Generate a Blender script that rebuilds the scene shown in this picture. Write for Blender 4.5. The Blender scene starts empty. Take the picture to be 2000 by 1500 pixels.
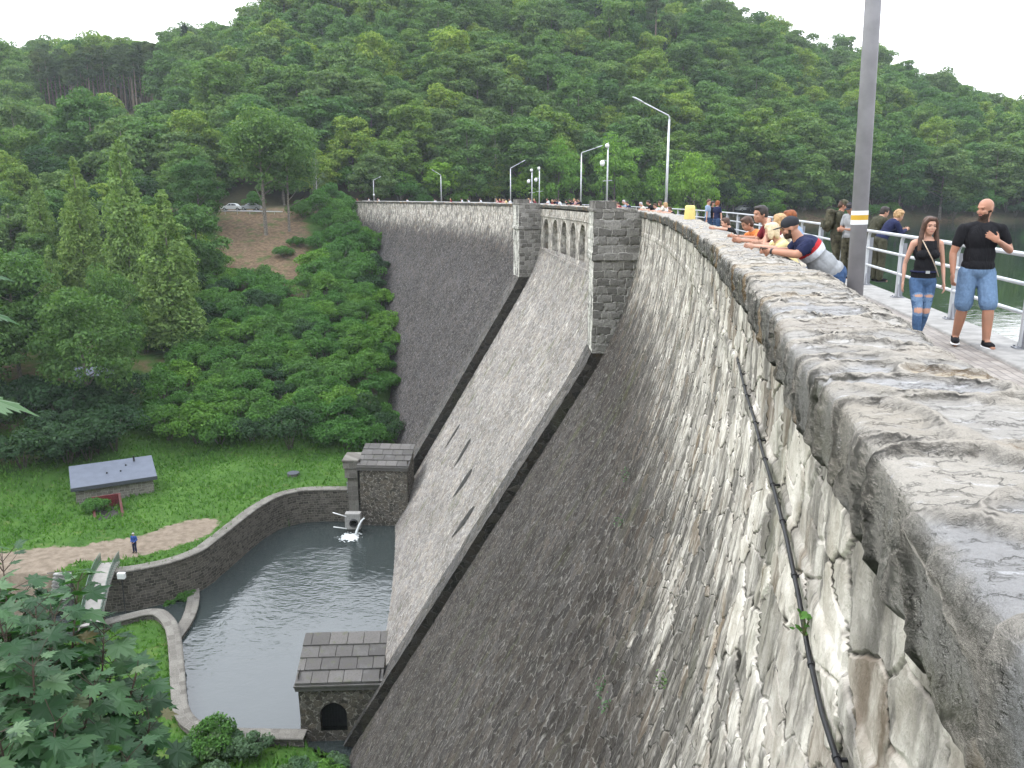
import bpy, bmesh, math, random
import numpy as np
from mathutils import Vector, Matrix, noise

random.seed(7)
rng = np.random.default_rng(7)
scene = bpy.context.scene
COL = scene.collection
PI = math.pi

# ------------------------------------------------------------------ camera
EYE = Vector((0, 0, 1.8))
FPX = 1600.0
PITCH = math.atan((750 - 386) / FPX)
cam_d = bpy.data.cameras.new("camera")
cam = bpy.data.objects.new("camera", cam_d)
COL.objects.link(cam)
cam.location = EYE
cam.rotation_euler = (PI / 2 - PITCH, 0, 0)
cam_d.sensor_width = 36
cam_d.lens = 36 * FPX / 2000
cam_d.clip_start = 0.05
cam_d.clip_end = 5000
scene.camera = cam


def ray(u, v):
    xc = (u - 1000) / FPX
    yc = (750 - v) / FPX
    return Vector((xc, math.cos(PITCH) + yc * math.sin(PITCH), -math.sin(PITCH) + yc * math.cos(PITCH)))


def G(u, v, z):
    """point of the plane at height z seen at photograph position (u, v)"""
    d = ray(u, v)
    k = (z - EYE.z) / d.z
    return Vector((d.x * k, d.y * k, z))


def AY(u, v, y):
    d = ray(u, v)
    k = y / d.y
    return Vector((d.x * k, y, EYE.z + d.z * k))


# ------------------------------------------------------------------ objects
WORG = {}


def tag(o, label=None, cat=None, group=None, kind=None):
    if label: o["label"] = label
    if cat: o["category"] = cat
    if group: o["group"] = group
    if kind: o["kind"] = kind
    return o


def thing(name, label, cat, loc=(0, 0, 0), rotz=0.0, group=None, kind=None):
    o = bpy.data.objects.new(name, None)
    o.empty_display_size = 0.2
    COL.objects.link(o)
    o.location = loc
    o.rotation_euler = (0, 0, rotz)
    WORG[o.name] = Vector(loc)
    return tag(o, label, cat, group, kind)


class MB:
    """collects verts, faces, uv and material index"""
    def __init__(s):
        s.v = []; s.f = []; s.uv = []; s.mi = []; s.hasuv = False

    def add(s, verts, faces, uv=None, mi=0):
        b = len(s.v)
        s.v.extend([tuple(p) for p in verts])
        for f in faces:
            s.f.append(tuple(i + b for i in f))
            s.mi.append(mi)
            if uv is not None:
                s.hasuv = True
                s.uv.append([uv[i] for i in f])
            else:
                s.uv.append([(0.0, 0.0)] * len(f))
        return s

    def box(s, c, size, rot=None, mi=0, top=1.0):
        hx, hy, hz = size[0] / 2, size[1] / 2, size[2] / 2
        vs = []
        for z in (-hz, hz):
            k = top if z > 0 else 1.0
            for x, y in ((-hx, -hy), (hx, -hy), (hx, hy), (-hx, hy)):
                p = Vector((x * k, y * k, z))
                if rot is not None: p = rot @ p
                vs.append(p + Vector(c))
        return s.add(vs, [(0, 3, 2, 1), (4, 5, 6, 7), (0, 1, 5, 4), (1, 2, 6, 5), (2, 3, 7, 6), (3, 0, 4, 7)], mi=mi)

    def tube(s, pts, radii, n=8, mi=0, caps=True, flat=1.0):
        pts = [Vector(p) for p in pts]
        if not hasattr(radii, '__len__'): radii = [radii] * len(pts)
        rings = []
        up = Vector((0, 0, 1))
        prev = None
        for i, p in enumerate(pts):
            a = pts[max(0, i - 1)]; b = pts[min(len(pts) - 1, i + 1)]
            t = (b - a)
            if t.length < 1e-9: t = Vector((0, 0, 1))
            t.normalize()
            if prev is None:
                x = t.orthogonal().normalized() if abs(t.z) > .95 else t.cross(up).normalized()
            else:
                x = (prev - t * prev.dot(t)).normalized()
            prev = x
            y = t.cross(x)
            rings.append([p + x * math.cos(2 * PI * k / n) * radii[i] + y * math.sin(2 * PI * k / n) * radii[i] * flat for k in range(n)])
        vs = [q for r in rings for q in r]
        fs = []
        for i in range(len(rings) - 1):
            for k in range(n):
                k2 = (k + 1) % n
                fs.append((i * n + k, i * n + k2, (i + 1) * n + k2, (i + 1) * n + k))
        if caps:
            fs.append(tuple(range(n - 1, -1, -1)))
            fs.append(tuple((len(rings) - 1) * n + k for k in range(n)))
        return s.add(vs, fs, mi=mi)

    def ell(s, c, r, M=None, nu=14, nv=9, mi=0):
        vs = []
        c = Vector(c)
        for j in range(nv + 1):
            th = PI * j / nv
            for i in range(nu):
                ph = 2 * PI * i / nu
                p = Vector((r[0] * math.sin(th) * math.cos(ph), r[1] * math.sin(th) * math.sin(ph), r[2] * math.cos(th)))
                if M is not None: p = M @ p
                vs.append(c + p)
        fs = []
        for j in range(nv):
            for i in range(nu):
                i2 = (i + 1) % nu
                fs.append((j * nu + i, (j + 1) * nu + i, (j + 1) * nu + i2, j * nu + i2))
        return s.add(vs, fs, mi=mi)

    def mesh(s, name, smooth=False, org=None):
        me = bpy.data.meshes.new(name)
        o = Vector(org) if org is not None else Vector((0, 0, 0))
        me.from_pydata([(p[0] - o.x, p[1] - o.y, p[2] - o.z) for p in s.v], [], s.f)
        if s.hasuv:
            l = me.uv_layers.new(name="UVMap")
            flat = [c for f in s.uv for c in f]
            l.data.foreach_set("uv", [k for c in flat for k in c])
        me.polygons.foreach_set("material_index", s.mi)
        if smooth: me.polygons.foreach_set("use_smooth", [True] * len(s.f))
        me.update()
        return me

    def local(s, name, mats, parent, smooth=False):
        """the collected verts are already in the parent's own space"""
        me = s.mesh(name, smooth)
        for m in (mats if isinstance(mats, (list, tuple)) else [mats]): me.materials.append(m)
        o = bpy.data.objects.new(name, me)
        COL.objects.link(o)
        o.parent = parent
        return o

    def build(s, name, mats, parent=None, smooth=False, org=None, loc=None):
        """org: world origin of the new object (defaults to the parent's)"""
        if parent is not None:
            po = WORG.get(parent.name, Vector((0, 0, 0)))
        else:
            po = Vector((0, 0, 0))
        oo = Vector(org) if org is not None else po
        me = s.mesh(name, smooth, oo)
        return link(name, me, mats, parent, oo - po, oo)


def link(name, me, mats, parent=None, loc=(0, 0, 0), worg=None):
    o = bpy.data.objects.new(name, me)
    COL.objects.link(o)
    if mats is not None and not len(me.materials):
        for m in (mats if isinstance(mats, (list, tuple)) else [mats]):
            me.materials.append(m)
    if parent is not None: o.parent = parent
    o.location = loc
    WORG[o.name] = Vector(worg) if worg is not None else Vector(loc)
    return o


def copy_tree(o, parent=None):
    c = o.copy()
    COL.objects.link(c)
    if parent is not None: c.parent = parent
    for ch in list(o.children):
        copy_tree(ch, c)
    return c


def grid_mesh(P, UV=None, attrs=None, name="grid", flip=False, smooth=True):
    """P: array (n, m, 3) -> mesh"""
    n, m = P.shape[:2]
    me = bpy.data.meshes.new(name)
    idx = np.arange(n * m).reshape(n, m)
    q = np.stack([idx[:-1, :-1], idx[1:, :-1], idx[1:, 1:], idx[:-1, 1:]], -1).reshape(-1, 4)
    if flip: q = q[:, ::-1]
    nf = len(q)
    me.vertices.add(n * m)
    me.vertices.foreach_set("co", P.reshape(-1).astype(np.float32))
    me.loops.add(nf * 4)
    me.loops.foreach_set("vertex_index", q.reshape(-1).astype(np.int32))
    me.polygons.add(nf)
    me.polygons.foreach_set("loop_start", (np.arange(nf) * 4).astype(np.int32))
    me.polygons.foreach_set("loop_total", np.full(nf, 4, np.int32))
    if UV is not None:
        l = me.uv_layers.new(name="UVMap")
        l.data.foreach_set("uv", UV.reshape(-1, 2)[q.reshape(-1)].reshape(-1).astype(np.float32))
    for k, a in (attrs or {}).items():
        at = me.attributes.new(k, 'FLOAT', 'POINT')
        at.data.foreach_set("value", a.reshape(-1).astype(np.float32))
    me.update(calc_edges=True)
    me.validate()
    if smooth: me.polygons.foreach_set("use_smooth", np.ones(len(me.polygons), bool))
    return me


# ------------------------------------------------------------------ materials
class NT:
    def __init__(s, name):
        s.m = bpy.data.materials.new(name)
        s.m.use_nodes = True
        s.t = s.m.node_tree
        s.t.nodes.clear()
        s.out = s.t.nodes.new("ShaderNodeOutputMaterial")

    def n(s, typ, ins=None, out=0, **kw):
        nd = s.t.nodes.new("ShaderNode" + typ)
        for k, v in kw.items(): setattr(nd, k, v)
        for k, v in (ins or {}).items():
            sock = nd.inputs[k]
            if isinstance(v, bpy.types.NodeSocket): s.t.links.new(v, sock)
            elif isinstance(v, (tuple, list)) and len(v) == 3 and sock.type == 'RGBA': sock.default_value = (*v, 1)
            else: sock.default_value = v
        return nd.outputs[out]

    def math(s, op, a, b=0.0, c=None, clamp=False):
        ins = {0: a, 1: b}
        if c is not None: ins[2] = c
        return s.n("Math", ins, operation=op, use_clamp=clamp)

    def vm(s, op, a, b=(0, 0, 0)):
        return s.n("VectorMath", {0: a, 1: b}, operation=op)

    def mix(s, f, a, b, blend='MIX'):
        nd = s.t.nodes.new("ShaderNodeMix")
        nd.data_type = 'RGBA'; nd.blend_type = blend
        for sock, v in ((nd.inputs[0], f), (nd.inputs[6], a), (nd.inputs[7], b)):
            if isinstance(v, bpy.types.NodeSocket): s.t.links.new(v, sock)
            elif isinstance(v, (tuple, list)): sock.default_value = (*v[:3], 1)
            else: sock.default_value = v
        return nd.outputs[2]

    def ramp(s, f, stops, interp='LINEAR'):
        nd = s.t.nodes.new("ShaderNodeValToRGB")
        nd.color_ramp.interpolation = interp
        e = nd.color_ramp.elements
        while len(e) < len(stops): e.new(0.5)
        for i, (p, c) in enumerate(stops):
            e[i].position = p
            e[i].color = (c, c, c, 1) if not isinstance(c, (tuple, list)) else (*c[:3], 1)
        s.t.links.new(f, nd.inputs[0])
        return nd.outputs[0]

    def sm(s, x, a, b):
        return s.n("MapRange", {0: x, 1: a, 2: b, 3: 0.0, 4: 1.0}, interpolation_type='SMOOTHSTEP')

    def uv(s):
        return s.n("UVMap", uv_map="UVMap")

    def obj(s):
        return s.n("TexCoord", out=3)

    def scale(s, v, sc, loc=(0, 0, 0)):
        return s.n("Mapping", {0: v, 1: loc, 3: sc})

    def noise(s, v, sc=1.0, det=4.0, rough=0.55, out=0, dist=0.0):
        return s.n("TexNoise", {"Vector": v, "Scale": sc, "Detail": det, "Roughness": rough, "Distortion": dist}, out)

    def vor(s, v, sc=1.0, feature='F1', out=0, rand=1.0):
        return s.n("TexVoronoi", {"Vector": v, "Scale": sc, "Randomness": rand}, out, feature=feature)

    def attr(s, name, out=2):
        return s.n("Attribute", out=out, attribute_name=name)

    def bump(s, h, strength=0.5, dist=0.02):
        return s.n("Bump", {"Height": h, "Strength": strength, "Distance": dist})

    def finish(s, color, rough=0.9, normal=None, metal=0.0, spec=0.3, disp=None, dscale=0.05, dmid=0.5, trans=None):
        ins = {"Base Color": color, "Roughness": rough, "Metallic": metal, "Specular IOR Level": spec}
        if normal is not None: ins["Normal"] = normal
        b = s.n("BsdfPrincipled", ins)
        if trans is not None:
            tr = s.n("BsdfTranslucent", {"Color": trans})
            b = s.n("MixShader", {0: 0.35, 1: b, 2: tr})
        s.t.links.new(b, s.out.inputs[0])
        if disp is not None:
            d = s.n("Displacement", {"Height": disp, "Midlevel": dmid, "Scale": dscale})
            s.t.links.new(d, s.out.inputs[2])
            s.m.displacement_method = 'BOTH'
        return s.m


def plain(name, col, rough=0.7, metal=0.0, var=0.15, sc=8.0, spec=0.3, bump=0.0):
    t = NT(name)
    o = t.obj()
    nz = t.noise(o, sc, 5)
    c = t.mix(t.sm(nz, .3, .7), tuple(x * (1 - var) for x in col), tuple(min(1, x * (1 + var)) for x in col))
    nrm = t.bump(nz, bump, 0.01) if bump else None
    return t.finish(c, rough, nrm, metal, spec)


# ------------------------------------------------------------------ world and sun
w = bpy.data.worlds.new("World")
scene.world = w
w.use_nodes = True
wt = w.node_tree
wt.nodes.clear()
wo = wt.nodes.new("ShaderNodeOutputWorld")
bg = wt.nodes.new("ShaderNodeBackground")
sky = wt.nodes.new("ShaderNodeTexSky")
sky.sky_type = 'NISHITA'
sky.sun_disc = False
SUN_EL, SUN_AZ = math.radians(52), math.radians(-75)      # from the left of the view, a little ahead
sky.sun_elevation = SUN_EL
sky.sun_rotation = SUN_AZ
sky.air_density = 1.0
sky.dust_density = 2.0
sky.ozone_density = 1.0
hs = wt.nodes.new("ShaderNodeHueSaturation")
hs.inputs["Saturation"].default_value = 0.35
hs.inputs["Value"].default_value = 1.0
wt.links.new(sky.outputs[0], hs.inputs["Color"])
cloud = wt.nodes.new("ShaderNodeMix")                     # bright even cloud veil over the blue
cloud.data_type = 'RGBA'
wtc = wt.nodes.new("ShaderNodeTexCoord")
wsx = wt.nodes.new("ShaderNodeSeparateXYZ")
wt.links.new(wtc.outputs[0], wsx.inputs[0])
wr = wt.nodes.new("ShaderNodeValToRGB")                   # an overcast sky is brighter overhead than at the horizon
wr.color_ramp.elements[0].position = 0.0
wr.color_ramp.elements[0].color = (.64, .635, .63, 1)
wr.color_ramp.elements[1].position = 0.75
wr.color_ramp.elements[1].color = (1.0, 1.07, 1.19, 1)
wt.links.new(wsx.outputs[2], wr.inputs[0])
wsc = wt.nodes.new("ShaderNodeVectorMath"); wsc.operation = 'SCALE'
wsc.inputs[3].default_value = 15.0
wt.links.new(wr.outputs[0], wsc.inputs[0])
cloud.inputs[0].default_value = 0.8
wt.links.new(wsc.outputs[0], cloud.inputs[7])
wt.links.new(hs.outputs[0], cloud.inputs[6])
wt.links.new(cloud.outputs[2], bg.inputs[0])
bg.inputs[1].default_value = 0.13
wt.links.new(bg.outputs[0], wo.inputs[0])

sl = bpy.data.lights.new("sun", 'SUN')
so = bpy.data.objects.new("sun", sl)
COL.objects.link(so)
sl.energy = 0.9
sl.angle = math.radians(14)
sl.color = (1.0, 0.96, 0.9)
sd = Vector((math.sin(SUN_AZ) * math.cos(SUN_EL), math.cos(SUN_AZ) * math.cos(SUN_EL), math.sin(SUN_EL)))
so.rotation_euler = (-sd).to_track_quat('-Z', 'Y').to_euler()
so.location = (-30, 0, 60)

scene.view_settings.view_transform = 'Standard'
scene.view_settings.look = 'None'
scene.view_settings.exposure = 0.95
scene.view_settings.gamma = 1.0
scene.view_settings.use_curve_mapping = False
scene.render.engine = 'CYCLES'
cy = scene.cycles
cy.max_bounces = 5
cy.diffuse_bounces = 3
cy.glossy_bounces = 2
cy.transmission_bounces = 2
cy.volume_bounces = 1
cy.transparent_max_bounces = 4
cy.caustics_reflective = False
cy.caustics_refractive = False
cy.use_denoising = True
# ------------------------------------------------------------------ dam geometry
CP = np.array([(-9, -1.75), (0, .56), (3.1, 1.23), (8.2, 2.27), (15, 3.45), (25, 4.95), (42, 6.45), (60, 5.75), (83, 2.9),
               (110, -4.2), (140, -16.3), (172, -32.5), (200, -48.0)])


def spline_coeffs(xs, ys):
    n = len(xs); h = np.diff(xs)
    A = np.zeros((n, n)); b = np.zeros(n)
    A[0, 0] = A[-1, -1] = 1
    for i in range(1, n - 1):
        A[i, i - 1] = h[i - 1]; A[i, i] = 2 * (h[i - 1] + h[i]); A[i, i + 1] = h[i]
        b[i] = 6 * ((ys[i + 1] - ys[i]) / h[i] - (ys[i] - ys[i - 1]) / h[i - 1])
    return np.linalg.solve(A, b)


_M = spline_coeffs(CP[:, 0], CP[:, 1])


def cx(y):
    """x of the crest's downstream edge at y, and its slope"""
    y = np.atleast_1d(np.asarray(y, float))
    i = np.clip(np.searchsorted(CP[:, 0], y) - 1, 0, len(CP) - 2)
    x0 = CP[i, 0]; x1 = CP[i + 1, 0]; h = x1 - x0
    a = (x1 - y) / h; b = (y - x0) / h
    v = a * CP[i, 1] + b * CP[i + 1, 1] + ((a ** 3 - a) * _M[i] + (b ** 3 - b) * _M[i + 1]) * h * h / 6
    s = (CP[i + 1, 1] - CP[i, 1]) / h + (-(3 * a * a - 1) * _M[i] + (3 * b * b - 1) * _M[i + 1]) * h / 6
    return v, s


_ty = np.linspace(-9, 200, 4000)
_tx, _ts = cx(_ty)
_tS = np.concatenate([[0], np.cumsum(np.hypot(np.diff(_tx), np.diff(_ty)))])
S_of = lambda y: np.interp(y, _ty, _tS)
Y_of = lambda s: np.interp(s, _tS, _ty)


def crest(y, off=0.0):
    """plan point at crest parameter y, moved off metres downstream (left)"""
    x, s = cx(y)
    k = np.sqrt(1 + s * s)
    yy = np.atleast_1d(np.asarray(y, float))
    return x - off / k, yy + off * s / k


def cpt(y, off, z):
    x, yy = crest(y, off)
    return Vector((float(x[0]), float(yy[0]), z))


def chead(y):
    """heading angle (rotation about z) of the crest's +y direction at y"""
    return float(-np.arctan(cx(y)[1])[0])


TOPZ = 1.12


def prof(h):
    """how far the dam's face stands out at depth h below the parapet top"""
    h = np.asarray(h, float)
    q = np.clip(h - 1.3, 0, None)
    ramp = np.minimum(q, 7.7)
    return .08 * ramp + .52 * ramp ** 2 / (2 * 7.7) + .60 * np.clip(q - 7.7, 0, None)


def grow(a, b, step0, rate, dist0):
    out = [a]; x = a
    while x < b:
        x += max(step0, rate * (x - a + dist0))
        out.append(min(x, b))
    return np.array(out)


# --- stone materials
def face_mat(name, base_lo, base_hi, white_h, white_amt, joint_col, sc=2.0, moss=0.3, disp=0.07):
    t = NT(name)
    uv = t.uv()
    sep = t.n("SeparateXYZ", {0: uv}); 
    h = t.n("SeparateXYZ", {0: uv}, out=1)
    wob = t.n("TexNoise", {"Vector": uv, "Scale": 1.3, "Detail": 3.0}, out=1)
    wob = t.vm('SCALE', t.vm('SUBTRACT', wob, (.5, .5, .5)))
    wob.node.inputs[3].default_value = 0.35
    p = t.vm('ADD', uv, wob)
    p = t.scale(p, (1.0, 1.25, 1))
    vc = t.vor(p, sc, out=1)
    rnd = t.n("SeparateColor", {0: vc})
    rnd2 = t.n("SeparateColor", {0: vc}, out=1)
    ed = t.vor(p, sc, 'DISTANCE_TO_EDGE')
    joint = t.sm(ed, 0.0, 0.09)
    fine = t.noise(uv, 14, 8, .65)
    mid = t.noise(uv, 3.5, 6, .6)
    big = t.noise(uv, .22, 4, .6)
    c = t.mix(rnd, base_lo, base_hi)
    warm = t.mix(rnd2, (1.08, .98, .86), (.95, .99, 1.06))
    c = t.mix(1.0, c, warm, 'MULTIPLY')
    c = t.mix(t.sm(fine, .3, .75), c, t.mix(.55, c, base_hi), 'MIX')
    c = t.mix(t.math('MULTIPLY', t.sm(fine, .62, .36), .45), c, tuple(x * .35 for x in base_lo))
    c = t.mix(t.math('MULTIPLY', t.sm(big, .35, .65), .35), c, tuple(x * .6 for x in base_lo))
    wash = t.math('SUBTRACT', 1.0, t.sm(t.math('ADD', t.math('MULTIPLY', h, 1.0 / white_h), t.math('MULTIPLY', t.math('SUBTRACT', mid, .5), .5)), .1, 1.0))
    c = t.mix(t.math('MULTIPLY', wash, .34 if white_amt > .6 else 0.0), c, t.mix(fine, (.20, .188, .165), (.36, .34, .305)))
    # light lime joints
    jm = t.math('MULTIPLY', t.math('SUBTRACT', 1.0, joint), t.sm(mid, .38, .62))
    c = t.mix(t.math('MULTIPLY', jm, .75), c, joint_col)
    # lime streaks running down from the crest
    st = t.noise(t.scale(uv, (4.2, .75, 1)), 1.0, 7, .62)
    st2 = t.noise(t.scale(uv, (11, 1.6, 1), (7, 3, 0)), 1.0, 6, .65)
    stb = t.noise(t.scale(uv, (.5, .25, 1), (2, 9, 0)), 1.0, 3, .5)
    s = t.math('ADD', t.math('MULTIPLY', st, .6), t.math('MULTIPLY', st2, .4))
    s = t.math('ADD', s, t.math('MULTIPLY', t.math('SUBTRACT', stb, .5), .25))
    hh = t.math('MULTIPLY', h, 1.0 / white_h)
    fall = t.math('SUBTRACT', 1.0, t.sm(hh, .15, 1.35))
    thr = t.math('SUBTRACT', .66, t.math('MULTIPLY', fall, .285 * white_amt))
    wm = t.n("MapRange", {0: t.math('SUBTRACT', s, thr), 1: -.02, 2: .09, 3: 0.0, 4: 1.0})
    bare = t.noise(t.scale(uv, (1.9, .8, 1), (13, 5, 0)), 1.0, 5, .6)
    wm = t.math('MULTIPLY', wm, t.math('ADD', t.math('MULTIPLY', fall, .75), .25))
    wm = t.math('MULTIPLY', wm, t.math('ADD', t.math('MULTIPLY', rnd, .6), .45), clamp=True)
    wm = t.math('MULTIPLY', wm, t.math('SUBTRACT', 1.0, t.math('MULTIPLY', t.sm(bare, .47, .62), .9)))
    tan = t.math('MULTIPLY', t.sm(rnd2, .80, .90), t.math('ADD', t.math('MULTIPLY', fall, .65), .02))
    c = t.mix(t.math('MULTIPLY', tan, .7 if white_amt > .5 else .12), c, t.mix(rnd, (.13, .08, .045), (.25, .19, .125)))
    wcol = t.mix(t.sm(mid, .3, .7), (.38, .345, .29), (.68, .64, .575))
    c = t.mix(wm, c, wcol)
    # rust and algae patches
    rs = t.noise(t.scale(uv, (1.2, .5, 1), (31, 4, 0)), 1.0, 5, .6)
    c = t.mix(t.math('MULTIPLY', t.sm(rs, .60, .72), t.math('MULTIPLY', fall, .5 if white_amt > .5 else .12)), c, (.23, .15, .075))
    ms = t.noise(t.scale(uv, (.55, .22, 1), (3, 17, 0)), 1.0, 8, .68)
    c = t.mix(t.math('MULTIPLY', t.sm(ms, .55, .72), moss), c, (.075, .085, .03))
    # cracks between stones stay dark
    cr = t.sm(ed, .035, .0)
    c = t.mix(t.math('MULTIPLY', cr, t.sm(mid, .6, .4)), c, (.03, .028, .024))
    rough = t.noise(t.scale(uv, (7, 3.2, 1)), 1.0, 8, .7)
    hgt = t.math('ADD', t.math('MULTIPLY', t.sm(ed, 0.0, .05), .35), t.math('MULTIPLY', rough, .9))
    hgt = t.math('ADD', hgt, t.math('MULTIPLY', rnd, .55))
    hgt = t.math('ADD', hgt, t.math('MULTIPLY', fine, .35))
    hgt = t.math('ADD', hgt, t.math('MULTIPLY', wm, .10))
    return t.finish(c, .95, None, 0, .05, disp=hgt, dscale=disp, dmid=.8)


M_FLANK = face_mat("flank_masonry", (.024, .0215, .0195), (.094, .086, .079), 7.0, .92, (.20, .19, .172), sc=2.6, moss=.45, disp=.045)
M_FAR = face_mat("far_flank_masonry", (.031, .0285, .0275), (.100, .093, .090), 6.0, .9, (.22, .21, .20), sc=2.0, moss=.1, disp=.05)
M_CHUTE = face_mat("spillway_masonry", (.135, .125, .114), (.34, .32, .295), 60.0, .42, (.47, .445, .41), sc=2.2, moss=.75, disp=.05)
M_ARC = face_mat("arcade_masonry", (.11, .102, .094), (.25, .235, .215), 9.0, .85, (.34, .32, .30), sc=1.8, moss=.1, disp=.05)
M_RIB = face_mat("rib_masonry", (.045, .043, .040), (.135, .128, .12), 14.0, .3, (.20, .19, .18), sc=1.8, moss=.25, disp=.06)


def course_mat(name, lo, hi, mortar, bw=.62, bh=.36, disp=.06, white=0.0, ms=.022):
    t = NT(name)
    uv = t.uv()
    wob = t.n("TexNoise", {"Vector": uv, "Scale": 1.25, "Detail": 4.0, "Roughness": .6}, out=1)
    wob = t.vm('SCALE', t.vm('SUBTRACT', wob, (.5, .5, .5)))
    wob.node.inputs[3].default_value = 0.42
    p = t.vm('ADD', uv, wob)
    br = t.t.nodes.new("ShaderNodeTexBrick")
    t.t.links.new(p, br.inputs["Vector"])
    br.inputs["Scale"].default_value = 1.0
    br.inputs["Mortar Size"].default_value = ms
    br.inputs["Mortar Smooth"].default_value = .6
    br.inputs["Brick Width"].default_value = bw
    br.inputs["Row Height"].default_value = bh
    br.inputs["Bias"].default_value = -.1
    br.offset_frequency = 2
    br.squash = .72
    br.squash_frequency = 3
    br.inputs["Color1"].default_value = (0, 0, 0, 1)
    br.inputs["Color2"].default_value = (1, 1, 1, 1)
    br.inputs["Mortar"].default_value = (.5, .5, .5, 1)
    fine = t.noise(uv, 12, 8, .65)
    mid = t.noise(uv, 2.6, 6, .6)
    c = t.mix(br.outputs[0], lo, hi)
    c = t.mix(t.sm(fine, .3, .7), t.mix(.5, c, (.03, .03, .028)), c)
    c = t.mix(t.math('MULTIPLY', t.sm(mid, .45, .7), .4), c, tuple(x * .55 for x in lo))
    c = t.mix(t.math('MULTIPLY', br.outputs[1], t.sm(mid, .3, .55)), c, mortar)
    if white:
        st = t.noise(t.scale(uv, (3.5, .5, 1)), 1.0, 7, .62)
        c = t.mix(t.math('MULTIPLY', t.sm(st, .62 - .2 * white, .74 - .2 * white), .9), c, (.62, .60, .54))
    hgt = t.math('ADD', t.math('MULTIPLY', t.math('SUBTRACT', 1.0, br.outputs[1]), .6), t.math('MULTIPLY', mid, .5))
    hgt = t.math('ADD', hgt, t.math('MULTIPLY', fine, .25))
    return t.finish(c, .93, None, 0, .12, disp=hgt, dscale=disp, dmid=.8)


M_PIER = course_mat("pier_rubble", (.140, .130, .116), (.335, .315, .285), (.38, .36, .325), .72, .42, .10)
M_PIERF = course_mat("pier_front", (.09, .086, .08), (.19, .182, .17), (.33, .31, .285), .62, .37, .08, white=.95)
M_POOLW = course_mat("pool_wall_rubble", (.052, .047, .039), (.165, .148, .122), (.20, .182, .15), .48, .24, .08)
M_HOUSE = face_mat("gatehouse_rubble", (.040, .037, .031), (.165, .15, .125), 60.0, .12, (.42, .39, .34), sc=2.7, moss=.1, disp=.07)
M_RIBSIDE = face_mat("rib_side_shade_damp", (.020, .019, .017), (.062, .058, .052), 60.0, .0, (.07, .066, .06), sc=1.9, moss=.2, disp=.06)  # rib masonry darkened: the side face's shade and damp are in its colour


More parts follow.
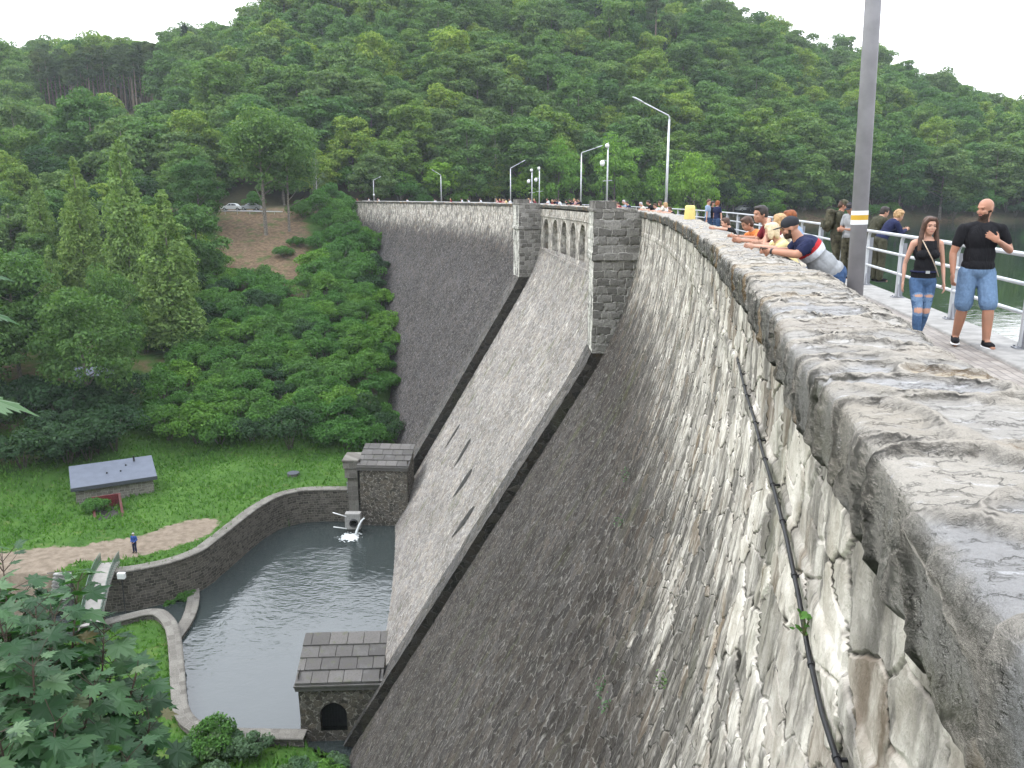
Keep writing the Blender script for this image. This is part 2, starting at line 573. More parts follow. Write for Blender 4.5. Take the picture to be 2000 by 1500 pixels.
def coping_mat():
    t = NT("coping_stone")
    uv = t.uv()
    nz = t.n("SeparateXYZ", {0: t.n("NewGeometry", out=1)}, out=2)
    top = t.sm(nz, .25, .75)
    wob = t.n("TexNoise", {"Vector": uv, "Scale": 2.2, "Detail": 4.0}, out=1)
    wob = t.vm('SCALE', t.vm('SUBTRACT', wob, (.5, .5, .5)))
    wob.node.inputs[3].default_value = 0.34
    p = t.vm('ADD', uv, wob)
    p = t.scale(p, (1.35, .8, 1))
    vc = t.vor(p, 2.1, out=1, rand=.95)
    r1 = t.n("SeparateColor", {0: vc}); r2 = t.n("SeparateColor", {0: vc}, out=1); r3 = t.n("SeparateColor", {0: vc}, out=2)
    ed = t.vor(p, 2.1, 'DISTANCE_TO_EDGE', rand=.95)
    body = t.sm(ed, .015, .075)
    # rock grain across the wall
    gr = t.noise(t.scale(uv, (26, 5, 1)), 1.0, 9, .68)
    gr2 = t.noise(t.scale(uv, (9, 3.5, 1), (5, 2, 0)), 1.0, 7, .62)
    fine = t.noise(uv, 60, 8, .75)
    mid = t.noise(uv, 5, 8, .66)
    big = t.noise(uv, .8, 4, .55)
    c = t.mix(r1, (.25, .240, .225), (.36, .34, .305))
    c = t.mix(t.math('MULTIPLY', t.sm(r2, .7, .95), .35), c, (.23, .25, .29))
    c = t.mix(t.math('MULTIPLY', t.sm(r3, .72, 1.0), .55), c, (.36, .29, .18))
    c = t.mix(t.math('MULTIPLY', t.sm(gr, .54, .68), .6), c, (.58, .58, .59))
    c = t.mix(t.math('MULTIPLY', t.sm(gr, .46, .32), .42), c, (.085, .085, .09))
    c = t.mix(t.math('MULTIPLY', t.sm(gr2, .56, .72), .55), c, (.50, .485, .45))
    c = t.mix(t.math('MULTIPLY', t.sm(fine, .58, .72), .35), c, (.13, .125, .115))
    # sandy mortar wash filling the joints
    mort = t.mix(t.sm(mid, .3, .7), (.29, .265, .225), (.42, .385, .33))
    mort = t.mix(t.math('MULTIPLY', t.sm(fine, .5, .7), .5), mort, (.19, .178, .155))
    c = t.mix(t.math('MULTIPLY', t.math('SUBTRACT', 1.0, t.sm(t.math('ADD', ed, t.math('MULTIPLY', t.math('SUBTRACT', mid, .5), .12)), .03, .11)), .9), c, mort)
    rim = t.math('MULTIPLY', t.sm(ed, .0, .02), t.sm(ed, .05, .03))
    c = t.mix(t.math('MULTIPLY', rim, t.sm(mid, .50, .60)), c, (.055, .05, .045))
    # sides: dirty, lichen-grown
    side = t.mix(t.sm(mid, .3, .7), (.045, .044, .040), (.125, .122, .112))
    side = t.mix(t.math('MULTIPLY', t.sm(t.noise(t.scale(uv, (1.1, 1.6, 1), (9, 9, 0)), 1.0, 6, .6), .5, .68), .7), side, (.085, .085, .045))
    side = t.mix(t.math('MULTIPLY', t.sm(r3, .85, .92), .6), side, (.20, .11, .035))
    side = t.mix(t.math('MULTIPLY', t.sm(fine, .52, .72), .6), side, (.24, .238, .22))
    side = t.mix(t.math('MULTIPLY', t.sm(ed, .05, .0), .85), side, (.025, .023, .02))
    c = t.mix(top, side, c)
    c = t.mix(t.math('MULTIPLY', t.sm(big, .5, .7), .22), c, (.2, .19, .17))
    c = t.mix(t.math('MULTIPLY', t.sm(t.noise(uv, 26, 7, .72), .55, .68), .38), c, (.10, .095, .088))
    ledge = t.math('PINGPONG', t.math('ADD', t.math('MULTIPLY', gr2, 3.0), t.math('MULTIPLY', mid, 1.5)), .5)
    hgt = t.math('MULTIPLY', t.sm(ed, .0, .11), .26)
    crev = t.math('MULTIPLY', t.sm(ed, .03, .0), t.sm(mid, .47, .56))
    hgt = t.math('ADD', hgt, t.math('MULTIPLY', t.math('MULTIPLY', r1, t.sm(ed, .0, .09)), .34))
    hgt = t.math('ADD', hgt, t.math('MULTIPLY', t.math('MULTIPLY', t.sm(ledge, .2, .3), body), .09))
    hgt = t.math('ADD', hgt, t.math('MULTIPLY', gr2, .45))
    hgt = t.math('ADD', hgt, t.math('MULTIPLY', mid, .36))
    pit = t.noise(uv, 22, 7, .72)
    hgt = t.math('ADD', hgt, t.math('MULTIPLY', pit, .22))
    hgt = t.math('ADD', hgt, t.math('MULTIPLY', gr, .26))
    hgt = t.math('ADD', hgt, t.math('MULTIPLY', fine, .12))
    return t.finish(c, .95, None, 0, .04, disp=hgt, dscale=.06, dmid=1.1)


M_COPING = coping_mat()

Y_P1, Y_P1B, Y_P2, Y_P2B, Y_END = 42.0, 45.0, 83.0, 86.0, 186.0
dam = thing("dam", "tall curved stone masonry dam with two piers and an arched spillway between pool and lake", "dam", (6.45, 42, -30))


def face_part(name, ys, hs, offs, mat, extra=0.0):
    """sheet of the downstream face: offs(h) metres out from the crest line"""
    Yg, Hg = np.meshgrid(ys, hs, indexing='ij')
    O = offs(Hg) + extra
    X, Y = crest(Yg.ravel(), O.ravel())
    P = np.stack([X.reshape(Yg.shape), Y.reshape(Yg.shape), TOPZ - Hg], -1)
    run = np.concatenate([[0], np.cumsum(np.hypot(np.diff(hs), np.diff(offs(hs))))]) + hs[0]
    UV = np.stack([S_of(Yg.ravel()).reshape(Yg.shape), np.broadcast_to(run, Yg.shape)], -1)
    o = np.array(WORG[dam.name])
    me = grid_mesh(P - o, UV, name=name)
    return link(name, me, mat, dam)


def flank_off(h):
    """wall under the coping, string course, then the battered face"""
    h = np.asarray(h, float)
    sc = np.clip((h - 1.00) / .03, 0, 1) * np.clip((1.22 - h) / .05, 0, 1)
    return prof(h) + .022 * sc - .10 * np.clip(1 - h / 9, 0, 1)


hs_near = np.concatenate([grow(.28, 31.5, .014, .0062, 1.0)])
ys_near = np.concatenate([np.linspace(-9, .6, 50)[:-1], grow(.6, Y_P1, .016, .0068, 1.2)])
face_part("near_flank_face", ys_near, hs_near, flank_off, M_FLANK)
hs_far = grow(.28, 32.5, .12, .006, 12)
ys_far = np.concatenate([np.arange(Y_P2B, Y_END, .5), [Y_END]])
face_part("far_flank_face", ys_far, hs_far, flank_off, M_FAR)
hs_ch = grow(4.1, 32.5, .11, .004, 14)
ys_ch = np.arange(Y_P1B, Y_P2 + .01, .25)
face_part("spillway_chute", ys_ch, hs_ch, lambda h: prof(h) - .45, M_CHUTE)

# --- arcade above the chute
def arcade():
    a = MB()
    zt, zb = .72, -3.15
    R, zs = 1.18, -1.36
    centres = [80.6 - 4.2 * k for k in range(9)]
    edges = [Y_P2] + [(centres[i] + centres[i + 1]) / 2 for i in range(8)] + [Y_P1B]

    def uvp(y, z): return (float(S_of(y)), TOPZ - z)

    def quad(m, pts):
        vs = [cpt(y, o, z) for y, o, z in pts]
        m.add(vs, [(0, 1, 2, 3)], [uvp(y + o * .8, z) for y, o, z in pts])
    for c, (e1, e0) in zip(centres, zip(edges[:-1], edges[1:])):
        l, r = c - R, c + R
        NZ = 8
        for k in range(NZ):
            for (ya, yb) in ((e0, l), (r, e1)):
                z0 = zb + (zs - zb) * k / NZ; z1 = zb + (zs - zb) * (k + 1) / NZ
                quad(a, [(ya, 0, z0), (ya, 0, z1), (yb, 0, z1), (yb, 0, z0)])
        N = 14
        arc = [(c - R * math.cos(PI * k / N), zs + R * math.sin(PI * k / N)) for k in range(N + 1)]
        top = [e0 + (e1 - e0) * k / N for k in range(N + 1)]
        for k in range(N):
            zz = [zt, .5, .28, .05]
            for q in range(4):
                t0, t1 = q / 4, (q + 1) / 4
                L = lambda i, t: (arc[i][0] * (1 - t) + top[i] * t, 0, arc[i][1] * (1 - t) + zt * t)
                quad(a, [L(k, t0), L(k, t1), L(k + 1, t1), L(k + 1, t0)])
        quad(a, [(e0, 0, zs), (e0, 0, zt), (l, 0, zs), (l, 0, zs)])
        quad(a, [(e1, 0, zt), (e1, 0, zs), (r, 0, zs), (r, 0, zs)])
        D = -1.5
        out = [(l, zb)] + arc + [(r, zb)]
        for k in range(len(out) - 1):
            (y0, z0), (y1, z1) = out[k], out[k + 1]
            for q in range(3):
                o0, o1 = D * q / 3, D * (q + 1) / 3
                quad(a, [(y0, o0, z0), (y1, o0, z1), (y1, o1, z1), (y0, o1, z0)])
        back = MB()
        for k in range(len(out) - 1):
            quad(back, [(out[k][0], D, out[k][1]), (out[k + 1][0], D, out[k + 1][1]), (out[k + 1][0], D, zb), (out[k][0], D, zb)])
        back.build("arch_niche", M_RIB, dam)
        quad(a, [(l, D, zb), (r, D, zb), (r, .02, zb), (l, .02, zb)])
    quad(a, [(Y_P1B, 0, zb), (Y_P2, 0, zb), (Y_P2, .12, zb + .01), (Y_P1B, .12, zb + .01)])
    a.build("arcade", M_ARC, dam)
    sc = MB()
    ys = np.linspace(Y_P1B, Y_P2, 60)
    for i in range(59):
        for (o0, z0), (o1, z1) in (((.0, .2), (.09, .18)), ((.09, .18), (.09, .02)), ((.09, .02), (.0, 0))):
            quad(sc, [(ys[i], o0, z0), (ys[i + 1], o0, z0), (ys[i + 1], o1, z1), (ys[i], o1, z1)])
    sc.build("string_course", M_ARC, dam)


arcade()

# --- piers and the ribs that run down from them
def pier(y0, y1, out_, hb_):
    OUT = out_
    hb = hb_
    side = MB()
    hs = list(np.linspace(0, hb, 70)); 
    lip = lambda h: .10 if 2.1 < h < 2.42 else (0.05 if h <= 2.1 else 0)

    def row(h, inn):
        o = OUT + lip(h)
        d = lip(h)
        return [(y0 - d, -.25 if inn else max(-.25, 0)), (y0 - d, o), (y1 + d, o), (y1 + d, -.25)]
    n = 26
    for (ya, yb, which) in ((y0, y0, 0), (y1, y1, 2)):
        for i in range(len(hs) - 1):
            for k in range(n):
                q = []
                for (hh, kk) in ((hs[i], k), (hs[i], k + 1), (hs[i + 1], k + 1), (hs[i + 1], k)):
                    d = lip(hh) * (-1 if which == 0 else 1)
                    oo = -.25 + (OUT + lip(hh) + .25) * kk / n
                    q.append((ya + d, oo, TOPZ - hh, oo, hh))
                vs = [cpt(a, b, c) for a, b, c, _, _ in q]
                f = (0, 1, 2, 3) if which == 0 else (3, 2, 1, 0)
                side.add(vs, [f], [(e + ya * .37, g) for _, _, _, e, g in q], mi=0)
    m = 18
    for i in range(len(hs) - 1):
        for k in range(m):
            q = []
            for (hh, kk) in ((hs[i], k), (hs[i], k + 1), (hs[i + 1], k + 1), (hs[i + 1], k)):
                d = lip(hh)
                q.append((y0 - d + (y1 - y0 + 2 * d) * kk / m, OUT + d, TOPZ - hh, hh))
            side.add([cpt(a, b, c) for a, b, c, _ in q], [(0, 1, 2, 3)], [(a, h) for a, _, _, h in q], mi=1)
    o = side.build("pier", [M_PIER, M_PIERF], dam)
    # cap
    cap = MB()
    def slab(ya, yb, oa, ob, za, zb, nn=10):
        P = lambda a, b, z: cpt(a, b, z)
        for i in range(nn):
            for j in range(nn):
                a0 = ya + (yb - ya) * i / nn; a1 = ya + (yb - ya) * (i + 1) / nn
                b0 = oa + (ob - oa) * j / nn; b1 = oa + (ob - oa) * (j + 1) / nn
                cap.add([P(a0, b0, zb), P(a1, b0, zb), P(a1, b1, zb), P(a0, b1, zb)], [(0, 1, 2, 3)], [(a0, b0), (a1, b0), (a1, b1), (a0, b1)])
        for (p, q) in (((ya, oa), (ya, ob)), ((ya, ob), (yb, ob)), ((yb, ob), (yb, oa)), ((yb, oa), (ya, oa))):
            for i in range(nn):
                t0, t1 = i / nn, (i + 1) / nn
                A = (p[0] + (q[0] - p[0]) * t0, p[1] + (q[1] - p[1]) * t0); B = (p[0] + (q[0] - p[0]) * t1, p[1] + (q[1] - p[1]) * t1)
                L0 = math.hypot(q[0] - p[0], q[1] - p[1])
                cap.add([P(*A, za), P(*B, za), P(*B, zb), P(*A, zb)], [(0, 1, 2, 3)], [(L0 * t0, za), (L0 * t1, za), (L0 * t1, zb), (L0 * t0, zb)])
    slab(y0 - .1, y1 + .1, .15, OUT + .12, TOPZ - .02, TOPZ + .13)
    slab(y0 + .05, y1 - .05, 1.2, OUT + .06, TOPZ + .131, TOPZ + .50)
    cap.build("pier_cap", M_PIER, dam)
    # rib
    rib = MB()
    hh = np.concatenate([[hb], np.arange(hb + .25, 31.0, .3)])
    outp = lambda h: max(OUT, float(prof(h)) + .62)
    acc = 0
    run = [0]
    for i in range(1, len(hh)):
        run.append(run[-1] + math.hypot(hh[i] - hh[i - 1], outp(hh[i]) - outp(hh[i - 1])))
    for i in range(len(hh) - 1):
        h0, h1 = float(hh[i]), float(hh[i + 1])
        for k in range(10):
            ya, yb = y0 + (y1 - y0) * k / 10, y0 + (y1 - y0) * (k + 1) / 10
            rib.add([cpt(ya, outp(h0), TOPZ - h0), cpt(yb, outp(h0), TOPZ - h0), cpt(yb, outp(h1), TOPZ - h1), cpt(ya, outp(h1), TOPZ - h1)], [(0, 1, 2, 3)],
                    [(ya, run[i] + 8), (yb, run[i] + 8), (yb, run[i + 1] + 8), (ya, run[i + 1] + 8)], mi=0)
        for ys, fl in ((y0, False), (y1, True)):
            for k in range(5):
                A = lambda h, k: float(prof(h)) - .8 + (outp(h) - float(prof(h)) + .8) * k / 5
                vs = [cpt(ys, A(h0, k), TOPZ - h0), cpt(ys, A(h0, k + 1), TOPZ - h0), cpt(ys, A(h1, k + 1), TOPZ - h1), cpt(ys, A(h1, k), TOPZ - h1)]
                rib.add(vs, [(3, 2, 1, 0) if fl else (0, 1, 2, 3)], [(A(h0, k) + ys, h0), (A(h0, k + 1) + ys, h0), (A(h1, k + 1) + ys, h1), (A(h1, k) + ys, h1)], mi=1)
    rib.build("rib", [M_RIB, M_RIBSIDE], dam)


pier(Y_P1, Y_P1B, 2.28, 7.25)
pier(Y_P2, Y_P2B, 2.2, 7.1)

# --- parapet
def parapet():
    pr = [(-.64, -.02), (-.64, 1.00), (-.63, 1.06), (-.60, 1.10), (-.55, 1.125)]
    pr += [(-.55 + .615 * k / 48, 1.13 + .012 * math.sin(PI * k / 48)) for k in range(1, 49)]
    pr += [(.088, 1.126), (.110, 1.114), (.115, 1.085)]
    pr += [(.115 - .01 * k / 18, 1.05 - .20 * k / 18) for k in range(1, 19)]
    pr += [(.08, .825), (.0, .81)]
    # inner side needs a few rows only
    pr = pr[:1] + [(-.64, .5), (-.64, .8)] + pr[1:]
    pr = np.array(pr); pr[:, 0] -= .07
    run = np.concatenate([[0], np.cumsum(np.hypot(*np.diff(pr, axis=0).T))])
    ys = np.concatenate([np.linspace(-9, -.2, 45)[:-1], grow(-.2, 40, .0125, .0058, 1.3), grow(40, Y_END, .3, .004, 30)[1:]])
    Yg, K = np.meshgrid(ys, np.arange(len(pr)), indexing='ij')
    X, Y = crest(Yg.ravel(), pr[K.ravel(), 0])
    # slow lifts and sags of the old wall top
    zz = pr[K, 1] + np.where(pr[K, 1] > .6, 1, 0) * (.02 * np.sin(Yg * 1.1 + .6) + .015 * np.sin(Yg * 2.9))
    P = np.stack([X.reshape(Yg.shape), Y.reshape(Yg.shape), zz], -1)
    UV = np.stack([S_of(Yg.ravel()).reshape(Yg.shape), run[K]], -1)
    me = grid_mesh(P - np.array(WORG[dam.name]), UV, name="parapet", flip=True)
    link("parapet", me, M_COPING, dam)


parapet()

# --- walkway
def walk_mat():
    t = NT("walkway_setts")
    uv = t.uv()
    br = t.t.nodes.new("ShaderNodeTexBrick")
    wob = t.n("TexNoise", {"Vector": uv, "Scale": 3.0, "Detail": 2.0}, out=1)
    wob = t.vm('SCALE', t.vm('SUBTRACT', wob, (.5, .5, .5)))
    wob.node.inputs[3].default_value = 0.05
    t.t.links.new(t.vm('ADD', uv, wob), br.inputs["Vector"])
    br.inputs["Scale"].default_value = 1.0
    br.inputs["Mortar Size"].default_value = .008
    br.inputs["Mortar Smooth"].default_value = .5
    br.inputs["Brick Width"].default_value = .2
    br.inputs["Row Height"].default_value = .10
    br.inputs["Color1"].default_value = (.17, .148, .13, 1)
    br.inputs["Color2"].default_value = (.27, .24, .21, 1)
    br.inputs["Mortar"].default_value = (.10, .09, .08, 1)
    nz = t.noise(uv, 2.0, 6, .6); f = t.noise(uv, 30, 5, .6)
    c = t.mix(t.math('MULTIPLY', t.sm(nz, .4, .7), .35), br.outputs[0], (.31, .29, .27))
    c = t.mix(t.math('MULTIPLY', t.sm(f, .5, .75), .4), c, (.16, .14, .13))
    return t.finish(c, .85, t.bump(t.math('SUBTRACT', f, br.outputs[1]), .5, .01))


M_WALK = walk_mat()
M_CONC = plain("pale_concrete", (.25, .242, .228), .85, var=.18, sc=5, bump=.3)


def strip(name, o0, z0, o1, z1, mat, label_kind=None, ya=-9, yb=Y_END, n=160, parent=None):
    ys = np.linspace(ya, yb, n)
    P = []
    for o, z in ((o0, z0), (o1, z1)):
        X, Y = crest(ys, np.full(n, o))
        P.append(np.stack([X, Y, np.full(n, z)], -1))
    P = np.stack(P, 1)
    S = S_of(ys)
    UV = np.stack([np.stack([S, np.full(n, o0)], -1), np.stack([S, np.full(n, o1)], -1)], 1)
    return link(name, grid_mesh(P, UV, name=name), mat)


tag(strip("walkway", -.60, 0, -3.05, .0, M_WALK), kind="structure")
# pale edge slabs under the railing
def edge():
    ys = np.linspace(-9, Y_END, 200)
    prs = [(-3.04, -.3), (-3.04, .02), (-3.06, .035), (-3.66, .035), (-3.68, .02), (-3.68, -9.0)]
    Yg, K = np.meshgrid(ys, np.arange(len(prs)), indexing='ij')
    pr = np.array(prs)
    X, Y = crest(Yg.ravel(), pr[K.ravel(), 0])
    P = np.stack([X.reshape(Yg.shape), Y.reshape(Yg.shape), pr[K, 1]], -1)
    UV = np.stack([S_of(Yg.ravel()).reshape(Yg.shape), pr[K, 0] + pr[K, 1]], -1)
    return link("kerb", grid_mesh(P, UV, name="kerb", flip=True, smooth=False), M_CONC)


tag(edge(), kind="structure")
# ------------------------------------------------------------------ terrain
ZW, ZFAR, ZNEAR, LAKEZ = -30.0, -26.8, -29.35, -4.5


def ratio(v):
    d = ray(1000, v)
    return d.z / d.y


def tt(u): return (u - 1000) / 1641.0


def ridge(u, v, R, tree=19): return (R, EYE.z + ratio(v) * R - tree)


# columns of (distance y, height z) knots, by direction t = x / y
TC = [
    (-1100, [(40, ZFAR), (120, -8), (170, 4), (300, 40), (500, 60)]),
    (-500, [(52, ZFAR), (150, -5), (262, 9), (290, 29), ridge(-500, 150, 430, 19)]),
    (-200, [(62, ZFAR), (165, -2), (262, 8), (290, 29), ridge(-200, 120, 430, 21)]),
    (0, [(73.5, ZFAR), (172, -1), (262, 8), (288, 28), ridge(0, 112, 430, 21)]),
    (150, [(81, ZFAR), (173, -1), (264, 9), (290, 29), ridge(150, 95, 430, 21)]),
    (300, [(87, ZFAR), (172, -1), (262, 11), (292, 31), ridge(300, 78, 450, 21)]),
    (450, [(89, ZFAR), (171, -.9), (182, -.8), (290, 34), ridge(450, 66, 440, 20)]),
    (600, [(89.5, ZFAR), (172, -.8), (190, 1), (300, 52), ridge(600, 0, 420)]),
    (700, [(92, ZFAR), (176, -.5), (195, 2), (300, 58), ridge(700, -40, 410)]),
    (760, [(110, -23), (178, -1.0), (196, 2), (300, 60), ridge(760, -62, 405)]),
    (850, [(150, -9), (186, -7), (197, -1), (300, 60), ridge(850, -90, 400)]),
    (1000, [(150, -22), (198, -6), (206, -1), (300, 54), ridge(1000, -105, 400)]),
    (1150, [(150, -22), (205, -6), (213, -1), (300, 52), ridge(1150, -80, 395)]),
    (1300, [(150, -22), (210, -6), (218, -1), (300, 44), ridge(1300, -42, 390)]),
    (1400, [(150, -22), (214, -6), (221, -1.5), (300, 38), ridge(1400, 5, 385)]),
    (1500, [(150, -22), (216, -6), (223, -2), (300, 32), ridge(1500, 46, 385)]),
    (1600, [(150, -22), (219, -6), (225, -2), (300, 26), ridge(1600, 92, 385)]),
    (1700, [(150, -22), (221, -6), (227, -2.5), (300, 22), ridge(1700, 120, 385)]),
    (1800, [(150, -22), (222, -6), (228, -2.5), (300, 18), ridge(1800, 152, 390)]),
    (1900, [(150, -22), (223, -6), (229, -2.5), (300, 15), ridge(1900, 192, 395)]),
    (2000, [(150, -22), (225, -6), (231, -2.5), (300, 11), ridge(2000, 238, 400)]),
    (2250, [(150, -22), (235, -6), (242, -2.5), (320, 7), (420, 14)]),
    (2900, [(150, -22), (300, -6), (308, -2.5), (380, 4), (500, 6)]),
]
_T = np.array([tt(u) for u, _ in TC])
_K = np.array([k for _, k in TC], float)          # (n, 5, 2)


def hill_z(x, y):
    t = np.clip(x / np.maximum(y, 1e-3), _T[0], _T[-1])
    i = np.clip(np.searchsorted(_T, t) - 1, 0, len(_T) - 2)
    f = ((t - _T[i]) / (_T[i + 1] - _T[i]))
    f = f * f * (3 - 2 * f) * .5 + f * .5
    K = _K[i] * (1 - f)[:, None, None] + _K[i + 1] * f[:, None, None]
    z = np.full_like(x, 0.0)
    z = K[:, 0, 1].copy()
    for k in range(4):
        a, b = K[:, k], K[:, k + 1]
        q = np.clip((y - a[:, 0]) / (b[:, 0] - a[:, 0]), 0, 1)
        z = np.where(y > a[:, 0], a[:, 1] + (b[:, 1] - a[:, 1]) * q, z)
    last = K[:, 4]
    z = np.where(y > last[:, 0], last[:, 1] - (y - last[:, 0]) * .12, z)
    return z, K[:, 0, 0]


def in_poly(x, y, poly):
    x = np.asarray(x); y = np.asarray(y)
    ins = np.zeros(x.shape, bool)
    n = len(poly)
    for i in range(n):
        x0, y0 = poly[i]; x1, y1 = poly[(i + 1) % n]
        c = ((y0 > y) != (y1 > y)) & (x < (x1 - x0) * (y - y0) / (y1 - y0 + 1e-12) + x0)
        ins ^= c
    return ins


# pool outline: far wall (crown line), near wall (crown line)
FARW_PX = [(196, 1120), (240, 1117), (285, 1110), (340, 1097), (392, 1077), (430, 1050), (468, 1020), (505, 992), (545, 970), (590, 959), (640, 957), (712, 957)]
FARW = [G(u, v, ZFAR + .12) for u, v in FARW_PX]
NEARW_PX = [(150, 1230), (200, 1214), (245, 1202), (290, 1192), (320, 1194), (342, 1214), (352, 1245), (358, 1300), (362, 1350), (368, 1385), (388, 1410), (425, 1422), (480, 1426), (600, 1428)]
NEARW = [G(u, v, -28.95) for u, v in NEARW_PX]
SILL = [G(u, v, -29.7) for u, v in [(386, 1140), (388, 1168), (382, 1195), (370, 1220), (352, 1245)]]
_pool = [(p.x, p.y) for p in FARW[4:]] + [(-8, 80), (-2, 60), (-8, 40)] + [(p.x, p.y) for p in reversed(NEARW[6:])]
_chan = [(p.x, p.y) for p in FARW[:5]] + [(p.x, p.y) for p in reversed(NEARW[:7])] + [(-62, 44), (-90, 40), (-90, 50), (-52, 57)]
_nearbank = [(p.x, p.y) for p in NEARW] + [(-4, 41.5), (-4, 20), (-110, 20), (-110, 40), (-62, 44)]
PATH_PX = [(-60, 1085), (60, 1072), (160, 1066), (240, 1052), (300, 1040), (350, 1020), (395, 1012), (428, 1012), (432, 1028), (410, 1046), (370, 1062), (320, 1075), (270, 1086), (225, 1092), (150, 1098), (110, 1118), (60, 1150), (-60, 1160)]
PATHP = [(p.x, p.y) for p in (G(u, v, ZFAR) for u, v in PATH_PX)]


def smooth_mask(mask, it):
    m = mask.astype(float)
    for _ in range(it):
        m = (m + np.roll(m, 1, 0) + np.roll(m, -1, 0) + np.roll(m, 1, 1) + np.roll(m, -1, 1)) / 5
    return m


def nz2(x, y, sc, oct=4, seed=0.0):
    out = np.empty(x.size)
    xf, yf = x.ravel() * sc, y.ravel() * sc
    for i in range(x.size):
        out[i] = noise.fractal(Vector((xf[i], yf[i], seed)), .7, 2.1, oct)
    return out.reshape(x.shape)


def ground_z(x, y):
    """terrain height anywhere (arrays)"""
    x = np.asarray(x, float); y = np.asarray(y, float)
    sh = x.shape
    xf, yf = x.ravel(), y.ravel()
    z, foot = hill_z(xf, np.maximum(yf, 1.0))
    floor = np.full_like(xf, ZFAR)
    nb = in_poly(xf, yf, _nearbank)
    floor = np.where(nb, ZNEAR, floor)
    # bank up to the viewer's side of the valley
    near = ZNEAR + np.clip(36.5 - yf, 0, None) * .72 + np.clip(-xf - 46, 0, None) * .05
    floor = np.where(yf < 36.5, np.maximum(floor, np.minimum(near, -1.2)), floor)
    def fat(poly, e=.42):
        m = in_poly(xf, yf, poly)
        for a, b in ((e, 0), (-e, 0), (0, e), (0, -e)): m |= in_poly(xf + a, yf + b, poly)
        return m
    floor = np.where(fat(_chan), -30.35, floor)
    floor = np.where(fat(_pool), -32.5, floor)
    z = np.where(yf > foot, z, floor)
    return z.reshape(sh)


VX0, VX1, VY0, VY1 = -120.0, 9.0, -14.0, 112.0


def grass_mat():
    t = NT("meadow_grass")
    o = t.n("NewGeometry", out=0)
    d = t.attr("dirt")
    a = t.noise(o, .28, 6, .62); b = t.noise(o, 1.6, 6, .65); f = t.noise(o, 9.0, 6, .7)
    c = t.mix(t.sm(a, .3, .7), (.034, .082, .015), (.066, .132, .026))
    c = t.mix(t.math('MULTIPLY', t.sm(b, .42, .66), .6), c, (.024, .062, .010))
    c = t.mix(t.math('MULTIPLY', t.sm(f, .5, .75), .45), c, (.085, .155, .03))
    c = t.mix(t.math('MULTIPLY', t.sm(t.noise(o, .6, 5, .6), .58, .7), .35), c, (.125, .125, .045))
    dirt = t.mix(t.sm(b, .3, .7), (.135, .108, .080), (.225, .183, .140))
    dirt = t.mix(t.math('MULTIPLY', t.sm(f, .45, .7), .4), dirt, (.14, .105, .077))
    edge = t.math('ADD', d, t.math('MULTIPLY', t.math('SUBTRACT', b, .5), 1.5))
    edge = t.math('ADD', edge, t.math('MULTIPLY', t.math('SUBTRACT', a, .5), .8))
    c = t.mix(t.sm(edge, .36, .62), c, dirt)
    lit = t.attr("litter")
    lc = t.mix(t.sm(b, .35, .65), (.080, .054, .034), (.150, .105, .066))
    lc = t.mix(t.math('MULTIPLY', t.sm(t.noise(o, .5, 6, .65), .52, .66), .75), lc, (.040, .075, .018))
    c = t.mix(t.sm(t.math('ADD', lit, t.math('MULTIPLY', t.math('SUBTRACT', a, .5), .9)), .35, .6), c, lc)
    wet_dark = t.attr("wet_dark")
    c = t.mix(wet_dark, c, (.030, .034, .018))
    h = t.math('ADD', t.math('MULTIPLY', b, .5), t.math('MULTIPLY', f, .3))
    return t.finish(c, .95, t.bump(h, .8, .25), 0, .1)


M_GRASS = grass_mat()
LIT_PX = [(395, 425), (470, 418), (560, 432), (600, 470), (640, 540), (600, 560), (540, 530), (480, 510), (430, 500), (400, 470)]


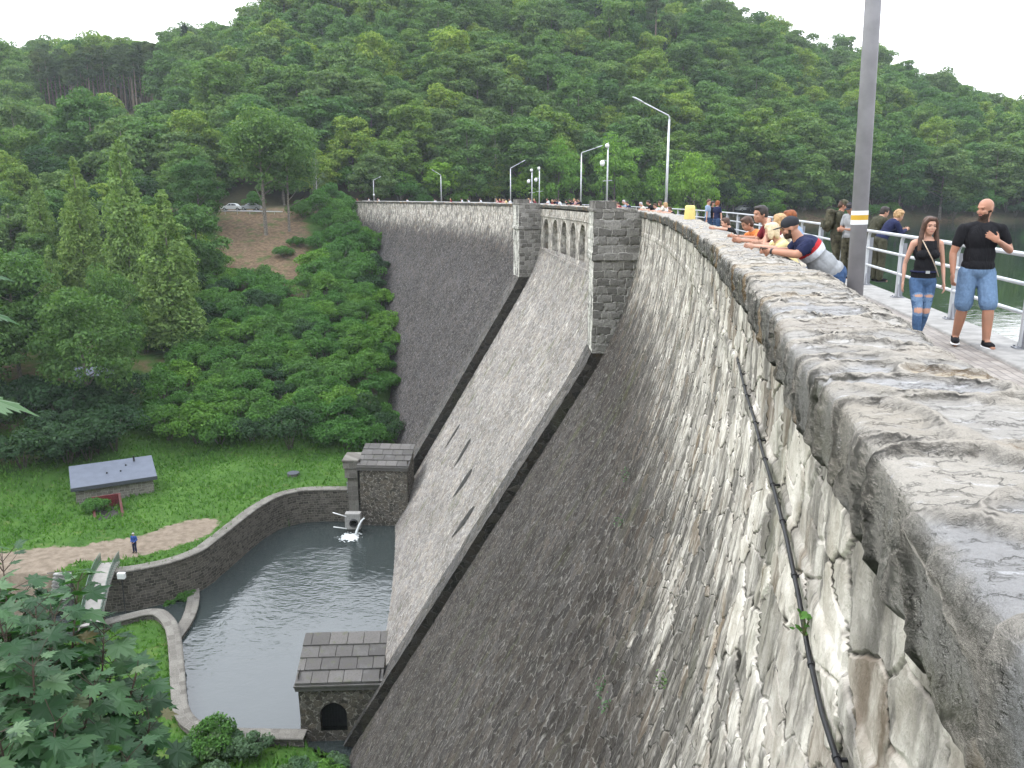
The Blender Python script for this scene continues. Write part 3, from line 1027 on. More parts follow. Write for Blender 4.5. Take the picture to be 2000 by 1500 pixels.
def build_ground():
    xs = np.arange(VX0, VX1 + .01, .45); ys = np.arange(VY0, VY1 + .01, .45)
    X, Y = np.meshgrid(xs, ys, indexing='ij')
    Z = ground_z(X, Y)
    # soften everything but the walled edges
    n1 = nz2(X, Y, .13, 3, 2.2)
    free = 1 - smooth_mask(in_poly(X.ravel(), Y.ravel(), PATHP).reshape(X.shape), 2)
    pool = in_poly(X.ravel(), Y.ravel(), _pool).reshape(X.shape) | in_poly(X.ravel(), Y.ravel(), _chan).reshape(X.shape)
    Z = Z + np.where(pool, 0, n1 * (.16 + .5 * np.clip((Y - 90) / 30, 0, 1) + .5 * np.clip((34 - Y) / 20, 0, 1)) * (.25 + .75 * free))
    dirt = smooth_mask(in_poly(X.ravel(), Y.ravel(), PATHP).reshape(X.shape), 3)
    slope = np.clip((Y - (hill_z(X.ravel(), np.maximum(Y.ravel(), 1))[1].reshape(X.shape)) - 3) / 6, 0, 1)
    wet_dark = smooth_mask(pool, 1) * 1.0
    me = grid_mesh(np.stack([X, Y, Z], -1), None, {"dirt": dirt, "litter": slope * .45, "wet_dark": np.clip(wet_dark, 0, 1)}, "valley_ground")
    tag(link("valley_ground", me, M_GRASS), kind="structure")
    # hills
    xs = np.concatenate([np.arange(-520, -130, 10), np.arange(-130, 300, 4), np.arange(300, 901, 20)])
    ys = np.concatenate([np.arange(-60, 96, 6), np.arange(96, 440, 4), np.arange(440, 1100, 30)])
    X, Y = np.meshgrid(xs, ys, indexing='ij')
    Z = hill_z(X.ravel(), np.maximum(Y.ravel(), 1))[0].reshape(X.shape)
    near = np.where(Y < 36.5, np.minimum(ZNEAR + np.clip(36.5 - Y, 0, None) * .72, -1.2), ZFAR)
    foot = hill_z(X.ravel(), np.maximum(Y.ravel(), 1))[1].reshape(X.shape)
    Z = np.where((Y <= foot) & (X < 9), near, Z)
    Z = Z + nz2(X, Y, .025, 4, 5.1) * np.clip((Y - 180) / 60, 0, 1) * 4.0
    inside = (X > VX0 + 2) & (X < VX1 - 2) & (Y < VY1 - 2) & (Y > VY0 + 2)
    Z = np.where(inside, Z - 8.0, Z)
    lp = in_poly(X.ravel(), Y.ravel(), [(p.x, p.y) for p in (AY(u, v, 160) for u, v in LIT_PX)])
    # brown leaf litter bank under the car park, found by projecting
    uu = 1000 + 1641 * X / np.maximum(Y, 1)
    lit = np.clip(1 - np.abs((uu - 505) / 120), 0, 1) ** .5 * np.clip((Y - 122) / 14, 0, 1) * np.clip((171 - Y) / 4, 0, 1) * 1.1
    lit = np.maximum(lit, .62 * ((Y > 170)))
    deep = (Y > 176) * 1.0  # forest floor coloured darker throughout
    shore = np.clip(1 - np.abs(Z - (LAKEZ + .35)) / .8, 0, 1) * (Y > 195)
    me = grid_mesh(np.stack([X, Y, Z], -1), None, {"litter": np.clip(lit, 0, 1), "dirt": shore, "wet_dark": deep * .72 * (1 - shore)}, "hillside")
    tag(link("hillside", me, M_GRASS), kind="structure")


build_ground()


def water_mat(name, deep, bump_sc, strength, stretch=(1, 1, 1), rough=.03):
    t = NT(name)
    o = t.n("NewGeometry", out=0)
    p = t.scale(o, stretch)
    a = t.noise(p, bump_sc, 3, .55, dist=.4); b = t.noise(p, bump_sc * 3.1, 3, .5)
    calm = t.sm(t.noise(o, .06, 3, .5), .35, .6)
    h = t.math('ADD', a, t.math('MULTIPLY', b, .35))
    nrm = t.n("Bump", {"Height": t.math('MULTIPLY', h, t.math('ADD', t.math('MULTIPLY', calm, .8), .2)), "Strength": strength, "Distance": .12})
    return t.finish(deep, rough, nrm, 0, .85)


M_POOL = water_mat("pool_water", (.030, .038, .037), .85, .42, (1.0, 1.5, 1))
M_LAKE = water_mat("lake_water", (.012, .024, .015), .5, .13, (1.0, 1.8, 1))

_wp = [(p.x, p.y) for p in FARW] + [(-4, 82), (4, 60), (-4, 39)] + [(p.x, p.y) for p in reversed(NEARW)] + [(-62, 44), (-90, 40), (-90, 50), (-52, 57)]


def flat_poly(name, poly, z, mat):
    me = bpy.data.meshes.new(name)
    bm = bmesh.new()
    f = bm.faces.new([bm.verts.new((x, y, z)) for x, y in poly])
    bmesh.ops.recalc_face_normals(bm, faces=[f])
    if f.normal.z < 0: f.normal_flip()
    bmesh.ops.triangulate(bm, faces=[f])
    bm.to_mesh(me); bm.free()
    return link(name, me, mat)


tag(flat_poly("pool_water", _wp, ZW, M_POOL), kind="structure")
# lake: from the dam's wet side to past the far shore
_ly = np.linspace(-60, 190, 60)
_lx, _lyy = crest(np.clip(_ly, -9, 200), np.full(60, -3.6))
lake = [(float(a), float(b)) for a, b in zip(_lx, np.where(_ly < -9, _ly, _lyy))]
lake += [(20, 262), (600, 340), (900, 330), (900, -60)]
tag(flat_poly("lake_water", lake, LAKEZ, M_LAKE), kind="structure")
# ------------------------------------------------------------------ vegetation
def leaf_mat(name, dark, mid, light, trans=.9, rough=.75, hue=.5):
    t = NT(name)
    ob = t.n("ObjectInfo", out=5)
    isl = t.n("NewGeometry", out=8)
    o = t.n("TexCoord", out=3)
    cl = t.noise(o, .35, 3, .5)
    f = t.math('ADD', t.math('MULTIPLY', isl, .45), t.math('MULTIPLY', cl, .55))
    c = t.ramp(f, [(.2, dark), (.5, mid), (.8, light)])
    tint = t.ramp(ob, [(0.0, (.55, .72, .75)), (.2, (.8, .92, .9)), (.4, (1.0, 1.0, .9)), (.55, (.95, .88, 1.15)), (.7, (.78, .9, .8)), (.88, (1.35, 1.2, .8)), (1.0, (1.75, 1.45, .85))])
    c = t.mix(hue, c, t.mix(1.0, c, tint, 'MULTIPLY'))
    tc = t.mix(1.0, c, (trans * 1.15, trans * 1.3, trans * .6), 'MULTIPLY')
    return t.finish(c, rough, None, 0, .25, trans=tc)


L_BROAD = leaf_mat("broadleaf_foliage", (.044, .098, .026), (.095, .178, .042), (.165, .250, .068), hue=1.0)
L_MID = leaf_mat("mid_foliage", (.036, .085, .022), (.070, .145, .034), (.12, .205, .054), hue=.15)
L_BRIGHT = leaf_mat("bright_foliage", (.070, .165, .022), (.12, .25, .032), (.19, .34, .05), hue=.35)
L_LIME = leaf_mat("lime_foliage", (.085, .150, .040), (.150, .240, .062), (.25, .345, .105), hue=.3)
L_DARK = leaf_mat("dark_foliage", (.016, .042, .016), (.028, .068, .024), (.046, .098, .032), hue=.5)
L_CON = leaf_mat("conifer_foliage", (.018, .040, .022), (.032, .062, .033), (.052, .088, .045), trans=.4, hue=.5)
L_PINE = leaf_mat("pine_foliage", (.038, .066, .026), (.065, .105, .040), (.10, .145, .056), trans=.4, hue=.5)
L_BIRCH = leaf_mat("birch_foliage", (.085, .14, .060), (.13, .195, .085), (.18, .25, .115), hue=.2)
L_SHRUB = leaf_mat("shrub_foliage", (.040, .105, .020), (.068, .165, .030), (.105, .225, .045), hue=.7)
L_GREY = leaf_mat("pale_shrub_foliage", (.055, .105, .048), (.085, .150, .072), (.125, .195, .105), hue=.4)
M_BARK = plain("grey_bark", (.13, .115, .095), .95, var=.4, sc=4, bump=.6)
M_PBARK = plain("pine_bark", (.16, .125, .10), .95, var=.3, sc=3, bump=.4)
M_BBARK = plain("birch_bark", (.48, .46, .42), .9, var=.35, sc=3, bump=.2)


def leaf_cloud(name, clumps, leaf, mat, aspect=.62, up=.35, seed=1, fill=.62):
    """clumps: (centre, (rx, ry, rz), count). One diamond leaf spray per face."""
    r = np.random.default_rng(seed)
    Pc, Pn, Sz = [], [], []
    for c, rad, cnt in clumps:
        d = r.normal(size=(cnt, 3)); d /= np.linalg.norm(d, axis=1)[:, None]
        d[:, 2] = np.where((d[:, 2] < -.25) & (r.random(cnt) < .7), -d[:, 2], d[:, 2])
        rr = fill + (1.08 - fill) * r.random(cnt) ** .6
        p = np.array(c) + d * rr[:, None] * np.array(rad)
        nn = d * .8 + r.normal(size=(cnt, 3)) * .5 + np.array([0, 0, up])
        nn /= np.linalg.norm(nn, axis=1)[:, None]
        Pc.append(p); Pn.append(nn); Sz.append(leaf * (.55 + .8 * r.random(cnt)))
    P = np.concatenate(Pc); N = np.concatenate(Pn); S = np.concatenate(Sz)
    a = r.normal(size=P.shape)
    U = np.cross(N, a); U /= np.linalg.norm(U, axis=1)[:, None] + 1e-9
    V = np.cross(N, U)
    k = len(P)
    bend = N * (S * .18)[:, None]
    vs = np.empty((k, 4, 3))
    vs[:, 0] = P - U * S[:, None] - bend
    vs[:, 1] = P - V * (S * aspect)[:, None] + bend * .5
    vs[:, 2] = P + U * S[:, None] - bend
    vs[:, 3] = P + V * (S * aspect)[:, None] + bend * .5
    me = bpy.data.meshes.new(name)
    me.vertices.add(k * 4); me.vertices.foreach_set("co", vs.reshape(-1).astype(np.float32))
    me.loops.add(k * 4); me.loops.foreach_set("vertex_index", np.arange(k * 4, dtype=np.int32))
    me.polygons.add(k)
    me.polygons.foreach_set("loop_start", (np.arange(k) * 4).astype(np.int32))
    me.polygons.foreach_set("loop_total", np.full(k, 4, np.int32))
    me.update(calc_edges=True)
    me.materials.append(mat)
    return me


def limbs(mb, base, top_z, r0, crown, r, n=7):
    """tapered trunk with limbs reaching into the crown"""
    lean = Vector((r.normal() * .4, r.normal() * .4, 0))
    pts = [Vector((0, 0, -.6)), Vector((0, 0, 0)) + lean * .05, Vector((0, 0, top_z * .35)) + lean * .3, Vector((0, 0, top_z * .7)) + lean * .7, Vector((0, 0, top_z)) + lean]
    mb.tube(pts, [r0 * 1.25, r0, r0 * .75, r0 * .45, r0 * .12], 8)
    for i in range(n):
        z = top_z * (.3 + .55 * i / n)
        a = r.random() * 2 * PI
        L = crown * (.55 + .35 * r.random())
        p0 = Vector((0, 0, z)) + lean * (z / top_z)
        p1 = p0 + Vector((math.cos(a) * L * .5, math.sin(a) * L * .5, L * .28))
        p2 = p0 + Vector((math.cos(a) * L, math.sin(a) * L, L * .62))
        rr = r0 * .42 * (1 - .5 * i / n)
        mb.tube([p0, p1, p2], [rr, rr * .6, rr * .15], 6)


def proto_broad(seed, H, W, z0, leaf, dens, mat, bark=M_BARK, trunk_r=.28, nclump=52):
    r = np.random.default_rng(seed)
    cl = []
    cz = (H + z0) / 2; hz = (H - z0) / 2
    lob = [(r.random() * 2 * PI, .75 + .5 * r.random()) for _ in range(5)]
    for i in range(nclump):
        d = r.normal(size=3); d /= np.linalg.norm(d)
        if d[2] < -.8: d[2] *= -.5
        az = math.atan2(d[1], d[0])
        k = 1 + .16 * sum(math.cos(az - a) * s for a, s in lob[:2]) + .1 * r.normal()
        rad = (.55 + .45 * r.random() ** .5)
        sh = 1.0 if d[2] < .2 else 1 - .12 * d[2]
        c = (d[0] * W / 2 * rad * k * sh, d[1] * W / 2 * rad * k * sh, cz + d[2] * hz * rad * (1 + .08 * r.normal()))
        q = W * (.085 + .085 * r.random())
        cl.append((c, (q * 1.15, q * 1.15, q * .8), int(dens * (.6 + .8 * r.random()))))
    cr = leaf_cloud("crown", cl, leaf, mat, seed=seed)
    tb = MB(); limbs(tb, None, H * .86, trunk_r, W * .5, r)
    return tb.mesh("trunk", True), cr, bark


def proto_cone(seed, H, W, z0, leaf, dens, mat, bark=M_BARK, trunk_r=.25, power=.75, layers=17, flat=.55, per=None, droop=0.0):
    r = np.random.default_rng(seed)
    cl = []
    for i in range(layers):
        f = (i + .4) / layers
        z = z0 + (H - z0) * f
        R = W / 2 * ((1 - f) ** power) * (.9 + .2 * r.random()) * (1 if f > .12 else .8 + f * 1.6)
        m = per or max(1, int(3 + 6 * (1 - f)))
        for k in range(m):
            a = 2 * PI * (k + r.random()) / m
            q = max(.45, R * .36) * (.6 + .8 * r.random())
            cl.append(((math.cos(a) * R * .62, math.sin(a) * R * .62, z - droop * R), (q, q, q * flat + .3), int(dens * (.5 + .7 * (1 - f)))))
    cl.append(((0, 0, H - .4), (.4, .4, .9), int(dens * .4)))
    cr = leaf_cloud("crown", cl, leaf, mat, seed=seed, up=.2)
    tb = MB()
    tb.tube([(0, 0, -.6), (0, 0, 0), (0, 0, H * .5), (0, 0, H * .96)], [trunk_r * 1.2, trunk_r, trunk_r * .6, .03], 8)
    return tb.mesh("trunk", True), cr, bark


def proto_pine(seed):
    r = np.random.default_rng(seed)
    H = 24; cl = []
    for i in range(20):
        a = r.random() * 2 * PI; f = r.random()
        z = 14.5 + 9.5 * f
        R = 3.3 * (1 - f * .55) * (.4 + .7 * r.random())
        cl.append(((math.cos(a) * R, math.sin(a) * R, z), (1.3, 1.3, .75), 105))
    cr = leaf_cloud("crown", cl, .42, L_PINE, aspect=.35, seed=seed)
    tb = MB()
    tb.tube([(0, 0, -.6), (.1, 0, 6), (.15, .1, 14), (.1, 0, 23.2)], [.36, .29, .2, .05], 8)
    for i in range(9):
        a = r.random() * 2 * PI; z = 8 + 12 * i / 9; L = .8 + 1.6 * r.random()
        tb.tube([(.1, 0, z), (math.cos(a) * L, math.sin(a) * L, z + .3)], [.06, .02], 5)
    return tb.mesh("trunk", True), cr, M_PBARK


def proto_birch(seed):
    r = np.random.default_rng(seed)
    H = 17; cl = []
    for i in range(46):
        f = r.random(); a = r.random() * 2 * PI
        z = 2.5 + (H - 2.5) * f
        R = 3.0 * (math.sin(PI * min(1, .16 + f * .84)) ** .8) * (.3 + .75 * r.random())
        cl.append(((math.cos(a) * R, math.sin(a) * R, z), (.55, .55, 1.0), 52))
    cr = leaf_cloud("crown", cl, .23, L_BIRCH, aspect=.5, seed=seed, up=0)
    tb = MB()
    tb.tube([(0, 0, -.6), (0, 0, 5), (.2, 0, 11), (.1, .1, H)], [.2, .16, .1, .02], 8)
    for i in range(16):
        a = r.random() * 2 * PI; z = 3 + 12 * i / 16; L = 2.3 * (1 - .5 * i / 16)
        tb.tube([(.1, 0, z), (math.cos(a) * L * .6, math.sin(a) * L * .6, z + L * .7), (math.cos(a) * L, math.sin(a) * L, z + L * .65)], [.05, .03, .012], 5)
    return tb.mesh("trunk", True), cr, M_BBARK


def proto_shrub(seed, H, W, leaf, dens, mat, n=16):
    r = np.random.default_rng(seed)
    cl = []
    for i in range(n):
        a = r.random() * 2 * PI; R = W / 2 * math.sqrt(r.random()) * .85
        z = H * (.35 + .5 * (1 - (R / (W / 2)) ** 2) * (.6 + .5 * r.random()))
        q = W * (.13 + .1 * r.random())
        cl.append(((math.cos(a) * R, math.sin(a) * R, z), (q, q, q * .8), int(dens * (.6 + .8 * r.random()))))
    cr = leaf_cloud("foliage", cl, leaf, mat, seed=seed)
    tb = MB()
    for k in range(6):
        a = r.random() * 2 * PI; L = W * .3
        tb.tube([(0, 0, -.4), (math.cos(a) * L * .4, math.sin(a) * L * .4, H * .35), (math.cos(a) * L, math.sin(a) * L, H * .75)], [.06, .04, .015], 5)
    return tb.mesh("stems", True), cr, M_BARK


FOR = [proto_broad(100 + i, H, W, z0, .27, 140, L_BROAD, nclump=80) for i, (H, W, z0) in enumerate([(15, 9.5, 1.0), (17, 9.5, 1.2), (13.5, 10.5, .8), (16, 9, 1.0), (14, 9.5, .8), (18, 10.5, 1.5)])]
BRI = [proto_broad(200 + i, H, W, 1.5, .27, 115, L_BRIGHT, nclump=66) for i, (H, W) in enumerate([(15, 11), (13, 12), (11, 9)])]
LIM = [proto_cone(300 + i, 23, 9.5, 1.5, .24, 175, L_LIME, layers=19, power=.52, flat=.6) for i in range(2)]
DRK = [proto_broad(400 + i, 16, 10.5, 1.5, .30, 95, L_DARK, nclump=62) for i in range(2)]
OAK = [proto_broad(500, 24, 17, 8.5, .30, 150, L_MID, trunk_r=.42, nclump=85), proto_broad(501, 21, 10, 8.5, .30, 120, L_MID, trunk_r=.3)]
MIDT = [proto_broad(520 + i, 15, 11, 1.5, .22, 170, L_MID, nclump=70) for i in range(2)]
SPR = [proto_cone(600 + i, 21, 6.5, 2.0, .42, 70, L_CON, layers=20, power=.9, flat=.35, droop=.25) for i in range(2)]
PIN = [proto_pine(700 + i) for i in range(3)]
BIR = [proto_birch(800 + i) for i in range(2)]
SHR = [proto_shrub(900 + i, H, W, .135, 200, L_SHRUB) for i, (H, W) in enumerate([(3.0, 4.2), (2.3, 3.6), (3.8, 4.6), (2.6, 5.0)])]
SHD = [proto_shrub(930 + i, H, W, .14, 200, L_DARK) for i, (H, W) in enumerate([(3.2, 4.4), (4.4, 5.0)])]
SHG = [proto_shrub(950 + i, H, W, .12, 130, L_GREY, n=13) for i, (H, W) in enumerate([(2.0, 2.8), (1.5, 2.4)])]

_first = {}


def plant(protos, k, name, label, cat, group, loc, sc=1.0, rz=None, parts=("trunk", "crown"), szf=1.0, rand=random):
    key = (id(protos[k]), name)
    tm, cm, bark = protos[k]
    if not len(tm.materials): tm.materials.append(bark)
    rz = rand.random() * 2 * PI if rz is None else rz
    root = thing(name, label, cat, loc, rz, group)
    root.scale = (sc, sc, sc * szf)
    for nm, me in zip(parts, (tm, cm)):
        o = bpy.data.objects.new(nm, me)
        COL.objects.link(o)
        o.parent = root
    return root


def gz(x, y): return float(ground_z(np.array([x]), np.array([y]))[0])


def screen(x, y, z):
    p = Vector((x, y, z)) - EYE
    f = Vector((0, math.cos(PITCH), -math.sin(PITCH))); u = Vector((0, math.sin(PITCH), math.cos(PITCH)))
    d = p.dot(f)
    return 1000 + FPX * p.x / d, 750 - FPX * p.dot(u) / d, d


def at_u(u, y):
    x = (u - 1000) / FPX * 1.0
    # x / y for a ground point is found by two passes of projection
    X = tt(u) * y
    for _ in range(4):
        z = gz(X, y)
        uu, v, d = screen(X, y, z)
        X += (u - uu) * d / FPX
    return X, y, gz(X, y)


def hero(protos, k, name, label, cat, group, u, y, vtop, H, **kw):
    """tree standing at distance y under photograph column u with its top at row vtop"""
    x, yy, z = at_u(u, y)
    ztop = EYE.z + ratio(vtop) * y
    s = (ztop - z) / H
    w_ = kw.pop("w", None)
    r = plant(protos, k, name, label, cat, group, (x, yy, z - .1), 1.0, **kw)
    sx = w_ if w_ else s
    r.scale = (sx, sx, s)
    return r


occupied = []


# --- forest on the hill
def forest():
    R = random.Random(11)
    pts = []
    y = 176.0
    while y < 470:
        step = 8.6 + (y - 176) * .006
        x = -330.0
        while x < 330:
            px = x + R.uniform(-.46, .46) * step; py = y + R.uniform(-.46, .46) * step
            x += step
            t = px / py
            if not (-.80 < t < .80): continue
            pts.append((px, py))
        y += step * .92
    P = np.array(pts)
    Z, _ = hill_z(P[:, 0], P[:, 1])
    Rg = np.interp(P[:, 0] / P[:, 1], _T, _K[:, 4, 0])
    uu = 1000 + 1641 * P[:, 0] / P[:, 1]
    keep = (P[:, 1] < Rg + 14) & (Z > -3.3) & (uu > -150) & (uu < 2150)
    # road and dam-end clearings
    keep &= ~((P[:, 1] < 179) & (uu < 600))
    keep &= ~((P[:, 1] < 185) & (uu >= 600) & (uu < 745))
    keep &= ~((P[:, 1] < 199) & (uu > 740) & (uu < 1420))
    # the shelf where the pine stand shows its trunks
    keep &= ~((uu > 70) & (uu < 345) & (P[:, 1] > 268) & (P[:, 1] < 306))
    keep &= ~((uu > 390) & (uu < 520) & (P[:, 1] < 184))
    P, Z, uu = P[keep], Z[keep], uu[keep]
    dist = np.hypot(P[:, 0], P[:, 1])
    order = np.argsort(dist)
    infr = [i for i in order if -40 < uu[i] < 2040]
    ind = set(infr[:236])
    rest = [i for i in order if i not in ind]

    def zone(u, d):
        if u < 420: return "left of the bare bank"
        if u < 760: return "above the far end of the dam"
        if u < 1050: return "behind the second pier"
        if u < 1320: return "behind the row of bright trees"
        if u < 1680: return "left of the near lamp pole"
        return "along the right lake shore"
    tones = ["dark green", "mid green", "bright green"]
    for i in sorted(ind):
        k = R.randrange(len(FOR))
        s = R.uniform(.9, 1.5)
        far = "front rows" if dist[i] < 236 else "higher up"
        lab = f"green forest tree {zone(uu[i], dist[i])}, {far}"
        plant(FOR, k, "broadleaf_tree", lab, "tree", f"forest trees {zone(uu[i], dist[i])}, {far}", (P[i, 0], P[i, 1], Z[i] - 1.0), s, szf=R.uniform(.78, 1.02), rand=R)
    # the rest of the wood is one mass
    me = bpy.data.meshes.new("woodland")
    k = len(rest)
    me.vertices.add(k)
    co = np.stack([P[rest, 0], P[rest, 1], Z[rest] - .3], -1)
    me.vertices.foreach_set("co", co.reshape(-1).astype(np.float32))
    kinds = []
    for i in rest:
        q = R.random()
        con = 0.0
        if 1150 < uu[i] < 1300 and 240 < P[i, 1] < 330: con = .22
        kinds.append(6 + R.randrange(2) if q < con * .6 else (8 + R.randrange(2) if q < con else R.randrange(6)))
    for nm, typ, data in (("kind_index", 'INT', kinds), ("turn", 'FLOAT', [R.random() * 6.28 for _ in rest]), ("size", 'FLOAT', [R.uniform(.92, 1.5) for _ in rest])):
        at = me.attributes.new(nm, typ, 'POINT')
        at.data.foreach_set("value", data)
    o = link("woodland", me, None)
    tag(o, "dense mixed forest covering the upper hill to the skyline", "forest", kind="stuff")
    kc = bpy.data.collections.new("woodland_kinds")
    for j, (tm, cm, bark) in enumerate(FOR + SPR + PIN[:2]):
        q = bpy.data.objects.new("%02d_wood" % j, None)
        j2 = MB()
        bm = bmesh.new(); bm.from_mesh(cm); n0 = len(bm.faces); bm.from_mesh(tm)
        for f in list(bm.faces)[n0:]: f.material_index = 1
        m2 = bpy.data.meshes.new("wood_tree"); bm.to_mesh(m2); bm.free()
        m2.materials.append(cm.materials[0]); m2.materials.append(bark)
        q = bpy.data.objects.new("%02d_wood_tree" % j, m2)
        kc.objects.link(q)
    gn = bpy.data.node_groups.new("scatter", 'GeometryNodeTree')
    gn.interface.new_socket("Geometry", in_out='INPUT', socket_type='NodeSocketGeometry')
    gn.interface.new_socket("Geometry", in_out='OUTPUT', socket_type='NodeSocketGeometry')
    N = gn.nodes.new; L = gn.links.new
    gi, go = N("NodeGroupInput"), N("NodeGroupOutput")
    ci = N("GeometryNodeCollectionInfo"); ci.inputs[0].default_value = kc
    ci.inputs["Separate Children"].default_value = True; ci.inputs["Reset Children"].default_value = True
    ip = N("GeometryNodeInstanceOnPoints"); ip.inputs["Pick Instance"].default_value = True
    def na(nm, dt):
        a = N("GeometryNodeInputNamedAttribute"); a.data_type = dt; a.inputs[0].default_value = nm
        return a.outputs[0]
    L(gi.outputs[0], ip.inputs["Points"]); L(ci.outputs[0], ip.inputs["Instance"])
    L(na("kind_index", 'INT'), ip.inputs["Instance Index"])
    cb = N("ShaderNodeCombineXYZ"); L(na("turn", 'FLOAT'), cb.inputs[2])
    L(cb.outputs[0], ip.inputs["Rotation"])
    L(na("size", 'FLOAT'), ip.inputs["Scale"])
    L(ip.outputs[0], go.inputs[0])
    md = o.modifiers.new("scatter", 'NODES'); md.node_group = gn
    print("forest", len(ind), len(rest))


forest()


# --- special trees
def specials():
    R = random.Random(5)
    T, S = hero, "tree"
    # pine stand on the shelf
    for i in range(46):
        u = 84 + 250 * ((i * .618) % 1.0); y = 286 + R.uniform(0, 22)
        x, yy, z = at_u(u, y)
        plant(PIN, i % 3, "pine_tree", "tall pine with bare pale trunk in the stand below the left ridge", S, "pines of the stand on the left ridge", (x, yy, z - .3), R.uniform(.74, .90), rand=R)
    for i, (u, y, v) in enumerate([(352, 300, 74), (372, 305, 50), (388, 300, 70)]):
        T(SPR, i % 2, "spruce_tree", "dark pointed spruce standing out above the left skyline", S, "spruces on the left skyline", u, y, v, 21, w=1.5)
    # conical yellow-green limes on the valley side
    for i, (u, y, v, w, lab) in enumerate([
        (265, 122, 278, .92, "tallest yellow-green cone-shaped tree on the left valley side"),
        (172, 128, 310, .86, "yellow-green cone-shaped tree left of the tallest cone-shaped tree"),
        (345, 112, 374, 1.05, "broad cone-shaped light green tree beside the brown bank"),
        (122, 106, 482, .55, "small narrow olive cone-shaped tree above the rounded tree at left"),
        (95, 132, 350, .62, "pale green cone-shaped tree leftmost of the cone-shaped trees"),
    ]):
        T(LIM, i % 2, "conical_tree", lab, S, None, u, y, v, 23, w=w)
    for u, y, v, k, w, lab in [
        (40, 98, 474, 0, 1.0, "large rounded green tree at the left edge of the valley"),
        (178, 92, 560, 1, .85, "spreading green tree in front of the pale blue shed"),
        (-40, 90, 560, 1, .95, "rounded green tree cut by the left edge of the picture"),
        (232, 104, 520, 0, .6, "slender green tree between shed and cone-shaped trees"),
    ]:
        T(MIDT, k, "broadleaf_tree", lab, S, None, u, y, v, 15, w=w)
    # the two trees above the brown bank
    T(OAK, 0, "oak_tree", "big spreading tree with tall bare trunk on the brown bank", S, None, 520, 158, 212, 24, w=.92)
    T(OAK, 1, "oak_tree", "slimmer bare-trunked tree right of the spreading tree on the bank", S, None, 565, 160, 262, 21, w=.9)
    # birches
    T(BIR, 0, "birch_tree", "tall airy pale birch rising behind the middle of the dam", S, None, 967, 206, 258, 17, w=.95)
    T(BIR, 1, "birch_tree", "thin pale birch with white trunk left of the dam end", S, None, 620, 184, 300, 17, w=.6)
    T(BIR, 0, "birch_tree", "small pale birch high up among the hillside forest", S, None, 1190, 300, 122, 17, w=.8)
    # bright row along the road behind the dam
    for i, (u, y, v, k, w, lab) in enumerate([
        (782, 196, 335, 2, .85, "small grey-green bushy tree behind the far dam end"),
        (862, 200, 312, 2, 1.05, "bright green tree behind the dam between two lamps"),
        (918, 203, 345, 2, .8, "low bright green tree just left of the birch"),
        (1035, 206, 322, 2, .9, "green tree behind the second pier's camera poles"),
        (1090, 207, 280, 0, .92, "tall bright green tree right of the second pier"),
        (1200, 209, 270, 0, 1.05, "tall bright green tree behind the near pier's camera pole"),
        (1290, 212, 318, 1, .95, "yellow-green tree behind the bent street lamp"),
        (1352, 210, 302, 1, .95, "yellow-green tree right of the bent street lamp"),
        (1500, 219, 368, 2, .8, "small light green tree behind the leaning visitors"),
        (1432, 220, 355, 2, .8, "light green tree above the far parked cars"),
    ]):
        T(BRI, k, "broadleaf_tree", lab, S, None, u, y, v, [15, 13, 11][k], w=w)
    for u, y, v, w, lab in [(1560, 224, 306, 1.05, "dense dark green tree at the shore left of the lamp pole"), (1640, 228, 352, .8, "dark green tree right behind the near lamp pole")]:
        T(MIDT, 0, "broadleaf_tree", lab, S, None, u, y, v, 15, w=w)
    # trees along the valley side left of the bank
    n = 0
    for i in range(400):
        u = R.uniform(-130, 400); y = R.uniform(92, 172)
        if u > 90 and y < 134: continue
        if u > 20 and y < 108: continue
        x, yy, z = at_u(u, y)
        if any((x - a) ** 2 + (yy - b) ** 2 < 30 for a, b in occupied): continue
        occupied.append((x, yy))
        dark = R.random() < .3
        side = "behind the hut" if y < 120 else "below the car park"
        hgt = R.uniform(.62, .9)
        plant(DRK if dark else FOR, R.randrange(2) if dark else R.randrange(6), "broadleaf_tree",
              f"{'dark' if dark else 'green'} broadleaf tree crowding the left valley side {side}", S, f"{'dark' if dark else 'green'} trees on the left valley side {side}", (x, yy, z - .3), hgt, rand=R)
        n += 1
        if n > 62: break
    # dark trees round the foot of the valley side
    for i in range(26):
        u = R.uniform(-140, 235); y = R.uniform(78, 90) + max(0, (u - 0)) * .03
        x, yy, z = at_u(u, y)
        if z < ZFAR + .2: continue
        plant(SHD, i % 2, "dark_bush", "dark leafy bush at the wood's edge left of the hut", "bush", "dark bushes at the wood's edge", (x, yy, z - .2), R.uniform(.9, 1.5), parts=("stems", "foliage"), rand=R)


specials()


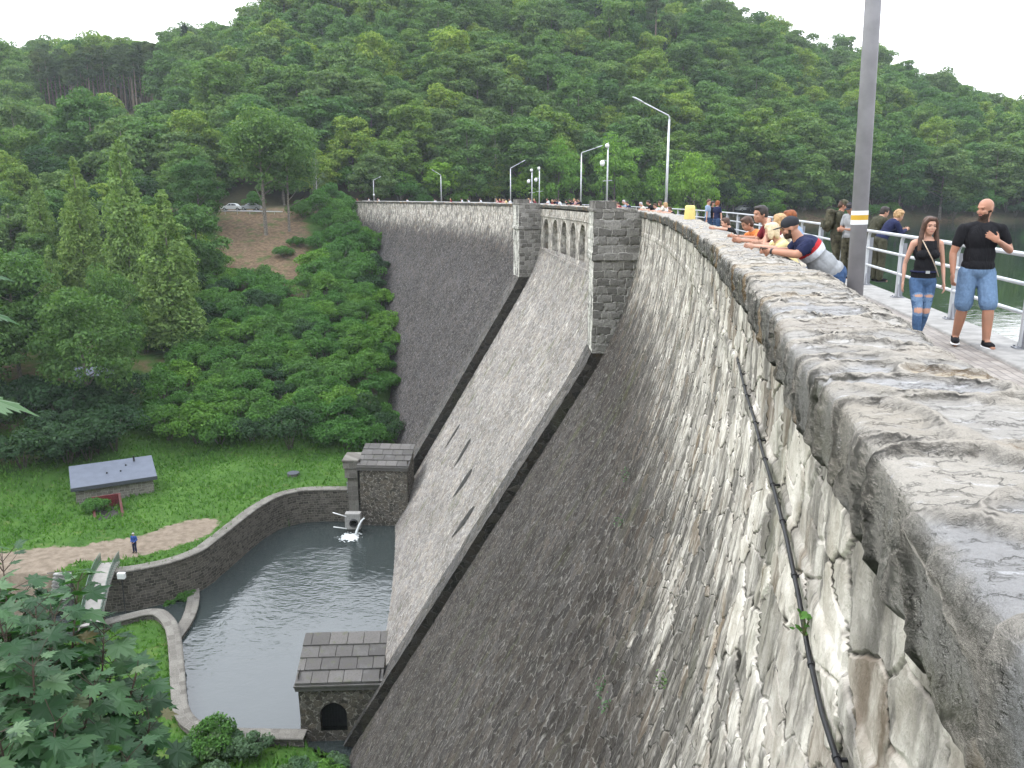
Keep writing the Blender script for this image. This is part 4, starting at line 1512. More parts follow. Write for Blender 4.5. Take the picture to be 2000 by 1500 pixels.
def shrubs():
    R = random.Random(21)
    pts = []
    for i in range(6000):
        u = R.uniform(205, 790); y = R.uniform(90.5, 176)
        x = tt(u) * y
        x, yy, z = (x, y, gz(x, y))
        uu, v, d = screen(x, yy, z)
        # keep clear of the dam face, the bank and the paths
        cxx = float(crest(yy, 0)[0][0])
        off = float(prof(TOPZ - z))
        if x > cxx - off - 1.3: continue
        bank = 392 < uu < 622 and 408 < v < 582 and not (v > 528 and uu < 430 + (v - 528) * 3)
        if bank and R.random() > .015: continue
        if 195 < uu < 330 and 690 < v < 780: continue
        if uu < 250 and v < 640: continue
        if uu < 390 and v < 560: continue
        md = 2.25 if y < 140 else 2.6
        if any((x - a) ** 2 + (yy - b) ** 2 < md * md for a, b in pts): continue
        pts.append((x, yy))
        if len(pts) > 205: break
    for x, y in pts:
        z = gz(x, y)
        uu, v, d = screen(x, y, z)
        dark = R.random() < (.22 if v > 780 else .08)
        band = "lower" if v > 720 else ("middle" if v > 560 else "upper")
        sd = "near the dam wall" if uu > 600 else "left of the thicket's middle"
        plant(SHD if dark else SHR, R.randrange(2) if dark else R.randrange(4), "shrub",
              f"{'dark' if dark else 'bright'} green shrub on the {band} part of the valley slope {sd}", "shrub", f"{'dark' if dark else 'bright'} shrubs on the {band} slope {sd}",
              (x, y, z - .25), R.uniform(.85, 1.28) * (1.15 if uu > 600 and v < 600 else 1), parts=("stems", "foliage"), rand=R)
    # bushes at the foot of the near flank and along the near bank
    for i in range(26):
        u = R.uniform(330, 668); v = R.uniform(1445, 1560)
        p = G(u, v, ZNEAR + .2)
        if p.x > float(crest(p.y, 0)[0][0]) - float(prof(30.4)) - .6: continue
        if u > 540 and v < 1500: continue
        pale = R.random() < .8
        plant(SHG if pale else SHR, R.randrange(2), "shrub", f"{'pale grey-green' if pale else 'green'} leafy shrub below the near gatehouse at the picture's bottom", "shrub",
              f"{'pale' if pale else 'green'} shrubs below the near gatehouse", (p.x, p.y, gz(p.x, p.y) - .1), R.uniform(.45, .8), parts=("stems", "foliage"), rand=R)
    for u, v, s in [(362, 1172, .45), (330, 1182, .3)]:
        p = G(u, v, -30.2)
        plant(SHR, 1, "shrub", "low green bush growing in the shallow channel by the sill", "shrub", "bushes in the shallow channel", (p.x, p.y, -30.4), s, parts=("stems", "foliage"), rand=R)


shrubs()


def edge_bushes():
    R = random.Random(31)
    n = 0
    for i in range(1200):
        u = R.uniform(600, 2040) if R.random() < .45 else R.uniform(1400, 2040)
        y = float(np.interp(tt(u), _T, _K[:, 2, 0])) + R.uniform(-4, 9)
        x = tt(u) * y
        z = gz(x, y) if y < 100 else float(hill_z(np.array([x]), np.array([y]))[0][0])
        if z < LAKEZ + .5: continue
        if any((x - a) ** 2 + (y - b) ** 2 < 9 for a, b in occupied): continue
        occupied.append((x, y))
        side = "along the right lake shore" if u > 1680 else ("at the lake shore left of the near pole" if u > 1420 else "along the wood's edge behind the dam")
        plant(SHR if R.random() < .6 else SHD, R.randrange(2), "shrub", f"dense green shrub {side}", "shrub", f"shrubs {side}", (x, y, z - .4), R.uniform(1.1, 2.2), parts=("stems", "foliage"), rand=R)
        n += 1
        if n > 62: break


edge_bushes()


# --- grass: tufts as one mass
def grass():
    r = np.random.default_rng(3)
    n = 60000
    x = r.uniform(-75, -5, n); y = r.uniform(33, 98, n)
    z = ground_z(x, y)
    ok = (z > -29.6) & ~in_poly(x, y, PATHP) & (z < -20)
    cxx = crest(y, 0)[0]
    ok &= x < cxx - 15.8
    x, y, z = x[ok], y[ok], z[ok]
    k = len(x)
    h = r.uniform(.12, .42, k); a = r.uniform(0, PI, k); wd = r.uniform(.05, .16, k)
    lx, ly = r.normal(size=k) * .15, r.normal(size=k) * .15
    vs = np.empty((k, 3, 3))
    vs[:, 0] = np.stack([x - np.cos(a) * wd, y - np.sin(a) * wd, z - .05], -1)
    vs[:, 1] = np.stack([x + np.cos(a) * wd, y + np.sin(a) * wd, z - .05], -1)
    vs[:, 2] = np.stack([x + lx, y + ly, z + h], -1)
    me = bpy.data.meshes.new("grass")
    me.from_pydata(vs.reshape(-1, 3).tolist(), [], np.arange(k * 3).reshape(-1, 3).tolist())
    t = leaf_mat("grass_blades", (.045, .12, .018), (.075, .18, .028), (.12, .23, .045), hue=0)
    tag(link("grass", me, t), "rough green grass on the valley floor and pool bank", "grass", kind="stuff")


grass()


# --- maple in front
def maple_leaf(size, r):
    """five-lobed leaf outline, gently folded; returns verts, faces"""
    out = [(0, -.02), (.10, -.10), (.30, -.14), (.27, 0.0), (.52, .10), (.40, .18), (.62, .42), (.42, .40), (.38, .52), (.20, .40), (.22, .66), (.10, .62), (0, 1.0)]
    pts = out + [(-x, y) for x, y in reversed(out[1:-1])]
    vs = [Vector((0, .22, 0))]
    cup = r.uniform(.1, .35); drp = r.uniform(.1, .45)
    for x, y in pts:
        vs.append(Vector((x, y, -cup * abs(x) ** 1.5 - drp * max(0, y) ** 2 * .6 + .03 * math.sin(9 * x + 5 * y))))
    n = len(pts)
    return [v * size for v in vs], [(0, i + 1, (i + 1) % n + 1) for i in range(n)]


def maple():
    R = random.Random(9)
    t = NT("maple_foliage")
    isl = t.n("NewGeometry", out=8)
    c = t.ramp(isl, [(.0, (.014, .046, .016)), (.45, (.026, .076, .026)), (.85, (.050, .118, .042)), (.985, (.10, .17, .08)), (1.0, (.15, .13, .06))])
    M_MAP = t.finish(c, .5, None, 0, .30, trans=t.mix(1.0, c, (1.1, 1.35, .5), 'MULTIPLY'))
    M_TWIG = plain("maple_twig", (.05, .035, .025), .8, var=.3)
    org = Vector((-3.3, 4.7, -8.0))
    org.z = gz(org.x, org.y)
    root = thing("maple_tree", "maple with large pointed leaves filling the bottom left corner", "tree", org)
    lv = MB(); tw = MB()
    shoots = []
    def S(u, v, d):
        q = ray(u, v)
        return EYE + q * d
    tips = [(30, 1085, 5.4), (95, 1175, 5.0), (205, 1125, 5.3), (160, 1190, 4.7), (255, 1225, 5.2), (320, 1300, 5.0), (20, 1190, 4.3), (90, 1290, 4.2), (235, 1330, 4.5), (345, 1400, 4.9), (-60, 1120, 5.0), (-70, 1260, 4.4), (160, 1400, 4.1), (20, 1420, 3.9), (300, 1470, 4.4), (-110, 1380, 4.2), (230, 1520, 4.0), (90, 1540, 3.8), (380, 1510, 5.0), (-20, 1600, 3.8), (40, 1230, 5.2), (120, 1245, 5.3), (180, 1300, 5.0), (-30, 1180, 5.4), (70, 1150, 5.6), (250, 1420, 4.7), (110, 1400, 4.6), (10, 1310, 4.8), (330, 1345, 5.3), (200, 1450, 4.4), (280, 1265, 5.5), (150, 1160, 5.7), (200, 1240, 5.8), (60, 1240, 5.9), (290, 1390, 5.6), (130, 1320, 5.4), (0, 1340, 5.5)]
    hub = S(80, 1750, 5.0)
    tw.tube([org + Vector((0, 0, -.4)), org.lerp(hub, .5) + Vector((.15, 0, 0)), hub], [.16, .12, .07], 8)
    for (u, v, d) in tips:
        u -= 52 if u > 100 else 25
        v += 12
        tip = S(u, v, d)
        base = hub.lerp(tip, .25) + Vector((0, 0, -.35))
        mid = base.lerp(tip, .55) + Vector((R.uniform(-.08, .08), R.uniform(-.08, .08), -.05))
        tw.tube([hub, base, mid, tip], [.03, .02, .010, .004], 5)
        L = (tip - base).length
        nn = int(L / .062)
        for i in range(nn + 1):
            f = i / max(1, nn)
            p = base.lerp(mid, f / .55) if f < .55 else mid.lerp(tip, (f - .55) / .45)
            dirn = (tip - base).normalized()
            for k in range(3 if f < .96 else 4):
                a = k * PI * 2 / 3 + i * 1.35 + R.uniform(-.5, .5)
                side = dirn.orthogonal().normalized()
                side = Matrix.Rotation(a, 3, dirn) @ side
                out = (side + Vector((0, 0, .12)) + dirn * (.25 if f < .9 else .8)).normalized()
                pl = R.uniform(.06, .16)
                q = p + out * pl
                tw.tube([p, q], [.0025, .002], 4, caps=False)
                sz = R.uniform(.115, .20) * (1.0 if f < .93 else .6)
                vs, fs = maple_leaf(sz, R)
                yax = (out + Vector((0, 0, -.35 - R.random() * .45))).normalized()
                zax = (Vector((0, 0, 1)) + Vector((R.gauss(0, .35), R.gauss(0, .35), 0)) + out * .3)
                xax = yax.cross(zax).normalized(); zax = xax.cross(yax).normalized()
                Mx = Matrix((xax, yax, zax)).transposed()
                lv.add([q + Mx @ w_ for w_ in vs], fs)
    tw.build("branches", M_TWIG, root, smooth=True)
    lv.build("foliage", M_MAP, root)
    # leaves of a nearer bough at the left edge
    root2 = thing("leafy_bough", "bright maple leaves of a nearer bough at the left edge", "bough", S(-260, 760, 2.6))
    lv = MB(); tw = MB()
    b0 = S(-260, 760, 2.6)
    for (u, v, d, sz, ang, dip) in [(-22, 535, 2.6, .075, .5, -.35), (-34, 606, 2.6, .115, .6, -.42), (-42, 775, 2.3, .165, .7, -.42), (-44, 660, 2.5, .07, .2, -1.6), (-40, 560, 2.6, .06, .2, -1.2)]:
        p = S(u, v, d)
        tw.tube([b0, b0.lerp(p, .6) + Vector((0, 0, .02)), p], [.006, .004, .002], 5)
        vs, fs = maple_leaf(sz, R)
        yax = Vector((1, ang, dip)).normalized(); zax = Vector((-.1, -.15, 1))
        xax = yax.cross(zax).normalized(); zax = xax.cross(yax).normalized()
        Mx = Matrix((xax, yax, zax)).transposed()
        lv.add([p + Mx @ w_ for w_ in vs], fs)
    b1 = b0 + Vector((-1.6, .3, -1.0))
    tw.tube([b1, b0.lerp(b1, .5) + Vector((0, 0, .1)), b0], [.02, .014, .006], 6)
    tw.build("twig", M_TWIG, root2, smooth=True)
    lv.build("leaves", M_MAP, root2)


maple()
# ------------------------------------------------------------------ built things
M_GALV = plain("galvanised_steel", (.42, .43, .44), .42, .75, var=.12, sc=9, spec=.5)
M_RAIL = plain("grey_rail_paint", (.47, .485, .50), .45, .35, var=.06, sc=6, spec=.5)
M_POST = plain("dark_grey_post", (.22, .226, .245), .5, .2, var=.08, sc=6)
M_POLE = plain("grey_pole_paint", (.195, .189, .198), .5, .1, var=.14, sc=5, bump=.1)
M_WHITE = plain("white_paint", (.66, .66, .65), .55, var=.05)
M_OCHRE = plain("ochre_paint", (.50, .30, .03), .6, var=.08)
M_BLACK = plain("black_plastic", (.02, .02, .022), .45, var=.2)
M_YEL = plain("pale_yellow_plastic", (.60, .47, .16), .55, var=.06)
M_ROOFM = plain("blue_grey_sheet", (.085, .098, .128), .5, .3, var=.1, sc=1.5, spec=.5)
M_SLAB = None
M_RED = plain("red_brown_paint", (.060, .014, .011), .7, var=.25, sc=3)
M_DOOR = plain("black_iron_door", (.012, .012, .014), .6, .4, var=.3)
M_DARK = plain("dark_patch", (.026, .024, .021), .8, var=.5, sc=3)
M_GREEN = plain("green_rail_paint", (.095, .135, .11), .55, .2, var=.15)
M_DECK = plain("pale_bridge_deck", (.25, .235, .215), .85, var=.12, sc=2)
M_FOAM = plain("white_foam", (.55, .57, .57), .6, var=.06, sc=6, bump=.6)


def slab_mat():
    t = NT("roof_slab_stone")
    o = t.n("NewGeometry", out=0)
    a = t.noise(o, 1.2, 6, .65); f = t.noise(o, 9, 6, .65)
    isl = t.n("NewGeometry", out=8)
    c = t.mix(isl, (.070, .065, .061), (.125, .116, .108))
    c = t.mix(t.math('MULTIPLY', t.sm(a, .5, .7), .6), c, (.13, .126, .122))
    c = t.mix(t.math('MULTIPLY', t.sm(f, .45, .7), .5), c, (.055, .053, .048))
    c = t.mix(t.math('MULTIPLY', t.sm(t.noise(o, 2.6, 6, .65), .55, .7), .6), c, (.085, .09, .05))
    return t.finish(c, .85, t.bump(f, .5, .03), 0, .25)


M_SLAB = slab_mat()


# --- railing along the lake side
def railing():
    OFF = -3.5
    root = thing("railing", "grey tubular railing with three rails along the lake edge", "railing", cpt(10.3, OFF, .035))
    posts = [3.2, 5.6, 7.9, 10.3, 12.7, 15.4, 17.6]
    while posts[-1] < 176: posts.append(posts[-1] + 2.3)
    for z, nm in ((.42, "bottom_rail"), (.76, "middle_rail")):
        m = MB()
        ys = np.arange(3.2, 176.5, .575)
        m.tube([cpt(y, OFF, z + .035) for y in ys], .026, 8)
        m.build(nm, M_RAIL, root, smooth=True)
    m = MB()
    ys = np.arange(3.2, 176.5, .575)
    m.tube([cpt(y, OFF, 1.10 + .035) for y in ys], .031, 9)
    m.build("top_rail", M_RAIL, root, smooth=True)

    def post_mesh():
        m = MB()
        # local: x across (towards lake), y along the rail, z up
        m.tube([(0, 0, .02), (0, 0, .93), (0, -.03, 1.03), (0, -.09, 1.085), (0, -.17, 1.10)], [.031] * 5, 10, mi=1)
        m.box((.055, 0, .5), (.085, .014, .94))
        m.box((.02, 0, .008), (.20, .15, .016))
        for s in (-1, 1):
            m.add([(0, s * .005, .30), (0, s * .11, .016), (.02, s * .11, .016), (.02, s * .005, .30), (0, s * .005, .016), (.02, s * .005, .016)],
                  [(0, 1, 2, 3), (0, 4, 1), (3, 2, 5)])
            for xx in (-.05, .09):
                m.tube([(xx, s * .055, .016), (xx, s * .055, .035)], .012, 6)
        return m.mesh("post", False)
    pm = post_mesh(); pm.materials.append(M_POST); pm.materials.append(M_RAIL)
    for i, y in enumerate(posts):
        o = bpy.data.objects.new("post", pm)
        COL.objects.link(o); o.parent = root
        o.location = cpt(y, OFF, .035) - WORG[root.name]
        o.rotation_euler = (0, 0, chead(y))


railing()


# --- lamps
def lamp2(y, off, H, side, label, lean=0.0, band=False, arm=1.15, rise=.5, collar=False):
    base = cpt(y, off, 0)
    root = thing("street_lamp", label, "street lamp", base, chead(y), "street lamps along the dam crest")
    root.rotation_euler = (0, -lean, chead(y))
    def put(nm, mb, mat, smooth=True, parent=root):
        me = mb.mesh(nm, smooth); me.materials.append(mat)
        o = bpy.data.objects.new(nm, me); COL.objects.link(o); o.parent = parent
        return o
    m = MB()
    m.tube([(0, 0, 0), (0, 0, H * .5), (0, 0, H - .12)], [.068, .062, .045 if not band else .056], 16)
    m.tube([(0, 0, 0), (0, 0, .02)], [.12, .12], 14)
    put("pole", m, M_POLE if band else M_GALV)
    m = MB()
    m.tube([(0, 0, H - .2), (0, 0, H - .05), (side * .05, 0, H + .03), (side * arm, 0, H + rise)], [.04, .038, .034, .028], 10)
    put("arm", m, M_POLE if band else M_GALV)
    m = MB()
    d = Vector((side * arm, 0, rise)).normalized()
    p = Vector((side * arm, 0, H + rise))
    m.tube([p - d * .05, p + d * .12, p + d * .42, p + d * .55], [.05, .085, .085, .03], 10, flat=.55)
    hd = put("lamp_head", m, M_GALV)
    if band:
        for z0, z1, mt, nm in ((1.588, 1.624, M_WHITE, "painted_band"), (1.624, 1.664, M_OCHRE, "painted_band"), (1.664, 1.698, M_WHITE, "painted_band")):
            m = MB()
            r0 = .0685 - (.0685 - .062) * z0 / (H * .5) + .002
            n = 18
            vs = [(r0 * math.cos(2 * PI * k / n), r0 * math.sin(2 * PI * k / n), z) for z in (z0, z1) for k in range(n)]
            m.add(vs, [(k, (k + 1) % n, n + (k + 1) % n, n + k) for k in range(n)])
            put(nm, m, mt)
        m = MB(); m.tube([(0, 0, .62), (0, 0, .66)], [.072, .072], 16); put("clamp", m, M_GALV)
    if collar:
        m = MB(); m.tube([(0, 0, 2.2), (0, 0, 2.5)], [.16, .16], 10); put("junction_box", m, M_WHITE)
    return root


lamp2(6.95, -.86, 5.6, -1, "thick grey pole with a white and ochre painted band beside the walking couple", lean=.028, band=True)
lamp2(40.0, -.95, 5.5, -1, "tall bent street lamp leaning its arm left, right of the near pier", arm=1.25, rise=.62)
lamp2(70.0, -.95, 5.4, 1, "street lamp between the two piers with its arm to the right", arm=1.25, rise=.42)
lamp2(100.0, -.95, 5.2, 1, "street lamp just left of the second pier", arm=1.35, rise=.7)
lamp2(130.0, -.95, 5.2, -1, "lone street lamp with arm to the left on the far dam crest", arm=1.0, rise=.55)
lamp2(163.0, -.95, 5.1, 1, "farthest street lamp with a white box at the end of the dam", arm=1.1, rise=.5, collar=True)


def camera_pole(y, off, H, label, dome=True):
    base = cpt(y, off, 0)
    root = thing("camera_pole", label, "camera pole", base, 0, "security camera poles on the dam")
    def put(nm, mb, mat, parent=root):
        me = mb.mesh(nm, True); me.materials.append(mat)
        o = bpy.data.objects.new(nm, me); COL.objects.link(o); o.parent = parent
    m = MB(); m.tube([(0, 0, 0), (0, 0, H * .6), (0, 0, H)], [.075, .06, .05], 10); put("pole", m, M_GALV)
    m = MB(); m.tube([(0, 0, H - .9), (-.32, 0, H - .82)], .025, 6); m.tube([(0, 0, H - .1), (-.05, 0, H + .12)], .03, 6)
    m.tube([(-.3, 0, H - 2.2), (.35, 0, H - 2.15)], .02, 6); put("bracket", m, M_GALV)
    m = MB(); m.ell((-.36, 0, H - 1.02), (.17, .17, .2)); put("dome_camera", m, M_WHITE)
    m = MB(); m.ell((-.06, 0, H + .12), (.15, .15, .15)); m.tube([(0, 0, H - .1), (0, 0, H + .35)], .012, 5); put("floodlight", m, M_WHITE)


camera_pole(57.5, -.55, 5.1, "pole with white dome camera and floodlight beside the near pier")
camera_pole(89.5, -.55, 4.5, "left of two thin camera poles behind the second pier")
camera_pole(86.5, -.60, 4.6, "right of two thin camera poles behind the second pier")


# --- yellow drum on the parapet
def drum():
    p = cpt(26.3, -.46, TOPZ)
    root = thing("plastic_drum", "pale yellow plastic drum standing on the stone parapet", "drum", p)
    m = MB(); m.tube([(0, 0, 0), (0, 0, .03), (0, 0, .36), (0, 0, .42), (0, 0, .445)], [.175, .18, .158, .148, .12], 20)
    m.local("body", M_YEL, root, smooth=True)
    m = MB()
    for z in (.06, .2, .34):
        r = .181 - .024 * z / .36
        m.tube([(0, 0, z), (0, 0, z + .015)], [r, r], 20)
    m.local("hoop", M_YEL, root, smooth=True)


drum()


# --- cable clipped to the dam face
def face_hit(u, v, off=flank_off, dmin=.6, dmax=140, inset=0.0, ylim=None):
    d = ray(u, v)
    k = np.linspace(dmin, dmax, 24000) if dmax > 30 else np.linspace(dmin, dmax, 8000)
    X = d.x * k; Y = d.y * k; Z = EYE.z + d.z * k
    h = TOPZ - Z
    o = off(np.clip(h, 0, None)) + inset
    x, s = cx(np.clip(Y, -9, 200))
    surf = x - o * np.sqrt(1 + s * s)
    m = (X > surf) & (h > .3)
    i = int(np.argmax(m))
    return Vector((float(X[i]), float(Y[i]), float(Z[i])))


def cable():
    px = [(1440, 700), (1456, 765), (1472, 815), (1490, 885), (1513, 960), (1536, 1050), (1560, 1165), (1580, 1280), (1606, 1395), (1640, 1500), (1690, 1640)]
    pts = [face_hit(u, v, inset=.05, dmax=28) for u, v in px]
    dense = []
    for a, b in zip(pts[:-1], pts[1:]):
        for k in range(6): dense.append(a.lerp(b, k / 6))
    dense.append(pts[-1])
    root = thing("cable", "black cable clipped down the lime-stained dam face", "cable", pts[6])
    m = MB(); m.tube(dense, .0115, 9); m.build("conduit", M_BLACK, root, smooth=True)
    acc = 0; nxt = .3
    for a, b in zip(dense[:-1], dense[1:]):
        acc += (b - a).length
        if acc > nxt:
            nxt += .34 + .05 * acc
            t = (b - a).normalized()
            m = MB(); m.tube([a - t * .012, a + t * .012], [.016, .016], 9)
            m.box(a + Vector((.02, -.01, 0)), (.05, .012, .012))
            m.build("clip", M_BLACK, root, org=a)
    # sprig growing at the cable
    p = face_hit(1572, 1225, inset=.05, dmax=28)
    R = random.Random(3)
    root = thing("wall_sprig", "small green sprig growing out of the wall beside the cable", "plant", p)
    lv = MB(); st = MB()
    for k in range(13):
        e = Vector((R.uniform(-.05, .03), R.uniform(-.05, .03), R.uniform(-.05, .09)))
        st.tube([(0, 0, -.04), e * .6, e], [.0025, .002, .001], 4)
        sz = R.uniform(.014, .026); a = R.random() * 6.28
        M = Matrix.Rotation(a, 3, 'Z') @ Matrix.Rotation(R.uniform(-.6, .6), 3, 'X')
        lv.add([e + M @ Vector(q) * sz for q in ((0, -1, 0), (.7, -.2, .1), (.5, .7, 0), (0, 1, -.1), (-.5, .7, 0), (-.7, -.2, .1))], [(0, 1, 2, 3, 4, 5)])
    st.local("stem", M_TWIGS, root); lv.local("leaves", L_SHRUB, root)
    for u, v, s, lab in [(1225, 935, .45, "small weed on the dark flank below the white streaks"), (1215, 1020, .4, "tiny weed halfway down the dark flank"), (1300, 1335, .3, "weed on the flank low down near the streaked stones"), (1190, 1385, .35, "weed on the flank left of the cable near the picture's bottom"), (1180, 1345, .3, "tiny weed just above another weed on the lower flank")]:
        p = face_hit(u, v, inset=.02)
        root = thing("wall_weed", lab, "plant", p)
        lv = MB(); st = MB()
        st.tube([(0, 0, 0), (-.1 * s, -.1 * s, .3 * s)], [.01, .004], 4)
        for k in range(40):
            e = Vector((R.gauss(-.08, .22), R.gauss(-.05, .22), R.gauss(.1, .25))) * s
            sz = R.uniform(.03, .07) * s * 1.6
            M = Matrix.Rotation(R.random() * 6.28, 3, 'Z') @ Matrix.Rotation(R.uniform(-1, 1), 3, 'X')
            lv.add([e + M @ Vector(q) * sz for q in ((0, -1, 0), (.6, 0, .2), (0, 1, 0), (-.6, 0, .2))], [(0, 1, 2, 3)])
        st.local("stem", M_TWIGS, root); lv.local("leaves", L_GREY, root)


M_TWIGS = plain("green_stem", (.09, .10, .04), .8)
cable()


# --- drain openings on the spillway: their shade and stain as flat dark patches
def slits():
    off = lambda h: prof(h) - .45
    for (a, b, wd) in (((900, 828), (868, 878), .75), ((921, 856), (886, 915), 1.15), ((924, 916), (884, 974), 1.2), ((928, 990), (882, 1052), 1.1)):
        A = face_hit(*a, off=off, inset=.0); B = face_hit(*b, off=off, inset=.0)
        ax = (B - A); L = ax.length; ax.normalize()
        # surface normal of the chute
        y = A.y; T = Vector((math.sin(-chead(y)), math.cos(chead(y)), 0)); T = (cpt(y + .5, 0, 0) - cpt(y - .5, 0, 0)).normalized()
        S = (cpt(y, float(off(TOPZ - A.z + 1)), A.z - 1) - cpt(y, float(off(TOPZ - A.z)), A.z)).normalized()
        N = S.cross(T).normalized()
        if N.x > 0: N = -N
        w = N.cross(ax).normalized()
        m = MB(); n = 16
        top, bot = [], []
        for k in range(n + 1):
            f = k / n
            hw = wd * .5 * math.sin(PI * min(1, f ** .7)) ** .8 * (1 if f < .4 else 1 - .5 * (f - .4))
            c = A + ax * L * f + N * .055
            top.append(c + w * hw); bot.append(c - w * hw)
        vs = top + bot
        m.add(vs, [(k, k + 1, n + 2 + k, n + 1 + k) for k in range(n)])
        m.build("drain_shade_stain", M_DARK, dam)


slits()


# --- pool walls
def wall(name, label, line, th, ztop, zbot, mat, side=1, cap=None, cap_mat=None, cat="wall"):
    """extruded along a smooth line; the given line is the water-side crown edge"""
    pts = [Vector((p.x, p.y, 0)) for p in line]
    # resample
    dense = []
    n = len(pts)
    for i in range(n - 1):
        p0 = pts[max(0, i - 1)]; p1 = pts[i]; p2 = pts[i + 1]; p3 = pts[min(n - 1, i + 2)]
        L = (p2 - p1).length; m = max(2, int(L / .25))
        for k in range(m):
            t = k / m
            dense.append(.5 * ((2 * p1) + (p2 - p0) * t + (2 * p0 - 5 * p1 + 4 * p2 - p3) * t * t + (3 * p1 - p0 - 3 * p2 + p3) * t ** 3))
    dense.append(pts[-1])
    D = np.array([(p.x, p.y) for p in dense])
    T = np.gradient(D, axis=0); T /= np.linalg.norm(T, axis=1)[:, None]
    Nn = np.stack([-T[:, 1], T[:, 0]], -1) * side            # away from the water
    S = np.concatenate([[0], np.cumsum(np.linalg.norm(np.diff(D, axis=0), axis=1))])
    def sheet(pr):
        P = np.array([[(D[i, 0] + Nn[i, 0] * o, D[i, 1] + Nn[i, 1] * o, z) for o, z in pr] for i in range(len(D))])
        rr = np.concatenate([[0], np.cumsum(np.hypot(*np.diff(np.array(pr), axis=0).T))])
        UV = np.stack([np.broadcast_to(S[:, None], P.shape[:2]), np.broadcast_to(rr[None], P.shape[:2])], -1)
        return P, UV
    org = Vector((float(D[len(D) // 2, 0]), float(D[len(D) // 2, 1]), zbot))
    root = thing(name, label, cat, org, kind="thing")
    nz_ = max(3, int((ztop - zbot) / .16))
    pr = [(-.12 * (k / nz_), ztop - (ztop - zbot) * k / nz_) for k in range(nz_, -1, -1)]
    ct = ztop
    pr += [(th * k / 5, ct + .02) for k in range(1, 5)] + [(th, ct)] + [(th, ct - (ct - zbot) * k / 4) for k in range(1, 5)]
    P, UV = sheet(pr)
    me = grid_mesh(P - np.array(org), UV, name="masonry", flip=(side > 0))
    link("masonry", me, mat, root)
    if cap:
        pr = [(-.06, ct + .004), (-.08, ct + .03), (-.07, ct + cap)] + [(-.07 + (th + .14) * k / 6, ct + cap + .01) for k in range(1, 6)] + [(th + .07, ct + cap), (th + .08, ct + .03), (th + .06, ct - .02)]
        P, UV = sheet(pr)
        me = grid_mesh(P - np.array(org), UV, name="coping", flip=(side > 0))
        link("coping", me, cap_mat, root)
    return root


M_CAPW = course_mat("pool_coping", (.15, .138, .12), (.25, .235, .205), (.20, .185, .165), .75, .5, .03)
wall("retaining_wall", "tall curved stone retaining wall on the far side of the pool", [Vector(p) for p in FARW], .85, ZFAR + .05, -32.6, M_POOLW, side=1, cap=.14, cap_mat=M_CAPW)
wall("pool_wall", "low stone wall curling round the near side of the pool", [Vector(p) for p in NEARW], .80, -28.95, -32.6, M_POOLW, side=-1, cap=.10, cap_mat=M_CAPW)
wall("sill_wall", "short curved sill wall between pool and channel", [Vector(p) for p in SILL], .8, -29.75, -32.6, M_POOLW, side=-1, cap=.06, cap_mat=M_CAPW)


